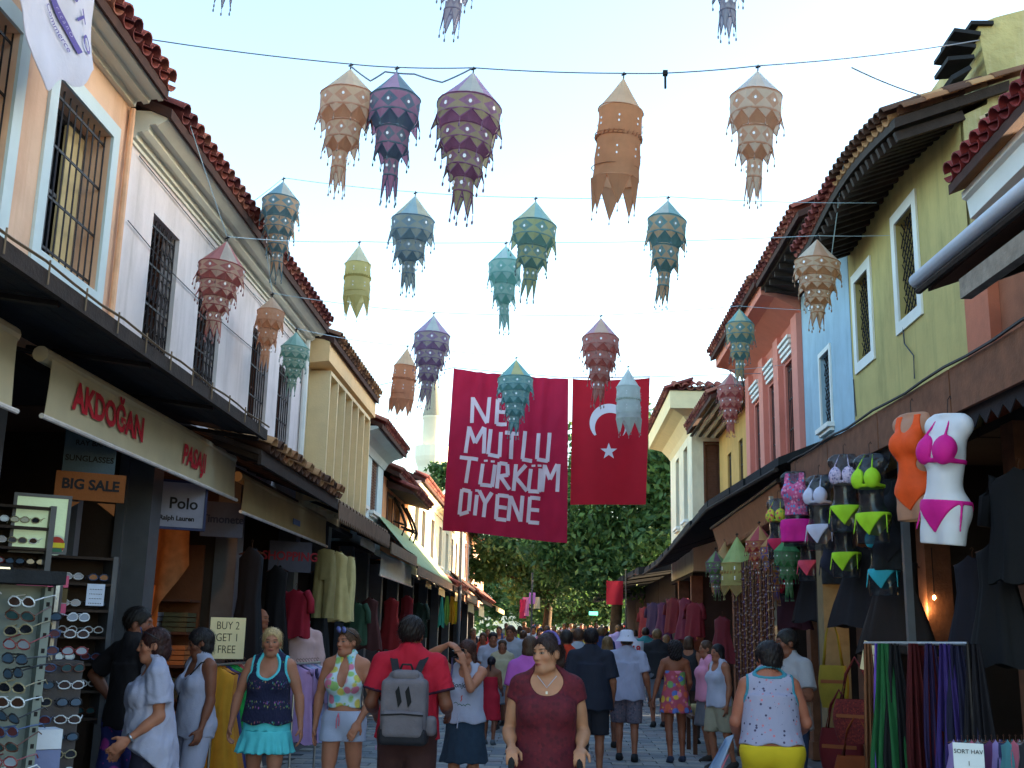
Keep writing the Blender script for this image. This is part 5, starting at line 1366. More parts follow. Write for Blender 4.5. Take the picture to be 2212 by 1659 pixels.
def lantern(p, D, H, A, B, capc, tiers, label, style='tiers', group='cloth lanterns strung over the street', cord=.06):
    h = thing('lantern', p, label, 'lantern', group, 0)
    p = Vector(p); rg = random.Random(int(p.x*97+p.y*31)); a0 = rg.uniform(0, .8)
    key = '%d %d %d %d %d %d' % (*A, *B)
    mp, mA, mB = lantern_mat(pale(A), pale(B), key), lc(A), lc(B)
    Rr = D/2; n = 16
    hc_ = D*.56 if style == 'tiers' else D*.80
    wp = [rg.uniform(0, 6.28) for _ in range(4)]
    def ring(r, z, k, nn=n):                                        # soft cloth: the hoops sag and the sides crumple a little
        a = a0+2*math.pi*k/nn; t = -z/H
        f = 1+.035*math.sin(2*a+wp[0]+3*t)+.018*math.sin(5*a+wp[1]+9*t)
        return (p.x+r*f*math.cos(a)+D*.05*math.sin(wp[2]+3*t)*t, p.y+r*f*math.sin(a), p.z+z+D*.018*math.sin(a+wp[3]+4*t)*min(1, r/Rr*1.2))
    mb = MB()
    for k in range(n):
        mb.add([ring(Rr*.03,0,k), ring(Rr*.03,0,k+1), ring(Rr*.50,-hc_*.5,k+1), ring(Rr*.50,-hc_*.5,k)], [(0,1,2,3)], (k//2) % 2)
        mb.add([ring(Rr*.50,-hc_*.5,k), ring(Rr*.50,-hc_*.5,k+1), ring(Rr*1.0,-hc_,k+1), ring(Rr*1.0,-hc_,k)], [(0,1,2,3)], (k//2) % 2)
    cap = mb.build('cap', [lc(capc[0], .5), lc(capc[1], .5)], h)
    mb = MB(); mb.tube([p+z_*cord, p-z_*.02], .006, 4); mb.tube([p+z_*.0+Vector((-.02,0,.03)), p+Vector((.02,0,.045))], .008, 4); mb.build('knot', m_iron, h)
    z = -hc_; rest_ = H-hc_
    def pennants(par, r, z, ln, cnt, flare=1.05, alt=False):
        mb = MB()
        for k in range(cnt):
            for q in range(2):
                pass
            e0, e1, tip = ring(r, z, k, cnt), ring(r, z, k+1, cnt), ring(r*flare, z-ln*(1+.1*rg.uniform(-1,1)), k+.5, cnt)
            md = ring(r*1.03, z, k+.5, cnt); i0 = ring(r*1.02, z-ln*.12, k+.5, cnt)
            mb.add([e0, md, tip], [(0,1,2)], k % 2 if alt else 0); mb.add([md, e1, tip], [(0,1,2)], k % 2 if alt else 0)
            mb.tube([e0, tip], D*.010, 3, 2); mb.tube([e1, tip], D*.010, 3, 2)
        o = mb.build('pennants', [mB, mA, mA], par)
        mt = MB()
        for k in range(cnt):
            t = Vector(ring(r*flare, z-ln, k+.5, cnt)); L = D*.14; mt.tube([t, t-z_*L*.6], D*.006, 3); mt.tube([t-z_*L*.55, t-z_*L*.75, t-z_*L], [D*.006,D*.018,D*.014], 5)
        tag(mt.build('tassels', lc(tuple(int(q*.62) for q in A), .1), par), kind='stuff')
    def band(r0, r1, z, hh, par=None):
        mb = MB(); nn = 24
        vs = [ring(r0, z, k, nn) for k in range(nn)]+[ring((r0+r1)/2*.985, z-hh/2, k, nn) for k in range(nn)]+[ring(r1, z-hh, k, nn) for k in range(nn)]
        fs = []; uv = []
        for j in (0,1):
            for k in range(nn): fs.append((j*nn+k, j*nn+(k+1)%nn, (j+1)*nn+(k+1)%nn, (j+1)*nn+k)); uv.append([(k/nn,1-j*.5),((k+1)/nn,1-j*.5),((k+1)/nn,.5-j*.5),(k/nn,.5-j*.5)])
        mb.add(vs, fs, 0, uv)
        for zz, rr in ((z,r0),(z-hh,r1)): mb.tube([ring(rr, zz, k, nn) for k in range(nn+1)], D*.012, 4, 1, False)
        t = mb.build('tier' if par is None else 'band', [mp, mA], par or h)
        ms = MB()
        for k in range(8):
            a = a0+2*math.pi*(k+.5)/8; c = Vector((p.x+(r0*.97+r1*0+.006)*math.cos(a), p.y+(r0*.97+.006)*math.sin(a), p.z+z-hh*.5)); ax = Vector((math.cos(a), math.sin(a), 0)); tx = Vector((-ax.y, ax.x, 0))
            ms.prism([c+ax*.004+(tx*math.cos(q*1.0472)+z_*1.3*math.sin(q*1.0472))*D*.026 for q in range(6)], ax*.004)
        tag(ms.build('mirrors', m_glint, t), kind='stuff')
        return t
    if style == 'tiers':
        wts = [1.15]+[1.0]*(tiers-1); tot = sum(wts)
        for i in range(tiers):
            th = rest_*.90*wts[i]/tot; r = Rr*(1-.70*(i/(tiers-1))**1.1) if tiers > 1 else Rr
            t = band(r*.98, r*.96, z, th*.62)
            pennants(t, r*.96, z-th*.62, min(th*.42, D*.22)+(rest_*.10 if i == tiers-1 else 0), 10 if r > Rr*.7 else (8 if r > Rr*.4 else 6), 1.10)
            if i < tiers-1:
                mb = MB(); r2 = Rr*(1-.70*((i+1)/(tiers-1))**1.1); mb.add([ring(r*.93, z-th*.55, k) for k in range(n)]+[ring(r2*.98, z-th*.97, k) for k in range(n)], [(k,(k+1)%n,(k+1)%n+n,k+n) for k in range(n)]); mb.build('lining', mA, t)
            z -= th
    else:
        mb = MB(); nn = 24; prof = [(1,0),(.96,.1),(1.0,.35),(.97,.5),(1.03,.7),(1.0,.85),(1.04,1.)]; bh = rest_*.66
        for k in (0,):
            mb.lathe([(Rr*q, -t*bh) for q, t in prof], nn, (p.x, p.y, p.z+z))
        t = mb.build('tier', [mA], h, True)
        ms = MB()
        for zz in (0, -.38*bh, -.42*bh, -.84*bh): ms.tube([ring(Rr*1.01, z+zz, k, nn) for k in range(nn+1)], D*.012, 4, 0, False)
        for k in range(28): a = a0+k*.2244; c = Vector((p.x+Rr*1.0*math.cos(a), p.y+Rr*1.0*math.sin(a), p.z+z-.40*bh)); ms.obox(c, (.01*math.cos(a),.01*math.sin(a),0), (-D*.018*math.sin(a),D*.018*math.cos(a),.012), (0,0,D*.02))
        ms.build('band', mB, t)
        ms = MB()
        for zf in (.18,.26,.62,.72):
            for k in range(7):
                a = a0+2*math.pi*(k+.5*(zf*100 % 2))/7; ax = Vector((math.cos(a), math.sin(a), 0)); tx = Vector((-ax.y, ax.x, 0)); c = Vector((p.x, p.y, p.z+z-zf*bh))+ax*(Rr*1.02); ms.prism([c+(tx*math.cos(q*1.0472)+z_*1.3*math.sin(q*1.0472))*D*.022 for q in range(6)], ax*.005)
        tag(ms.build('mirrors', m_glint, t), kind='stuff')
        pennants(t, Rr*1.03, z-bh, rest_*.30, 6, .92)
    h.rotation_euler = (R(rg.uniform(-2.5,2.5)), R(1.6+rg.uniform(-2.2,2.6)), 0)
    return h
PEA = ((214,150,104),(232,196,150)); 
LANT = [
 # px, top, width, bottom, y, A, B, caps, tiers, style, label
 (757,150,112,410,8.6,(222,150,108),(234,196,154),((234,208,168),(232,196,156)),3,'tiers','peach and apricot tiered lantern, leftmost on the front cable'),
 (857,157,114,425,8.6,(64,104,128),(190,104,146),((92,132,150),(196,140,180)),3,'tiers','teal lantern with pink diamonds, touching the peach one'),
 (1022,158,145,460,8.6,(150,74,130),(172,152,92),((190,140,190),(206,206,190)),4,'tiers','largest purple and olive tiered lantern on the front cable'),
 (1347,170,96,465,8.6,(222,140,78),(196,116,60),((226,180,130),(228,186,140)),1,'cyl','tall orange tube shaped lantern on the front cable'),
 (1637,154,110,428,8.6,(218,148,104),(230,200,168),((214,214,212),(226,206,184)),3,'tiers','peach tiered lantern with a whitish cap, rightmost on the front cable'),
 (1003,-215,125,62,7.4,(140,128,160),(176,166,182),((170,160,180),(190,186,196)),4,'tiers','grey violet lantern cut off by the top edge near the middle'),
 (1573,-215,120,62,7.4,(124,122,150),(160,160,178),((160,160,180),(186,186,196)),4,'tiers','grey blue lantern cut off by the top edge on the right'),
 (515,-285,120,2,7.4,(110,110,140),(150,150,170),((150,150,170),(180,180,190)),4,'tiers','dark tasselled lantern barely dipping into the top edge on the left'),
 (612,393,84,600,11.6,(70,124,140),(216,150,96),((196,196,180),(104,160,176)),4,'tiers','teal and orange lantern against the left tiled roof edge'),
 (897,424,96,622,11.6,(104,138,160),(150,156,140),((206,196,160),(150,188,196)),3,'tiers','steel blue lantern under the purple one on the second cable'),
 (1157,436,98,638,11.6,(96,152,150),(188,186,110),((140,196,196),(206,206,160)),3,'tiers','sea green and yellow lantern on the second cable'),
 (1443,434,86,660,11.6,(66,130,136),(222,158,98),((206,210,196),(120,180,180)),3,'tiers','slim teal and orange lantern on the second cable at right'),
 (490,522,104,725,9.8,(190,84,82),(214,172,140),((206,196,176),(200,104,104)),4,'tiers','red lantern in front of the white house grilles'),
 (776,530,56,685,12.6,(226,210,120),(206,186,90),((232,226,190),(230,222,180)),1,'cyl','small yellow tube shaped lantern'),
 (1093,532,73,712,12.6,(120,196,182),(176,216,200),((150,214,204),(206,226,220)),3,'tiers','mint green lantern overlapping the sea green one'),
 (1765,518,96,702,12.2,(216,146,90),(234,200,158),((236,214,186),(222,156,110)),4,'tiers','orange and cream lantern before the blue house'),
 (937,682,81,872,15.7,(140,96,150),(176,156,140),((196,156,196),(206,216,204)),4,'tiers','mauve lantern whose tip meets the minaret cap'),
 (1298,688,84,870,15.7,(206,92,76),(196,110,90),((216,156,176),(232,186,150)),4,'tiers','coral red lantern in front of the red flag'),
 (588,642,62,795,12.4,(224,146,92),(228,158,106),((232,196,160),(232,196,160)),3,'tiers','plain orange lantern before the barred windows of the white house'),
 (1597,668,64,825,15.7,(72,140,146),(214,164,90),((110,176,176),(214,206,150)),3,'tiers','teal and gold lantern before the pink house'),
 (640,718,62,846,13.3,(110,176,160),(190,206,180),((176,222,210),(130,196,184)),4,'tiers','small mint lantern at the end of the white house'),
 (880,753,50,900,18.,(218,130,76),(196,110,60),((228,190,140),(226,186,136)),1,'cyl','small orange tube shaped lantern left of the mauve one'),
 (1115,778,76,938,18.,(84,158,164),(120,176,172),((110,186,186),(216,196,110)),4,'tiers','teal lantern covering part of the lettered banner'),
 (1357,797,52,940,18.,(214,222,214),(196,206,190),((220,228,222),(214,222,216)),1,'cyl','white tube shaped lantern in front of the crescent flag'),
 (1578,806,58,936,18.,(206,88,82),(218,120,90),((222,170,150),(206,96,90)),4,'tiers','small red lantern hanging below the teal and gold one'),
]
tops = {}
for (px, t, w_, b, y, A, B, caps, nt_, sty, lab) in LANT:
    p = at(px, t, y=y); q = at(px, b, y=y); s = (p-CAM_O).dot(_f)/FPX
    tops[lab] = lantern(p, w_*s, p.z-q.z, A, B, caps, nt_, lab, sty).location+z_*.05
def cable(label, pts, r=.006, sag=.02, mat=None):
    mb = MB(); path = []
    for a, b in zip(pts, pts[1:]):
        for k in range(8): t = k/8; path.append(a.lerp(b, t)-z_*sag*(b-a).length*4*t*(1-t))
    path.append(pts[-1]); mb.tube(path, r, 5)
    o = mb.build('cable', mat or m_wire, None, origin=pts[0]); tag(o, label, 'cable'); return o
T = lambda s: next(v for k, v in tops.items() if s in k)
m_wire = M('thin grey wire', S(128,136,152), .6, 0, bump=0)
m_wire2 = M('pale wire', S(176,200,212), .6, 0, bump=0)
cable('front cable carrying the five nearest lanterns', [Vector((LX+.20,8.30,6.46)), T('leftmost'), T('touching'), T('largest'), T('tall orange'), at(1437,158,y=8.6), T('rightmost'), Vector((RX+.26,10.12,7.50))], .006, .01)
cable('slack spare wire looping under the front cable at left', [T('leftmost')-z_*.02, at(800,175,y=8.6), at(832,155,y=8.6), at(895,160,y=8.6), at(955,178,y=8.6), T('largest')], .008, .02)
cable('second wire forking to the yellow house wall', [at(1840,146,y=8.9), Vector((RX-.35,10.15,6.92))], .007, .01)
mb = MB(); q = at(1437,158,y=8.6); mb.tube([q, q-z_*.14], .011, 6); mb.obox(q, (.02,0,0), (0,.02,0), (0,0,.02)); tag(mb.build('plug', m_ink, None, origin=q), 'short black plug dangling from the front cable', 'plug')
cable('topmost cable above the photo edge with grey lanterns', [Vector((LX+.4,7.3,6.6)), T('barely dipping'), T('near the middle'), T('edge on the right'), Vector((3.4,7.6,6.9))], .007, .01)
cable('second cable with the teal, steel blue and sea green lanterns', [Vector((LX+.36,11.4,6.22)), T('left tiled roof'), T('steel blue'), T('sea green and'), T('slim teal'), Vector((RX-.3,11.9,6.5))], .004, .01, m_wire2)
cable('third cable with the yellow and mint lanterns', [Vector((LX+.36,9.3,6.2)), T('white house grilles'), T('small yellow'), T('mint green'), T('orange and cream'), Vector((RX-.02,12.4,6.3))], .004, .008, m_wire2)
cable('fourth cable with the mauve and coral red lanterns', [Vector((LX+.33,12.2,6.15)), T('plain orange'), T('mauve'), T('coral'), T('teal and gold'), Vector((RX-.02,15.8,6.4))], .004, .008, m_wire2)
cable('fifth cable with the small lanterns before the banner', [Vector((LX+.02,13.0,5.7)), T('small mint'), T('small orange'), T('covering'), T('white tube'), T('small red'), Vector((RX-.02,18.3,6.2))], .004, .008, m_wire2)
cable('cable that carries the lettered banner and the flag', [Vector((LX+.3,20.1,6.1)), at(980,794,y=20.06), at(1228,816,y=20.06), at(1405,814,y=20.06), Vector((RX-.02,20.2,6.5))], .007, .002)
cable('thin stay wire dropping past the yellow eave', [Vector((3.2,11.6,7.0)), at(1795,560,x=3.4)], .006, .0, m_wire2)

# ------------------------------------------------------------------ banner and flag
def cloth_panel(TL, TR, BR, BL, wave, y0):
    def fn(u, v):
        a = TL.lerp(TR, u); b = BL.lerp(BR, u); q = a.lerp(b, v)
        sagt = -.035*math.sin(math.pi*u)*(1-v)
        return Vector((q.x, y0+wave(u, v), q.z+sagt))
    return fn
def panel_thing(name, label, cat, fn, mat, nu=70, nv=40):
    o = fn(.5, 0); h = thing(name, o, label, cat)
    mb = MB(); mb.grid(lambda u, v: tuple(fn(u, v)), nu, nv); mb.grid(lambda u, v: tuple(fn(u, v)+Vector((0,.006,0))), nu, nv); mb.build('cloth', mat, h, True)
    return h
Y_B = 20.0
TL, TR, BR, BL = at(980,795,y=Y_B), at(1228,817,y=Y_B), at(1225,1173,y=Y_B), at(955,1145,y=Y_B)
def wave_b(u, v): return (.012*math.sin(u*70+v*5)*(1-v)**2+.010*math.sin((u+v)*31)*math.sin(u*6+v*9)+.07*math.sin(u*5.5-v*3.2)*v+.035*math.sin(v*6+u*3)*(.3+u*(1-u)*2)+.030*math.sin(u*46+1.5*math.sin(v*2))*(1-.55*v)*(.4+.6*abs(math.sin(u*3)))+.04*math.sin(u*9+v*1.5)+.03*v*math.sin(u*15+1))
fb = cloth_panel(TL, TR, BR, BL, wave_b, Y_B)
m_bred = M('crimson banner cloth', S(204,40,80), .85, .06, 3., .10, 80., trans=.35)
bn = panel_thing('banner', 'crimson banner with white letters NE MUTLU TÜRKÜM DİYENE over the street', 'banner', fb, m_bred)
def on_b(px, py, fn, c4):
    """picture point on the hung cloth"""
    q = at(px, py, y=Y_B); TL, TR, BR, BL = c4
    v = (q.z-TL.z)/(BL.z-TL.z); 
    for _ in range(3):
        xl = TL.x+(BL.x-TL.x)*v; xr = TR.x+(BR.x-TR.x)*v; u = (q.x-xl)/(xr-xl); zt = TL.z+(TR.z-TL.z)*u-.035*math.sin(math.pi*max(0,min(1,u))); zb = BL.z+(BR.z-BL.z)*u; v = (q.z-zt)/(zb-zt)
    r = fn(u, v); return Vector((q.x, r.y-.007, q.z))
ST = """385 595 380 745|385 600 468 748|482 598 468 748|530 610 522 755|530 615 580 618|526 682 575 686|522 753 582 758
365 765 345 920|365 770 400 865|400 865 450 770|455 775 450 925|490 785 475 930|475 932 540 942|548 800 540 945|572 805 652 812|612 808 605 955|688 797 672 958|670 958 727 965|765 808 755 955|755 956 818 964|828 803 815 968
312 945 417 960|370 950 348 1095|445 985 430 1105|430 1106 498 1113|515 990 498 1117|462 962 462 974|502 966 502 978|540 975 525 1125|540 980 585 987|585 985 588 1050|590 1048 535 1056|548 1060 597 1130|635 985 620 1137|692 990 628 1062|632 1060 697 1137|720 1010 705 1135|705 1136 768 1141|775 1008 768 1143|735 986 735 998|770 986 770 998|800 985 785 1140|800 990 830 1070|830 1070 872 985|880 985 872 1142
325 1130 310 1275|325 1132 375 1147|375 1145 365 1258|310 1275 365 1262|412 1165 400 1283|414 1134 413 1147|425 1140 460 1212|497 1150 460 1212|460 1205 450 1293|530 1160 520 1302|530 1164 592 1170|525 1231 582 1237|520 1300 578 1306|602 1165 590 1310|605 1170 660 1312|672 1165 660 1314|715 1170 703 1317|715 1174 774 1180|710 1242 767 1247|705 1315 767 1320"""
mb = MB(); cc4 = (TL, TR, BR, BL)
for seg in ST.replace('\n','|').split('|'):
    x0, y0, x1, y1 = [float(q) for q in seg.split()]
    A_ = ((x0/2.592+900)*.9736, (y0/2.592+650)*.9736); B_ = ((x1/2.592+900)*.9736, (y1/2.592+650)*.9736)
    dx, dy = B_[0]-A_[0], B_[1]-A_[1]; L = math.hypot(dx, dy); nx, ny = -dy/L*4.1, dx/L*4.1; N = max(2, int(L/3))
    rows = [[on_b(A_[0]+dx*k/N+s*nx, A_[1]+dy*k/N+s*ny, fb, cc4) for s in (-1,-.33,.33,1)] for k in range(N+1)]
    mb.add([v for r_ in rows for v in r_], [(k*4+j, k*4+j+1, k*4+j+5, k*4+j+4) for k in range(N) for j in range(3)])
mb.build('lettering', M('white cut paper letters', S(232,206,214), .85, .04, 4., .05), bn)
FL = (at(1237,818,y=Y_B), at(1404,816,y=Y_B), at(1395,1090,y=Y_B), at(1232,1090,y=Y_B))
ff = cloth_panel(*FL, lambda u, v: .02*math.sin(u*8+v*2)+.015*math.sin(u*17)*(1-v), Y_B)
fl = panel_thing('flag', 'red flag hung upright with a white crescent and star', 'flag', ff, M('red flag cloth', S(208,34,56), .8, .05, 3., .08, 80., trans=.35), 40, 40)
Zp = lambda x, y: ((x/2.592+900)*.9736, (y/2.592+650)*.9736)
mb = MB(); N = 48; oc, orr, ic, ir = (1168,748), 110, (1174,776), 86
ring_o, ring_i = [], []
import cmath
for k in range(N+1):
    a = R(-42)+R(264)*k/N                                            # from the lower right tip over the top to the lower left tip
    xo, yo = oc[0]+orr*math.cos(a), oc[1]-orr*math.sin(a)
    # matching point on the inner circle (ray from its centre)
    dx, dy = xo-ic[0], yo-ic[1]; L = math.hypot(dx, dy); f = min(1, ir/L); ring_o.append(on_b(*Zp(xo, yo), ff, FL)); ring_i.append(on_b(*Zp(ic[0]+dx*f, ic[1]+dy*f), ff, FL))
mb.add(ring_o+ring_i, [(k,k+1,k+N+2,k+N+1) for k in range(N)])
mb.build('crescent', M('white flag print', S(226,214,222), .8, .03, 4., .04), fl)
mb = MB(); sc4 = (1168,912); pts = []
for k in range(10): a = R(90+36*k); r_ = 50 if k % 2 == 0 else 20; pts.append(on_b(*Zp(sc4[0]+r_*math.cos(a), sc4[1]-r_*math.sin(a)), ff, FL))
mb.add(pts+[on_b(*Zp(*sc4), ff, FL)], [(k,(k+1)%10,10) for k in range(10)]); mb.build('star', MATS['white flag print'], fl)
mb = MB(); mb.obox(FL[0].lerp(FL[1],.5)+Vector((0,-.01,.015)), (FL[1]-FL[0])/2, (0,.012,0), (0,0,.012)); mb.build('hem', MATS['white flag print'], fl)
# small far flags, poles
def small_flag(label, px, py, y, w_, h_, mat, sw=.3):
    p = at(px, py, y=y); mb = MB(); mb.grid(lambda u, v: (p.x+(u-.5)*w_, p.y+.05*math.sin(u*6+v*2), p.z-h_*v+sw*.0), 8, 8); o = mb.build('flag', mat, None, True, p); return tag(o, label, 'flag')
small_flag('small plain red flag hanging before the dark trees at right', 1328, 1255, 34, .50, .70, m_red)
small_flag('white sports shirt style pennant printed in red on the right stalls', 1373, 1385, 21.5, .30, .40, M('white jersey', S(200,200,214), .8))
p = at(1374, 1403, y=21.44); vs, fs = text_mesh('18', .17, 0, .006); mb = MB(); mb.add([(p.x+x, p.y, p.z+y) for x, y, _ in vs], fs); tag(mb.build('number', m_red, None, origin=p), 'red number 18 printed on the white jersey', 'number')
def pole(label, px, y, ztop, r, mat, zbot=None):
    q = at(px, 1400, y=y); mb = MB(); mb.tube([(q.x,y,gz(y) if zbot is None else zbot),(q.x,y,ztop)], r, 8); o = mb.build('pole', mat, None, origin=(q.x,y,0)); return tag(o, label, 'pole')
pole('slim grey lamp pole rising behind the lower left banner corner', 989, 33, 6.2, .055, m_grey)
pole('slender pale pole standing among the crowd left of the dark red dress', 1147, 30, 3.3, .024, m_grey)
pole('thin pale pole beside the stalls at the dark right end', 1352, 24, 3.1, .016, m_silver)
for k, (px, py, cc, y) in enumerate(((1130,1295,(190,40,80),38),(1136,1290,(220,120,160),38),(1150,1280,(200,120,190),40),(1160,1290,(214,190,150),40))): 
    small_flag('little %s flag hung by the far stalls' % ('crimson','pink','mauve','cream')[k], px, py, y, .22, .62 if k < 2 else .4, C(*cc))
b, c, ux, uy = board('shop_sign', 'tiny lit turquoise sign far down the street', 'sign', at(1282,1325,y=58), (1,0,0), (0,0,1), .45, .18, M('turquoise light', S(110,230,190), .5, 0, bump=0, emis=.35))
# white cloth at the peach house
CXB = LX+.40
ck = thing('cloth_banner', (CXB,7.6,6.4), 'white cloth banner with violet lettering draped on the peach house', 'banner')
q0, q1, q2, q3 = at(20,-70,x=CXB), at(207,-70,x=CXB), at(203,150,x=CXB), at(88,186,x=CXB)
def cx_at(y, z): return CXB+.016*math.sin(y*8+z*5)+.010*math.sin(z*9-y*4)+.003*math.sin(y*23+z*3)
def cfn(u, v):
    b = q3.lerp(q2, u); t = q0.lerp(q1, u); q = t.lerp(b, v); k = math.sin(math.pi*u)
    y, z = q.y+.05*math.sin(v*7)*(1-u)-.10*v*v*(1-u)*k, q.z-.14*v*k*(.6+.4*math.sin(u*9+1))
    return Vector((cx_at(y, z), y, z))
mb = MB(); mb.grid(lambda u, v: tuple(cfn(u, v)), 34, 30); mb.grid(lambda u, v: tuple(cfn(u, v)-Vector((.006,0,0))), 34, 30); mb.build('cloth', M('white violet cloth', S(214,212,224), .85, .06, 3., .15, trans=.2), ck, True)
m_vio = M('violet print', S(92,80,150), .8, .04, bump=0)
def c_text(t, size, c, c2, up, mat=None, bold=0., off=.016):
    o = at(*c, x=CXB); ux = at(*c2, x=CXB)-o; uy = at(c[0]+up[0], c[1]+up[1], x=CXB)-o
    return lettering(ck, t, size, o, ux, uy, mat or m_vio, bold, depth=0, wob=lambda q: Vector((cx_at(q.y, q.z)+off, q.y, q.z)))
c_text('S T O', .19, (171,50), (183,98), (20,-9), bold=.002); c_text('of  Commerce', .085, (118,45), (141,99), (20,-9))
o = at(137,48,x=CXB); ux = (at(156,92,x=CXB)-o).normalized(); uy = (at(157,39,x=CXB)-o).normalized(); mb = MB()
P = [[o+ux*(-.34+.60*k/24)+uy*s for s in (-.036,.036)] for k in range(25)]
mb.add([(cx_at(q.y, q.z)+.014, q.y, q.z) for r_ in P for q in r_], [(2*k,2*k+2,2*k+3,2*k+1) for k in range(24)]); mb.build('printed_band', m_vio, ck)
c_text('r i c a n O', .06, (137,48), (156,92), (20,-9), C(176,168,206), off=.019)
# ------------------------------------------------------------------ trees
m_leaf = [M('leaf green %d' % i, c, .6, .3, 3., 0, trans=.4) for i, c in enumerate(((.07,.145,.044),(.105,.20,.055),(.05,.105,.04),(.17,.25,.07)))]
m_bark = M('bark', S(92,76,60), .95, .3, 8., .4)
def tree(label, base, hgt, clumps, leaves, seed, leaf=.17, name='plane_tree', trunk_r=.22):
    rg = np.random.RandomState(seed); base = Vector(base)
    h = thing(name, base, label, 'tree')
    mb = MB(); fork = base+z_*hgt*.34+Vector((.2,0,0))
    mb.tube([base-z_*.1, base+z_*hgt*.17+Vector((.08,0,0)), fork], [trunk_r*1.25, trunk_r, trunk_r*.8], 10)
    for (cx, cy, cz, rx, ry, rz_) in clumps:
        e = base+Vector((cx, cy, cz)); m_ = fork.lerp(e, .5)+Vector((0,0,.25)); mb.tube([fork-z_*.2, m_, e], [trunk_r*.55, trunk_r*.3, trunk_r*.08], 6)
    mb.build('trunk', m_bark, h, True)
    V = []; F_ = []; Mi = []
    vol = np.array([c[3]*c[4]*c[5] for c in clumps])**.75; share = (vol/vol.sum()*leaves).astype(int)
    for (cx, cy, cz, rx, ry, rz_), n in zip(clumps, share):
        k = max(6, n//26)
        d = rg.normal(size=(k, 3)); d /= np.linalg.norm(d, axis=1)[:, None]; cl = d*(rg.rand(k, 1)**.45)*np.array([rx, ry, rz_])
        tone = rg.choice(4, k, p=[.42,.3,.2,.08])
        for j in range(k):
            m2 = n//k; q = rg.normal(size=(m2, 3))*np.array([.30,.30,.20])*min(1.2, .35*(rx+rz_))
            for i in range(m2):
                c = np.array([cx, cy, cz])+cl[j]+q[i]
                a = rg.normal(size=3); a /= np.linalg.norm(a); b_ = np.cross(a, rg.normal(size=3)); b_ /= np.linalg.norm(b_)
                s = leaf*(.6+.8*rg.rand()); o = len(V)
                c = c+np.array(base)
                V += [tuple(c-a*s), tuple(c+b_*s*.45), tuple(c+a*s), tuple(c-b_*s*.45)]; F_.append((o,o+1,o+2,o+3)); Mi.append(int(tone[j]) if rg.rand() < .8 else rg.randint(4))
    mb = MB(); mb.v = V; mb.f = [list(f) for f in F_]; mb.m = Mi
    o = bpy.data.objects.new('crown', None); bpy.data.objects.remove(o)
    me = bpy.data.meshes.new('crown'); bo = Vector(base); me.from_pydata([(x-bo.x, y-bo.y, z-bo.z) for x, y, z in V], [], F_)
    for m_ in m_leaf: me.materials.append(m_)
    me.polygons.foreach_set('material_index', Mi); me.update()
    put('crown', me, h)
    return h
tree('big dark leafy tree filling the end of the street behind the flag', (2.3,42,gz(42)), 10.6, [(0,0,6.4,2.6,2.4,2.0),(-1.6,-.5,5.2,1.9,1.8,1.5),(1.4,.3,5.4,2.0,2.0,1.7),(.8,-.4,8.4,1.9,1.8,1.6),(-.5,.4,7.8,1.8,1.6,1.4),(2.2,0,7.2,1.5,1.5,1.5),(-2.3,-.6,4.2,1.3,1.2,.9),(.3,-.8,4.0,2.4,1.6,1.1),(1.9,-.5,3.4,1.5,1.2,.9),(-1.2,-.6,3.5,1.4,1.2,.8)], 22000, 1, .135)
tree('leafy tree spreading left under the banner', (-.3,52,gz(52)), 8.0, [(0,0,5.4,2.5,2.0,1.6),(-2.0,-.4,5.0,1.6,1.5,1.1),(-2.9,-.6,4.2,1.0,.9,.7),(1.5,0,5.0,2.0,1.8,1.6),(.3,-.3,3.6,2.2,1.6,1.1)], 12000, 2, .145)
tree('lighter green tree low over the far crowd', (1.0,66,gz(66)), 6.5, [(0,0,4.2,2.6,2.2,1.5),(-2.0,0,3.4,1.8,1.5,1.1),(2.1,0,3.7,2.0,1.6,1.3),(.4,0,2.5,2.8,1.4,.9),(-1.8,0,2.2,1.6,1.2,.8),(2.6,0,2.4,1.6,1.2,.9)], 9000, 3, .17)
tree('tall tree at right behind the cream corner house', (5.6,40,gz(40)), 10.0, [(0,0,6.6,2.0,2.0,1.8),(-1.4,0,7.6,1.4,1.4,1.3),(.8,0,8.0,1.5,1.5,1.3),(-1.6,0,5.2,1.4,1.4,1.3)], 6000, 4)
tree('small sunlit tree at the foot of the minaret', (-9.0,88,0), 15.5, [(0,0,13.6,1.3,1.3,1.2),(.8,0,14.5,.9,.9,.8)], 1200, 5, .25)
tree('dim tree closing the street behind all others', (4.5,80,gz(80)), 9., [(0,0,5.4,3.6,3,2.2),(-3.5,0,5,3,2.4,2),(3,0,5.6,3,2.5,2.2),(-2,0,2.8,3.6,2,1.3),(2.5,0,2.4,3,2,1.2),(-8.5,0,4.6,2.8,2,2.2),(-9.6,0,2.4,2.4,1.5,1.5),(-6.2,0,2.6,2.6,1.5,1.4)], 13000, 6, .26)
h = thing('far_building', (0,120,0), 'sunlit pale building glimpsed through the far trees', 'building')
mb = MB(); o = (-14,118,0); ops = [(x,x+1.2,z,z+1.6) for x in (2,5,8,11,14,17,20,23) for z in (5.5,8.5)]
facade(mb, o, (1,0,0), (0,-1,0), 30, 11, ops, .3); mb.quad((-14,118,11),(16,118,11),(16,126,11),(-14,126,11)); mb.quad((16,118,0),(16,126,0),(16,126,11),(16,118,11)); mb.quad((-14,118,0),(-14,126,0),(-14,126,11),(-14,118,11)); mb.build('wall', m_ivory, h)
for op in ops: mb = MB(); fbox(mb, o, (1,0,0), (0,-1,0), op[0], op[1], op[2], op[3], -.3, -.25); mb.build('window', m_glass, h)
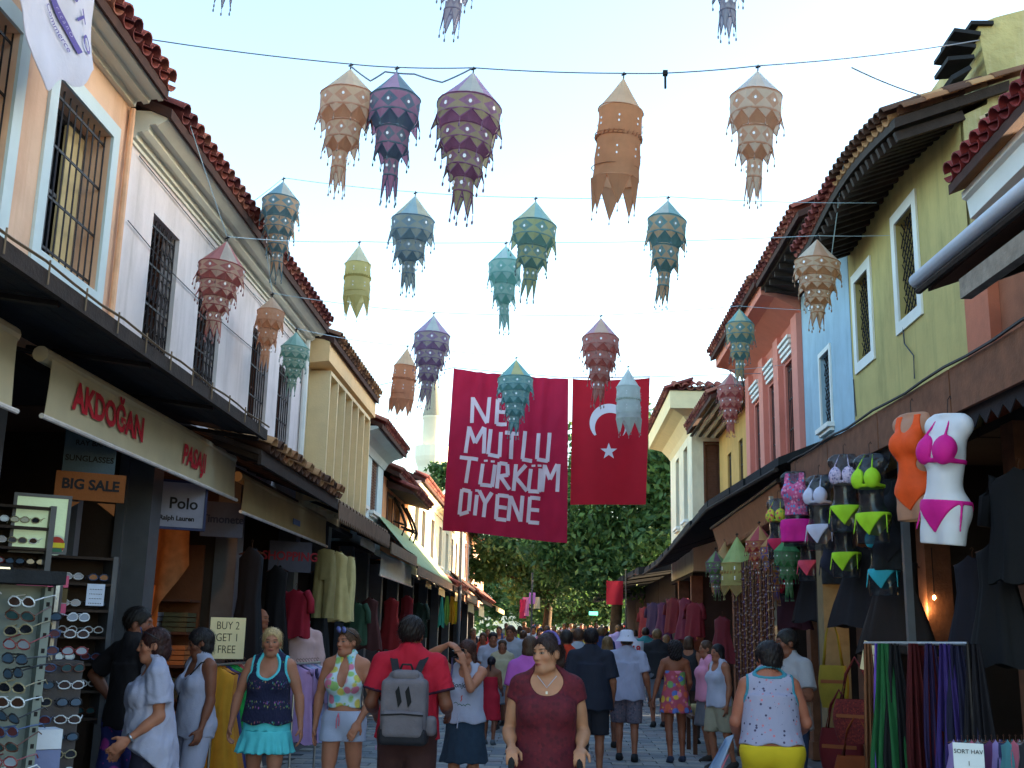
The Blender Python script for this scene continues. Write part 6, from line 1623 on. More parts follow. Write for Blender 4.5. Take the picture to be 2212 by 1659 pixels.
# ------------------------------------------------------------------ right row: canopies
def rcanopy(label, xe, y0, y1, z0, z1, zw, mat, fmat, fdep=.30, teeth=None, xw=RX):
    h = thing('timber_canopy', (xe,(y0+y1)/2,0), label, 'canopy')
    for k in range(6):
        a, b = k/6, (k+.96)/6; xa, xb = xe+(xw-xe)*a, xe+(xw-xe)*b; L = lambda t, zz: zz+(zw-zz)*t
        mb = MB(); v = [(xa,y0,L(a,z0)),(xb,y0,L(b,z0)),(xb,y1,L(b,z1)),(xa,y1,L(a,z1))]; mb.add(v+[(x,y,z+.035) for x,y,z in v], [(0,1,2,3),(7,6,5,4),(0,4,5,1),(1,5,6,2),(2,6,7,3),(3,7,4,0)]); mb.build('board', mat, h)
    n = max(2, int((y1-y0)/1.6))
    for k in range(n):
        ya, yb = y0+(y1-y0)*k/n, y0+(y1-y0)*(k+.985)/n; za, zb = z0+(z1-z0)*k/n, z0+(z1-z0)*(k+.985)/n
        mb = MB(); v = [(xe-.02,ya,za+.04),(xe-.02,yb,zb+.04),(xe-.02,yb,zb-fdep),(xe-.02,ya,za-fdep)]; mb.add(v+[(x+.03,y,z) for x,y,z in v], [(0,1,2,3),(7,6,5,4),(0,4,5,1),(1,5,6,2),(2,6,7,3),(3,7,4,0)]); mb.build('fascia_board', fmat, h)
    mb = MB(); mb.tube([(xe-.045,y0+(y1-y0)*k/20,z0+(z1-z0)*k/20+.05+.012*math.sin(k*1.7)) for k in range(21)], .012, 5); mb.build('cable', M('black cable', S(40,38,40), .6, 0, bump=0), h)
    for k in range(n+1): y = y0+(y1-y0)*k/n*.99+.03; z = z0+(z1-z0)*k/n; mb = MB(); mb.tube([(xe+.1,y,z-.03),(xw-.02,y,zw-.4)], .02, 5); mb.build('strut', m_iron, h)
    if teeth:
        mb = MB(); m = int((y1-y0)/.2)
        for k in range(m):
            y = y0+(y1-y0)*k/m; w_ = (y1-y0)/m; z = z0+(z1-z0)*k/m-fdep; mb.prism([(xe+.03,y,z+.02),(xe+.03,y+w_,z+.02),(xe+.03,y+w_,z-.06),(xe+.03,y+w_*.5,z-.14),(xe+.03,y,z-.06)], (.008,0,0))
        mb.build('toothed_valance', teeth, h)
    return h
m_dcloth = M('black valance cloth', S(34,28,32), .9, .15)
rcanopy('rust brown canopy edge hung with swimwear along the right shops', 2.92, 4.4, 13.6, 3.50, 3.74, 4.15, m_black, m_rust, .30, m_dcloth)
h = thing('shop_awning', (2.9,17.2,3.6), 'rust coloured drop awning with a scalloped lower edge', 'awning')
mb = MB(); mb.grid(lambda u, v: (2.86+.10*v, 14.2+5.9*u, 3.64-.04*u-.34*v+.02*math.sin(u*9)), 30, 2); mb.grid(lambda u, v: (2.868+.10*v, 14.2+5.9*u, 3.64-.04*u-.34*v+.02*math.sin(u*9)), 30, 2); mb.build('cloth', M('rust awning cloth', S(168,108,72), .85, .1, trans=.1), h)
mb = MB()
for k in range(42): y = 14.2+5.9*k/42; w_ = 5.9/42; z = 3.30-.04*k/42+.02*math.sin(k/42*9); mb.prism([(2.96,y,z+.01),(2.96,y+w_,z+.01),(2.96,y+w_*.8,z-.06),(2.96,y+w_*.5,z-.08),(2.96,y+w_*.2,z-.06)], (.006,0,0))
mb.build('scallops', MATS['rust awning cloth'], h)
mb = MB(); mb.tube([(2.86,14.15,3.65),(2.86,20.15,3.61)], .03, 8); mb.build('roller', m_iron, h)
def rroof(label, pts, x_w, mat, zd=.10, ragged=.0, seed=0):
    """dark shop roof whose street edge follows pts"""
    rg = random.Random(seed); h = thing('shop_roof', pts[0], label, 'canopy'); pts = [Vector(p) for p in pts]
    for a, b in zip(pts, pts[1:]):
        n = max(1, int((b-a).length/.9))
        for k in range(n):
            p, q = a.lerp(b, k/n), a.lerp(b, (k+.97)/n); j = rg.uniform(-ragged, ragged); p = p+Vector((j,0,j*.5)); q = q+Vector((j,0,j*.5))
            mb = MB(); v = [p, q, Vector((x_w,q.y,q.z+.45)), Vector((x_w,p.y,p.z+.45))]; mb.add(v+[w_-z_*zd for w_ in v], [(0,1,2,3),(7,6,5,4),(0,4,5,1),(1,5,6,2),(2,6,7,3),(3,7,4,0)]); mb.build('roof_sheet', mat, h)
    for a, b in zip(pts, pts[1:]): mb = MB(); mb.tube([a-z_*.14, b-z_*.14], .03, 6); mb.build('edge_beam', m_dwood, h)
    return h
rroof('dark patched shop roof running below the ochre house', [(2.75,13.7,3.86),(2.62,18.9,3.95),(2.60,22.3,3.80),(2.55,27.0,3.55),(2.5,31,3.5)], RX, m_black, .10, .04)
rroof('black ragged stall roofs at the far right of the street', [(2.45,31.2,3.6),(2.35,37,3.66),(2.1,44,3.5),(1.9,52,3.4)], 5.2, m_black, .2, .10, 3)
h = thing('stall_block', (3.4,41,0), 'dark row of stalls continuing past the cream corner house', 'stall')
for y0, y1 in ((31.2,36),(36.1,41),(41.1,46),(46.1,52)): mb = MB(); mb.box((3.4,y0,0), (5.4,y1,3.5)); mb.build('stall', m_dark, h)
# rolled awning of the near right shop
h = thing('rolled_awning', (2.95,6.5,4.4), 'white rolled shop awning on timber arms at the right edge', 'awning')
mb = MB(); mb.tube([(2.92,8.72,4.53),(2.9,6.0,4.40),(2.9,3.0,4.3)], .058, 12); mb.build('roll', M('white rolled canvas', S(206,208,216), .8, .05), h, True)
mb = MB(); mb.tube([(2.93,8.70,4.44),(2.92,6.0,4.31),(2.92,3,4.21)], .03, 6); mb.build('front_bar', m_dwood, h)
mb = MB(); mb.prism([(2.98,8.62,4.47),(RX-.05,8.62,4.78),(RX-.05,8.62,4.72),(2.98,8.62,4.41)], (0,-6,-.2)); mb.build('cloth', M('brown awning underside', S(92,54,36), .85, .15), h)
mb = MB(); mb.obox((3.0,6.4,4.14), (.04,0,0), (0,1.5,.06), (0,0,.075)); mb.build('beam', M('worn pale beam', S(150,136,122), .85, .25, 9., .3), h)
mb = MB(); mb.tube([(3.0,7.86,4.2),(RX-.05,7.7,4.5)], .03, 6); mb.tube([(3.0,5.2,4.1),(RX-.05,5.1,4.4)], .03, 6); mb.build('arm', m_iron, h)
# ------------------------------------------------------------------ swimwear
def floral(name, base, cols, sc=14., thr=.5):
    if name in MATS: return MATS[name]
    m, n, b = new_mat(name); v = n.node('ShaderNodeTexVoronoi'); n.put(v.inputs['Vector'], n.coord()); v.inputs['Scale'].default_value = sc
    v2 = n.node('ShaderNodeTexVoronoi'); n.put(v2.inputs['Vector'], n.coord()); v2.inputs['Scale'].default_value = sc*2.3
    c = S(*base); r, g, _ = n.xyz(v.outputs['Color']); r2 = n.xyz(v2.outputs['Color'])[0]
    for i, q in enumerate(cols):
        lo, hi = i/len(cols), (i+1)/len(cols)
        inb = n.math('MULTIPLY', n.math('GREATER_THAN', r, lo), n.math('LESS_THAN', r, hi)); m_ = n.math('MULTIPLY', inb, n.step(v.outputs['Distance'], thr, thr*.75))
        c = n.mix(m_, c, S(*q))
    c = n.mix(n.math('MULTIPLY', n.math('GREATER_THAN', r2, .7), n.step(v2.outputs['Distance'], thr*.6, thr*.4)), c, S(*cols[0]))
    n.put(b.inputs['Base Color'], c); b.inputs['Roughness'].default_value = .85; MATS[name] = m
    return m
def dots(name, base, cols, sc=30., thr=.25):
    return floral(name, base, cols, sc, thr)
m_clear = M('smoky clear plastic', S(40,44,52), .12, .1, bump=0, spec=.6, alpha=.55)
m_dummy = M('white dummy', S(214,214,220), .5, .04, bump=0)
FS = Fig(1.72, 'f', bust=1.05)
def q_base(P):
    q = FS.rest(P); return smin(smin(FS.torso(P), FS.legs_(P, False), .05), ell(q, (0,.012,.82), (.150,.085,.16)), .04)
def q_form(P):
    q = FS.rest(P); d = smin(q_base(P), FS.prm(P, [FS.neck]), .03); z = q[:,2]
    return np.maximum(d, np.maximum(z-1.46, .72-z)*FS.k)
def q_top(kind):
    def fn(P):
        q = FS.rest(P); x, y, z = q[:,0], q[:,1], q[:,2]; t = FS.torso(P)-.010
        if kind == 'one': 
            d = np.maximum(np.maximum(q_base(P)-.010, (.78+.75*np.abs(x)-z)), z-1.44)
            d = np.maximum(d, -ell(q, (0,-.12,1.44), (.085,.11,.13))); d = np.maximum(d, -ell(q, (0,.12,1.38), (.12,.09,.20)))
            for s in (-1,1): d = np.maximum(d, -ell(q, (s*.20,.01,1.40), (.085,.14,.15))); d = np.maximum(d, -ell(q, (s*.13,0,1.09), (.05,.2,.05)))
            return d
        if kind == 'tank': 
            d = np.maximum(np.maximum(t, 1.02-z), z-1.44); d = np.maximum(d, -ell(q, (0,-.12,1.44), (.085,.11,.12)))
            for s in (-1,1): d = np.maximum(d, -ell(q, (s*.20,.01,1.40), (.085,.14,.15)))
            return d
        d = None
        for s in (-1,1):
            e = np.maximum(t-.002, ell(q, (s*.080,-.10,1.245), (.078,.10,.085)))
            e = np.minimum(e, cone(q, (s*.09,-.115,1.31), (s*.045,-.01,1.455), .009, .007))
            d = e if d is None else np.minimum(d, e)
        return np.minimum(d, np.maximum(t, np.abs(z-1.185)-.013))
    return fn
def q_bot(kind):
    def fn(P):
        q = FS.rest(P); x, y, z = q[:,0], q[:,1], q[:,2]; t = q_base(P)-.009
        if kind == 'skirt': return np.maximum(t-.02, np.maximum(z-.98, .76-z))
        d = np.maximum(t, np.maximum(z-.965, (.78+1.0*np.abs(x)-z)))
        d = np.minimum(d, np.maximum(t, np.abs(z-.955)-.012))
        for s in (-1,1): d = np.minimum(d, cone(q, (s*.172,-.02,.955), (s*.190,-.05,.80), .010, .006))
        return d
    return fn
LO, HI = np.array([-.27,-.27,.62]), np.array([.27,.25,1.55])
SM = {}
def sm_mesh(key, f, mat):
    if key not in SM: V, Q = mesh_field(f, LO, HI, .0085); V = V.copy(); V[:,2] -= 1.46; SM[key] = (V, Q)
    return np_mesh(key[0], SM[key][0], SM[key][1], mat)
def swim(label, p, rz, form, top=None, bottom=None, tk='bikini', bk='brief', sc=1., tilt=0.):
    h = thing('swimwear_form', p, label, 'swimwear', None, rz); h.scale = (sc*.80,sc*.86,sc); h.rotation_euler = (0,tilt,rz)
    put('torso_form', sm_mesh(('torso_form',), q_form, form), h)
    if top: put('swim_top', sm_mesh(('swim_top', tk), q_top(tk), top), h)
    if bottom: put('swim_bottom', sm_mesh(('swim_bottom', bk), q_bot(bk), bottom), h)
    mb = MB(); mb.tube([(0,0,-.02),(0,0,.10),(.02,0,.12),(.03,0,.10)], .004, 4); put('hook', mb.mesh('hook', m_iron), h)
    return h
def at_r(px, py, x=2.80): return at(px, py, x=x)
lime = C(170,222,40,.7); mag = C(214,24,140,.7); org = C(240,86,26,.7)
swim('white dummy torso in a magenta bikini, largest of the hanging swimwear', at_r(2046,900,2.76), -1.05, m_dummy, mag, mag, sc=1.22, tilt=.12)
swim('dummy in an orange cut-out swimsuit beside the magenta bikini', at_r(1968,898), -.95, M('flesh dummy', S(180,130,104), .6, .05), org, None, 'one', sc=1.12)
swim('clear torso in a lime green bikini under the canopy edge', at_r(1878,985), -.8, m_clear, lime, lime, sc=1.05)
swim('clear torso in a lilac floral bikini hung high', at_r(1822,985), -.5, m_clear, floral('lilac floral', (196,180,206), [(120,110,150),(220,200,220)], 40), lime, sc=1.0)
swim('clear torso in a white bikini left of the lilac floral one', at_r(1768,1030), -.8, m_clear, C(206,204,226), C(206,204,226), sc=1.05)
swim('torso in a pink floral tankini with a magenta skirt', at_r(1718,1022), -.5, m_clear, floral('pink tankini', (206,90,140), [(90,150,200),(230,150,180),(160,60,110)], 30), mag, 'tank', 'skirt', sc=1.15)
swim('torso in a yellow and red floral bikini, farthest of the hung row', at_r(1680,1080), -.6, m_clear, floral('yellow floral', (206,196,60), [(206,70,90),(120,170,60)], 24), C(200,40,80), sc=1.0)
swim('clear torso in a coral pink bikini hung low behind the white one', at_r(1745,1125,2.98), -.8, m_clear, C(226,80,110,.7), C(226,80,110,.7), sc=.95)
swim('clear torso in a turquoise bikini hung low behind the lime ones', at_r(1902,1120,3.0), -.7, m_clear, C(50,170,190,.7), C(50,170,190,.7), sc=.95)
swim('clear torso in a crimson bikini below the yellow and red floral one', at_r(1690,1180,2.95), -.7, m_clear, C(196,30,60,.7), C(196,30,60,.7), sc=.9)
swim('dark torso in a black swimsuit behind the lime bikini', at_r(1915,1040,3.05), -.6, m_black, C(30,30,38), C(30,30,38), 'one', sc=1.1)
swim('dark torso in a navy swimsuit behind the white bikini', at_r(1800,1100,3.05), -.6, m_black, C(36,38,56), C(36,38,56), 'one', sc=1.1)
swim('second clear torso in a lime bikini hung lower', at_r(1822,1090,2.95), -.8, m_clear, C(44,44,54), lime, sc=1.0)
for k, (px, py, x, kind, cc, w_, h_, nn) in enumerate(((1710,1230,3.1,'dress',(60,20,36),.5,.75,'maroon fringed wrap hanging under the tankini'),(1760,1180,3.2,'dress',(26,24,30),.6,.9,'black wrap hanging behind the white bikini'),(1860,1180,3.15,'dress',(28,24,30),.7,.8,'black beach dress hanging below the lime bikini'),(1930,1200,3.2,'dress',(36,26,24),.7,.9,'dark brown beach dress hanging under the orange suit'),(2100,1200,3.3,'dress',(20,17,30),.44,.8,'dark violet dress hanging under the magenta bikini dummy'),(2150,1170,3.3,'dress',(12,12,18),.44,.9,'navy dress hanging right of the magenta bikini dummy'),(2200,1010,3.3,'shirt',(12,12,17),.5,.8,'dim navy shirt hanging at the right edge'),
     (1560,1330,3.0,'dress',(110,30,40),.5,.8,'wine red dress hanging beside the bead strings'),(1500,1300,2.95,'shirt',(130,34,44),.5,.7,'red shirt hanging in the dark right stalls'),(1480,1290,2.9,'dress',(120,40,60),.5,.9,'rose red dress hanging in the dark right stalls'),(1455,1290,2.8,'shirt',(110,30,36),.5,.8,'dull red shirt hanging in the dark right stalls'),(1432,1300,2.7,'dress',(90,40,70),.5,.9,'plum dress hanging in the dark right stalls'),(1412,1300,2.6,'shirt',(60,40,70),.5,.8,'violet shirt hanging in the dark right stalls'),(1395,1310,2.5,'shirt',(120,30,40),.5,.8,'red shirt hanging at the far right stall'))):
    hang(kind, nn, kind, at(px, py, x=x), -.9, kind, cc, w_, h_, .12, 60+k)
for (px, t, w_, b, x, A, B, caps, nt_, sty, lab) in [
 (1592,1160,72,1290,2.7,(206,186,80),(190,140,60),((190,214,110),(176,206,100)),1,'cyl','lime and gold tube lantern for sale under the right canopy'),
 (1566,1170,50,1285,2.95,(216,150,70),(190,110,50),((216,170,90),(206,150,70)),1,'cyl','orange tube lantern for sale behind the lime one'),
 (1546,1190,44,1290,2.7,(90,150,60),(110,50,90),((120,170,80),(100,40,80)),3,'tiers','dark green and plum lantern for sale, leftmost under the right canopy'),
 (1640,1135,60,1260,2.75,(196,40,40),(216,120,40),((206,40,50),(220,150,60)),4,'tiers','red and orange lantern for sale under the right canopy'),
 (1668,1150,56,1300,2.8,(220,130,40),(70,50,140),((220,140,50),(80,60,150)),4,'tiers','orange and violet lantern for sale under the floral bikini'),
 (1700,1160,56,1290,2.85,(40,140,60),(60,110,50),((50,160,70),(40,140,60)),3,'tiers','green lantern for sale beside the pink tankini')]:
    p = at(px, t, x=x); q = at(px, b, x=x); q = at(px, b, y=p.y); s = (p-CAM_O).dot(_f)/FPX
    lantern(p, w_*s, p.z-q.z, A, B, caps, nt_, lab, sty, 'lanterns for sale on the right')
# bead strings, posts
def bead_curtain(label, x, y0, y1, zt, n, cols, seed):
    rg = random.Random(seed); h = thing('bead_curtain', (x,(y0+y1)/2,zt), label, 'bead curtain')
    for k in range(n):
        y = y0+(y1-y0)*k/(n-1); L = rg.uniform(1.5,2.1); j0 = rg.uniform(0,.1); mb = MB(); mb.tube([(x,y,zt),(x,y,zt-L)], .010, 4)
        for j in range(int(L/.11)): c = Vector((x,y,zt-.06-j0-j*.105-rg.uniform(0,.03))); r = rg.uniform(.014,.030); mb.add([c+Vector(d)*r for d in ((1,0,0),(-1,0,0),(0,1,0),(0,-1,0),(0,0,1.3),(0,0,-1.3))], [(0,2,4),(2,1,4),(1,3,4),(3,0,4),(2,0,5),(1,2,5),(3,1,5),(0,3,5)])
        mb.build('bead_string', cols[k % len(cols)], h)
bead_curtain('brown bead necklaces hanging in strings below the lime lantern', 2.72, 14.0, 16.9, 2.75, 22, [C(110,70,50,.4), C(80,50,44,.4), C(140,100,70,.4), C(90,60,80,.4)], 4)
def post(label, x, y, zt, w_, mat): mb = MB(); mb.box((x-w_/2,y-w_/2,0), (x+w_/2,y+w_/2,zt)); o = mb.build('post', mat, None, origin=(x,y,0)); return tag(o, label, 'post')
post('broad yellowish timber post between the dotted top woman and the bags', 3.05, 12.4, 3.4, .26, M('yellowish post', S(130,112,80), .8, .2, 6., .2))
post('slim steel post under the red and orange lantern', 2.85, 14.6, 3.5, .05, m_silver)
post('dark timber post beside the broad yellowish one', 3.15, 13.1, 3.4, .18, m_dwood)
post('steel post behind the scarves', 3.0, 9.6, 3.4, .06, m_grey)
# scarves on a ring rack
sp = at(1985,1385,x=2.62); h = thing('scarf_rack', (sp.x,sp.y,0), 'steel rack of long hanging scarves at the right', 'rack')
rail = [at(px, 1390, y=sp.y+dy) for px, dy in ((1868,.5),(1985,0),(2090,-.3))]
mb = MB(); mb.tube(rail, .014, 8); mb.build('rail', m_silver, h)
for q in rail[::2]: mb = MB(); mb.tube([(q.x,q.y,0),(q.x,q.y,q.z)], .014, 8); mb.build('leg', m_iron, h)
cs = [((130,84,56),'dull apricot'),((122,88,190),'lavender'),((36,96,54),'green'),((26,24,28),'black'),((86,16,22),'dark red'),((76,14,18),'blood red'),((96,20,26),'crimson'),((40,26,66),'violet'),((60,42,110),'purple'),((30,28,56),'indigo'),((26,22,30),'sooty black')]
for k, (cc, nn) in enumerate(cs):
    t = (k+.5)/len(cs)*2; p = rail[0].lerp(rail[1], t) if t < 1 else rail[1].lerp(rail[2], t-1)
    p = p+Vector((random.uniform(-.06,.06), random.uniform(-.05,.05), 0)); scarf('%s scarf hanging long on the steel rack at the right' % nn, p, 1.0+.35*random.random(), .24+.26*random.random(), cc, random.uniform(-.9,.5), 40+k, top=.30)
c_ = at(1885,1420,x=2.5); b, c, ux, uy = board('price_tag', 'crooked cream price card above the lavender scarf', 'sign', c_, (.80,-.45,-.22), (.2,0,.95), .16, .22, MATS['cream card'], .01)
lettering(b, '5 YTL', .055, c, ux, uy, C(150,60,60), 0)
c_ = at(2093,1640,x=2.05); b, c, ux, uy = board('price_card', 'white handwritten card at the lower right reading SORT HAV', 'sign', c_, (.93,-.37,.0), (0,0,1), .14, .15, M('white card', S(206,210,214), .85, .03), .008)
lettering(b, 'SORT HAV', .028, c+uy*.035, ux, uy, m_ink, 0); lettering(b, '1', .03, c-uy*.02, ux, uy, m_ink, 0)
# bags
def bag(label, p, w_, hh, d, mat, rz, handle=.35):
    h = thing('shoulder_bag', p, label, 'bag', None, rz)
    mb = MB()
    def fn(u, v): a = u*2*math.pi; t = v; f = .80+.22*math.sin(math.pi*min(1,t*.9+.1)); return (w_/2*f*math.copysign(abs(math.cos(a))**.5, math.cos(a)), d/2*f*math.copysign(abs(math.sin(a))**.7, math.sin(a)), -handle-hh*t)
    mb.grid(fn, 24, 10); mb.add([fn(k/24, 1) for k in range(24)], [tuple(range(24))]); me = mb.mesh('pouch', mat, True); put('pouch', me, h)
    for s in (-1,1): mb = MB(); mb.tube([(-w_*.32,s*d*.3,-handle-.02),(-w_*.2,s*d*.12,-handle*.4),(0,0,0),(w_*.2,s*d*.12,-handle*.4),(w_*.32,s*d*.3,-handle-.02)], .011, 6); put('strap', mb.mesh('strap', mat, True), h)
    mb = MB(); mb.box((-w_*.40,-d*.53,-handle-hh*.42), (w_*.40,-d*.50,-handle-hh*.34)); put('woven_band', mb.mesh('woven_band', C(140,76,40)), h)
    return h
bag('red woven shoulder bag hanging in front, most visible of the bags', at(1846,1420,x=2.62), .40, .36, .14, floral('red weave', (104,24,22), [(132,44,28),(80,14,18)], 60), -.5)
bag('dark red bag hanging low behind the woven one', at(1812,1490,x=2.72), .40, .42, .14, C(104,24,30), -.5)
bag('orange striped bag hanging under the woven one', at(1850,1540,x=2.6), .40, .36, .12, C(130,60,22), -.4)
bag('mustard yellow strap bag hanging beside the red ones', at(1795,1330,x=2.9), .30, .42, .12, C(140,118,32), -.4, .5)
# table of hats and folded tops at the right edge
h = thing('sales_table', (2.75,5.9,0), 'dark sales table at the lower right corner', 'table')
mb = MB(); mb.box((2.15,5.0,.86), (3.5,6.7,.90)); mb.build('tabletop', m_dwood, h)
for x, y in ((2.2,5.1),(2.2,6.6),(3.45,5.1),(3.45,6.6)): mb = MB(); mb.box((x-.03,y-.03,0), (x+.03,y+.03,.86)); mb.build('leg', m_dwood, h)
hc2 = [((150,110,110),'dusty pink'),((130,110,80),'straw'),((70,40,44),'brown'),((140,60,60),'faded red'),((60,60,80),'slate')]
for k in range(5):
    p = Vector((2.45+.22*(k % 3),5.35+.42*(k//1)*.6,.905)); mb = MB(); mb.lathe([(.17,0),(.16,.012),(.10,.02),(.095,.09),(.05,.12),(.0,.122)], 18, p); tag(mb.build('sun_hat', C(*hc2[k][0]), None, True, p), '%s sun hat lying on the sales table at lower right' % hc2[k][1], 'hat')
for k in range(14):
    p = at(2064+k*13, 1596, x=2.22+.02*(k % 3)); hang('sock', '%s sock clipped in the row below the hats, %s' % (('lilac','navy','teal','rose','grey','black','plum')[k % 7], ('toward its left end','toward its right end')[k//7]), 'sock', p, -.9, 'dress', ((130,110,160),(40,44,80),(60,110,120),(150,80,100),(110,110,120),(34,34,40),(80,40,80))[k % 7], .13, .24, .04, 80+k % 7)
# far stall bits by the dark shops: stool table with goods, jacket forms
h = thing('low_table', (2.5,17.6,0), 'low wooden table of goods outside the dark shops', 'table')
mb = MB(); mb.box((2.1,17.2,.50), (2.85,18.1,.55)); mb.build('tabletop', m_wood, h)
for x, y in ((2.15,17.25),(2.15,18.05),(2.8,17.25),(2.8,18.05)): mb = MB(); mb.box((x-.03,y-.03,0), (x+.03,y+.03,.5)); mb.build('leg', m_wood, h)
for k, (x, y, cc) in enumerate(((2.25,17.4,(190,170,120)),(2.55,17.6,(150,60,50)),(2.4,17.9,(90,110,140)))): mb = MB(); mb.lathe([(.0,0),(.10,0),(.13,.10),(.14,.16),(.12,.16),(.0,.08)], 14, (x,y,.55)); tag(mb.build('basket', C(*cc), None, True, (x,y,.55)), '%s woven basket on the low table' % ('tan','rust red','blue grey')[k], 'basket')
# right shop bulb
b = thing('shop_bulb', (3.6,9.0,2.85), 'small bright bulb glowing deep in the right hand shop', 'lamp')
bp_ = at(2018,1290,x=3.9); b.location = bp_; WO[b.name_full] = bp_
mb = MB(); mb.lathe([(0,.02),(.014,.01),(.016,-.012),(0,-.03)], 10, bp_); mb.build('bulb', MATS['warm bulb'], b)
mb = MB(); mb.tube([bp_+z_*.03, bp_+z_*.5], .005, 4); mb.build('cord', m_ink, b)
pl = bpy.data.lights.new('bulb light', 'POINT'); pl.energy = 1.5; pl.color = (1,.6,.25); pl.shadow_soft_size = .05; po = bpy.data.objects.new('bulb_light', pl); COL.objects.link(po); po.parent = b; po.location = (-.1,0,-.12)
mb = MB(); p = bp_+Vector((.5,.5,.0)); mb.obox(p, (.25,0,0), (0,.02,0), (0,0,.22)); tag(mb.build('wall_panel', C(206,170,90), None, origin=p), 'yellow lit panel behind the glowing bulb in the right shop', 'panel')
# ------------------------------------------------------------------ people
SK1, SK2, SK3, SK4 = (174,114,88), (152,96,72), (126,76,56), (182,126,100)
def spot(px, y): q = at(px, 1500, y=y); return Vector((q.x, y, gz(y)))
def crochet():
    nm = 'navy crochet'
    if nm in MATS: return MATS[nm]
    m, n, b = new_mat(nm); co = n.coord(); x, y, z = n.xyz(co)
    v = n.node('ShaderNodeTexVoronoi'); n.put(v.inputs['Vector'], n.scale(co, (70,70,34))); v.inputs['Scale'].default_value = 1.
    r, g, bl = n.xyz(v.outputs['Color'])
    band = n.math('SINE', n.math('MULTIPLY', z, 38.)); m_ = n.math('MULTIPLY', n.step(band, .1, .5), n.step(v.outputs['Distance'], .42, .3))
    hs = n.node('ShaderNodeCombineColor', mode='HSV'); n.put(hs.inputs[0], r); hs.inputs[1].default_value = .7; n.put(hs.inputs[2], n.math('MULTIPLY_ADD', g, .35, .08))
    n.put(b.inputs['Base Color'], n.mix(m_, S(28,30,62), hs.outputs[0])); b.inputs['Roughness'].default_value = .9
    bn = n.node('ShaderNodeBump'); bn.inputs['Strength'].default_value = .5; bn.inputs['Distance'].default_value = .01; n.put(bn.inputs['Height'], v.outputs['Distance']); n.l.new(bn.outputs[0], b.inputs['Normal'])
    MATS[nm] = m; return m
def trim(F, base, cuts, w_=.020, off=.003):
    def fn(P):
        q = F.rest(P); d = None
        for c, r in cuts:
            e = ell(q, c, r)*F.k-w_; d = e if d is None else np.minimum(d, e)
        return np.maximum(base(P)-off, d)
    return fn
def onhead(root, F, fn, name, label, cat, mat):
    """a thing worn on the head; fn builds in head coordinates"""
    mb = MB(); fn(mb)
    Rm = Matrix(F.HR.tolist()); hc = Vector(F.hc)+Vector((0,0,F.dz)); rz = Matrix.Rotation(root.rotation_euler[2], 3, 'Z')
    mb.v = [tuple(rz@(Rm@(Vector(v)*F.hs)+hc)+root.location) for v in mb.v]
    o = mb.build(name, mat, None, True, tuple(rz@hc+root.location)); return tag(o, label, cat)
def shades_up(mb):
    for s in (-1,1):
        c = Vector((s*.034,-.082,.105)); ring = [c+Vector((.030*math.cos(k*.6283), -.004-.008*math.sin(k*.6283), .020*math.sin(k*.6283)+.008*math.sin(k*.6283))) for k in range(10)]
        mb.prism(ring, (0,-.006,.004), 1); mb.tube(ring+[ring[0]], .004, 4, 0); mb.tube([c+Vector((s*.03,0,0)), Vector((s*.088,-.02,.075)), Vector((s*.092,.04,.04))], .004, 4, 0)
    mb.tube([(-.01,-.088,.108),(.01,-.088,.108)], .004, 4, 0)
SHM = [frame_m[0], M('violet lens', S(110,120,190), .1, 0, bump=0, spec=.8)]
def pt(root, F, v): return Matrix.Rotation(root.rotation_euler[2], 3, 'Z')@(Vector(v)+Vector((0,0,F.dz)))+root.location
WALK = {1:((.03,-.16,-1),(0,.16,-1)), -1:((-.03,.12,-1),(0,.30,-1))}
WALK2 = {-1:((-.03,-.16,-1),(0,.16,-1)), 1:((.03,.12,-1),(0,.30,-1))}
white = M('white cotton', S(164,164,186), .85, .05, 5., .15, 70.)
den = M('dark denim', S(36,52,70), .9, .12, 20., .2, 120.)

# 1 woman in white top, passing left
F = Fig(1.655, 'f', fat=1.05, bust=1.15, yaw=R(-4), lean=.03, arms={1:((.10,.10,-1),(.02,-.80,-.62),{'curl':.5}), -1:((-.12,-.05,-1),(-.02,-.55,-.85),{'curl':.6})}, legs=WALK)
nk = [((0,-.10,1.45),(.125,.14,.085)), ((0,.10,1.47),(.11,.10,.05))]
r1, p1_ = person(F, spot(330,7.9), R(-64), 'woman in a loose white top walking left past the sunglasses, profile view', skin_mat(SK1), (g_hair(F, extra=lambda q: smin(x_bob(q), ell(q,(0,.07,-.03),(.07,.06,.08)),.03), hairline=-.004), (52,26,24)), [
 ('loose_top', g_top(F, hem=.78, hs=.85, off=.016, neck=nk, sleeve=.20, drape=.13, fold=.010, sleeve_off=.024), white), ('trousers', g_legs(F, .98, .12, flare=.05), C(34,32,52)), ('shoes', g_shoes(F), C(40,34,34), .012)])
onhead(r1, F, shades_up, 'sunglasses', 'dark sunglasses pushed up on the hair of the woman in the loose white top', 'sunglasses', SHM)
w_ = pt(r1, F, F.arm[1]['w']-F.arm[1]['fd']*.02); mb = MB(); dd = Matrix.Rotation(R(-64),3,'Z')@Vector(F.arm[1]['fd']); mb.tube([w_-dd*.008, w_+dd*.008], .034, 12); tag(mb.build('wristwatch', m_silver, None, True, w_), 'silver watch on the wrist of the woman in the loose white top', 'watch')
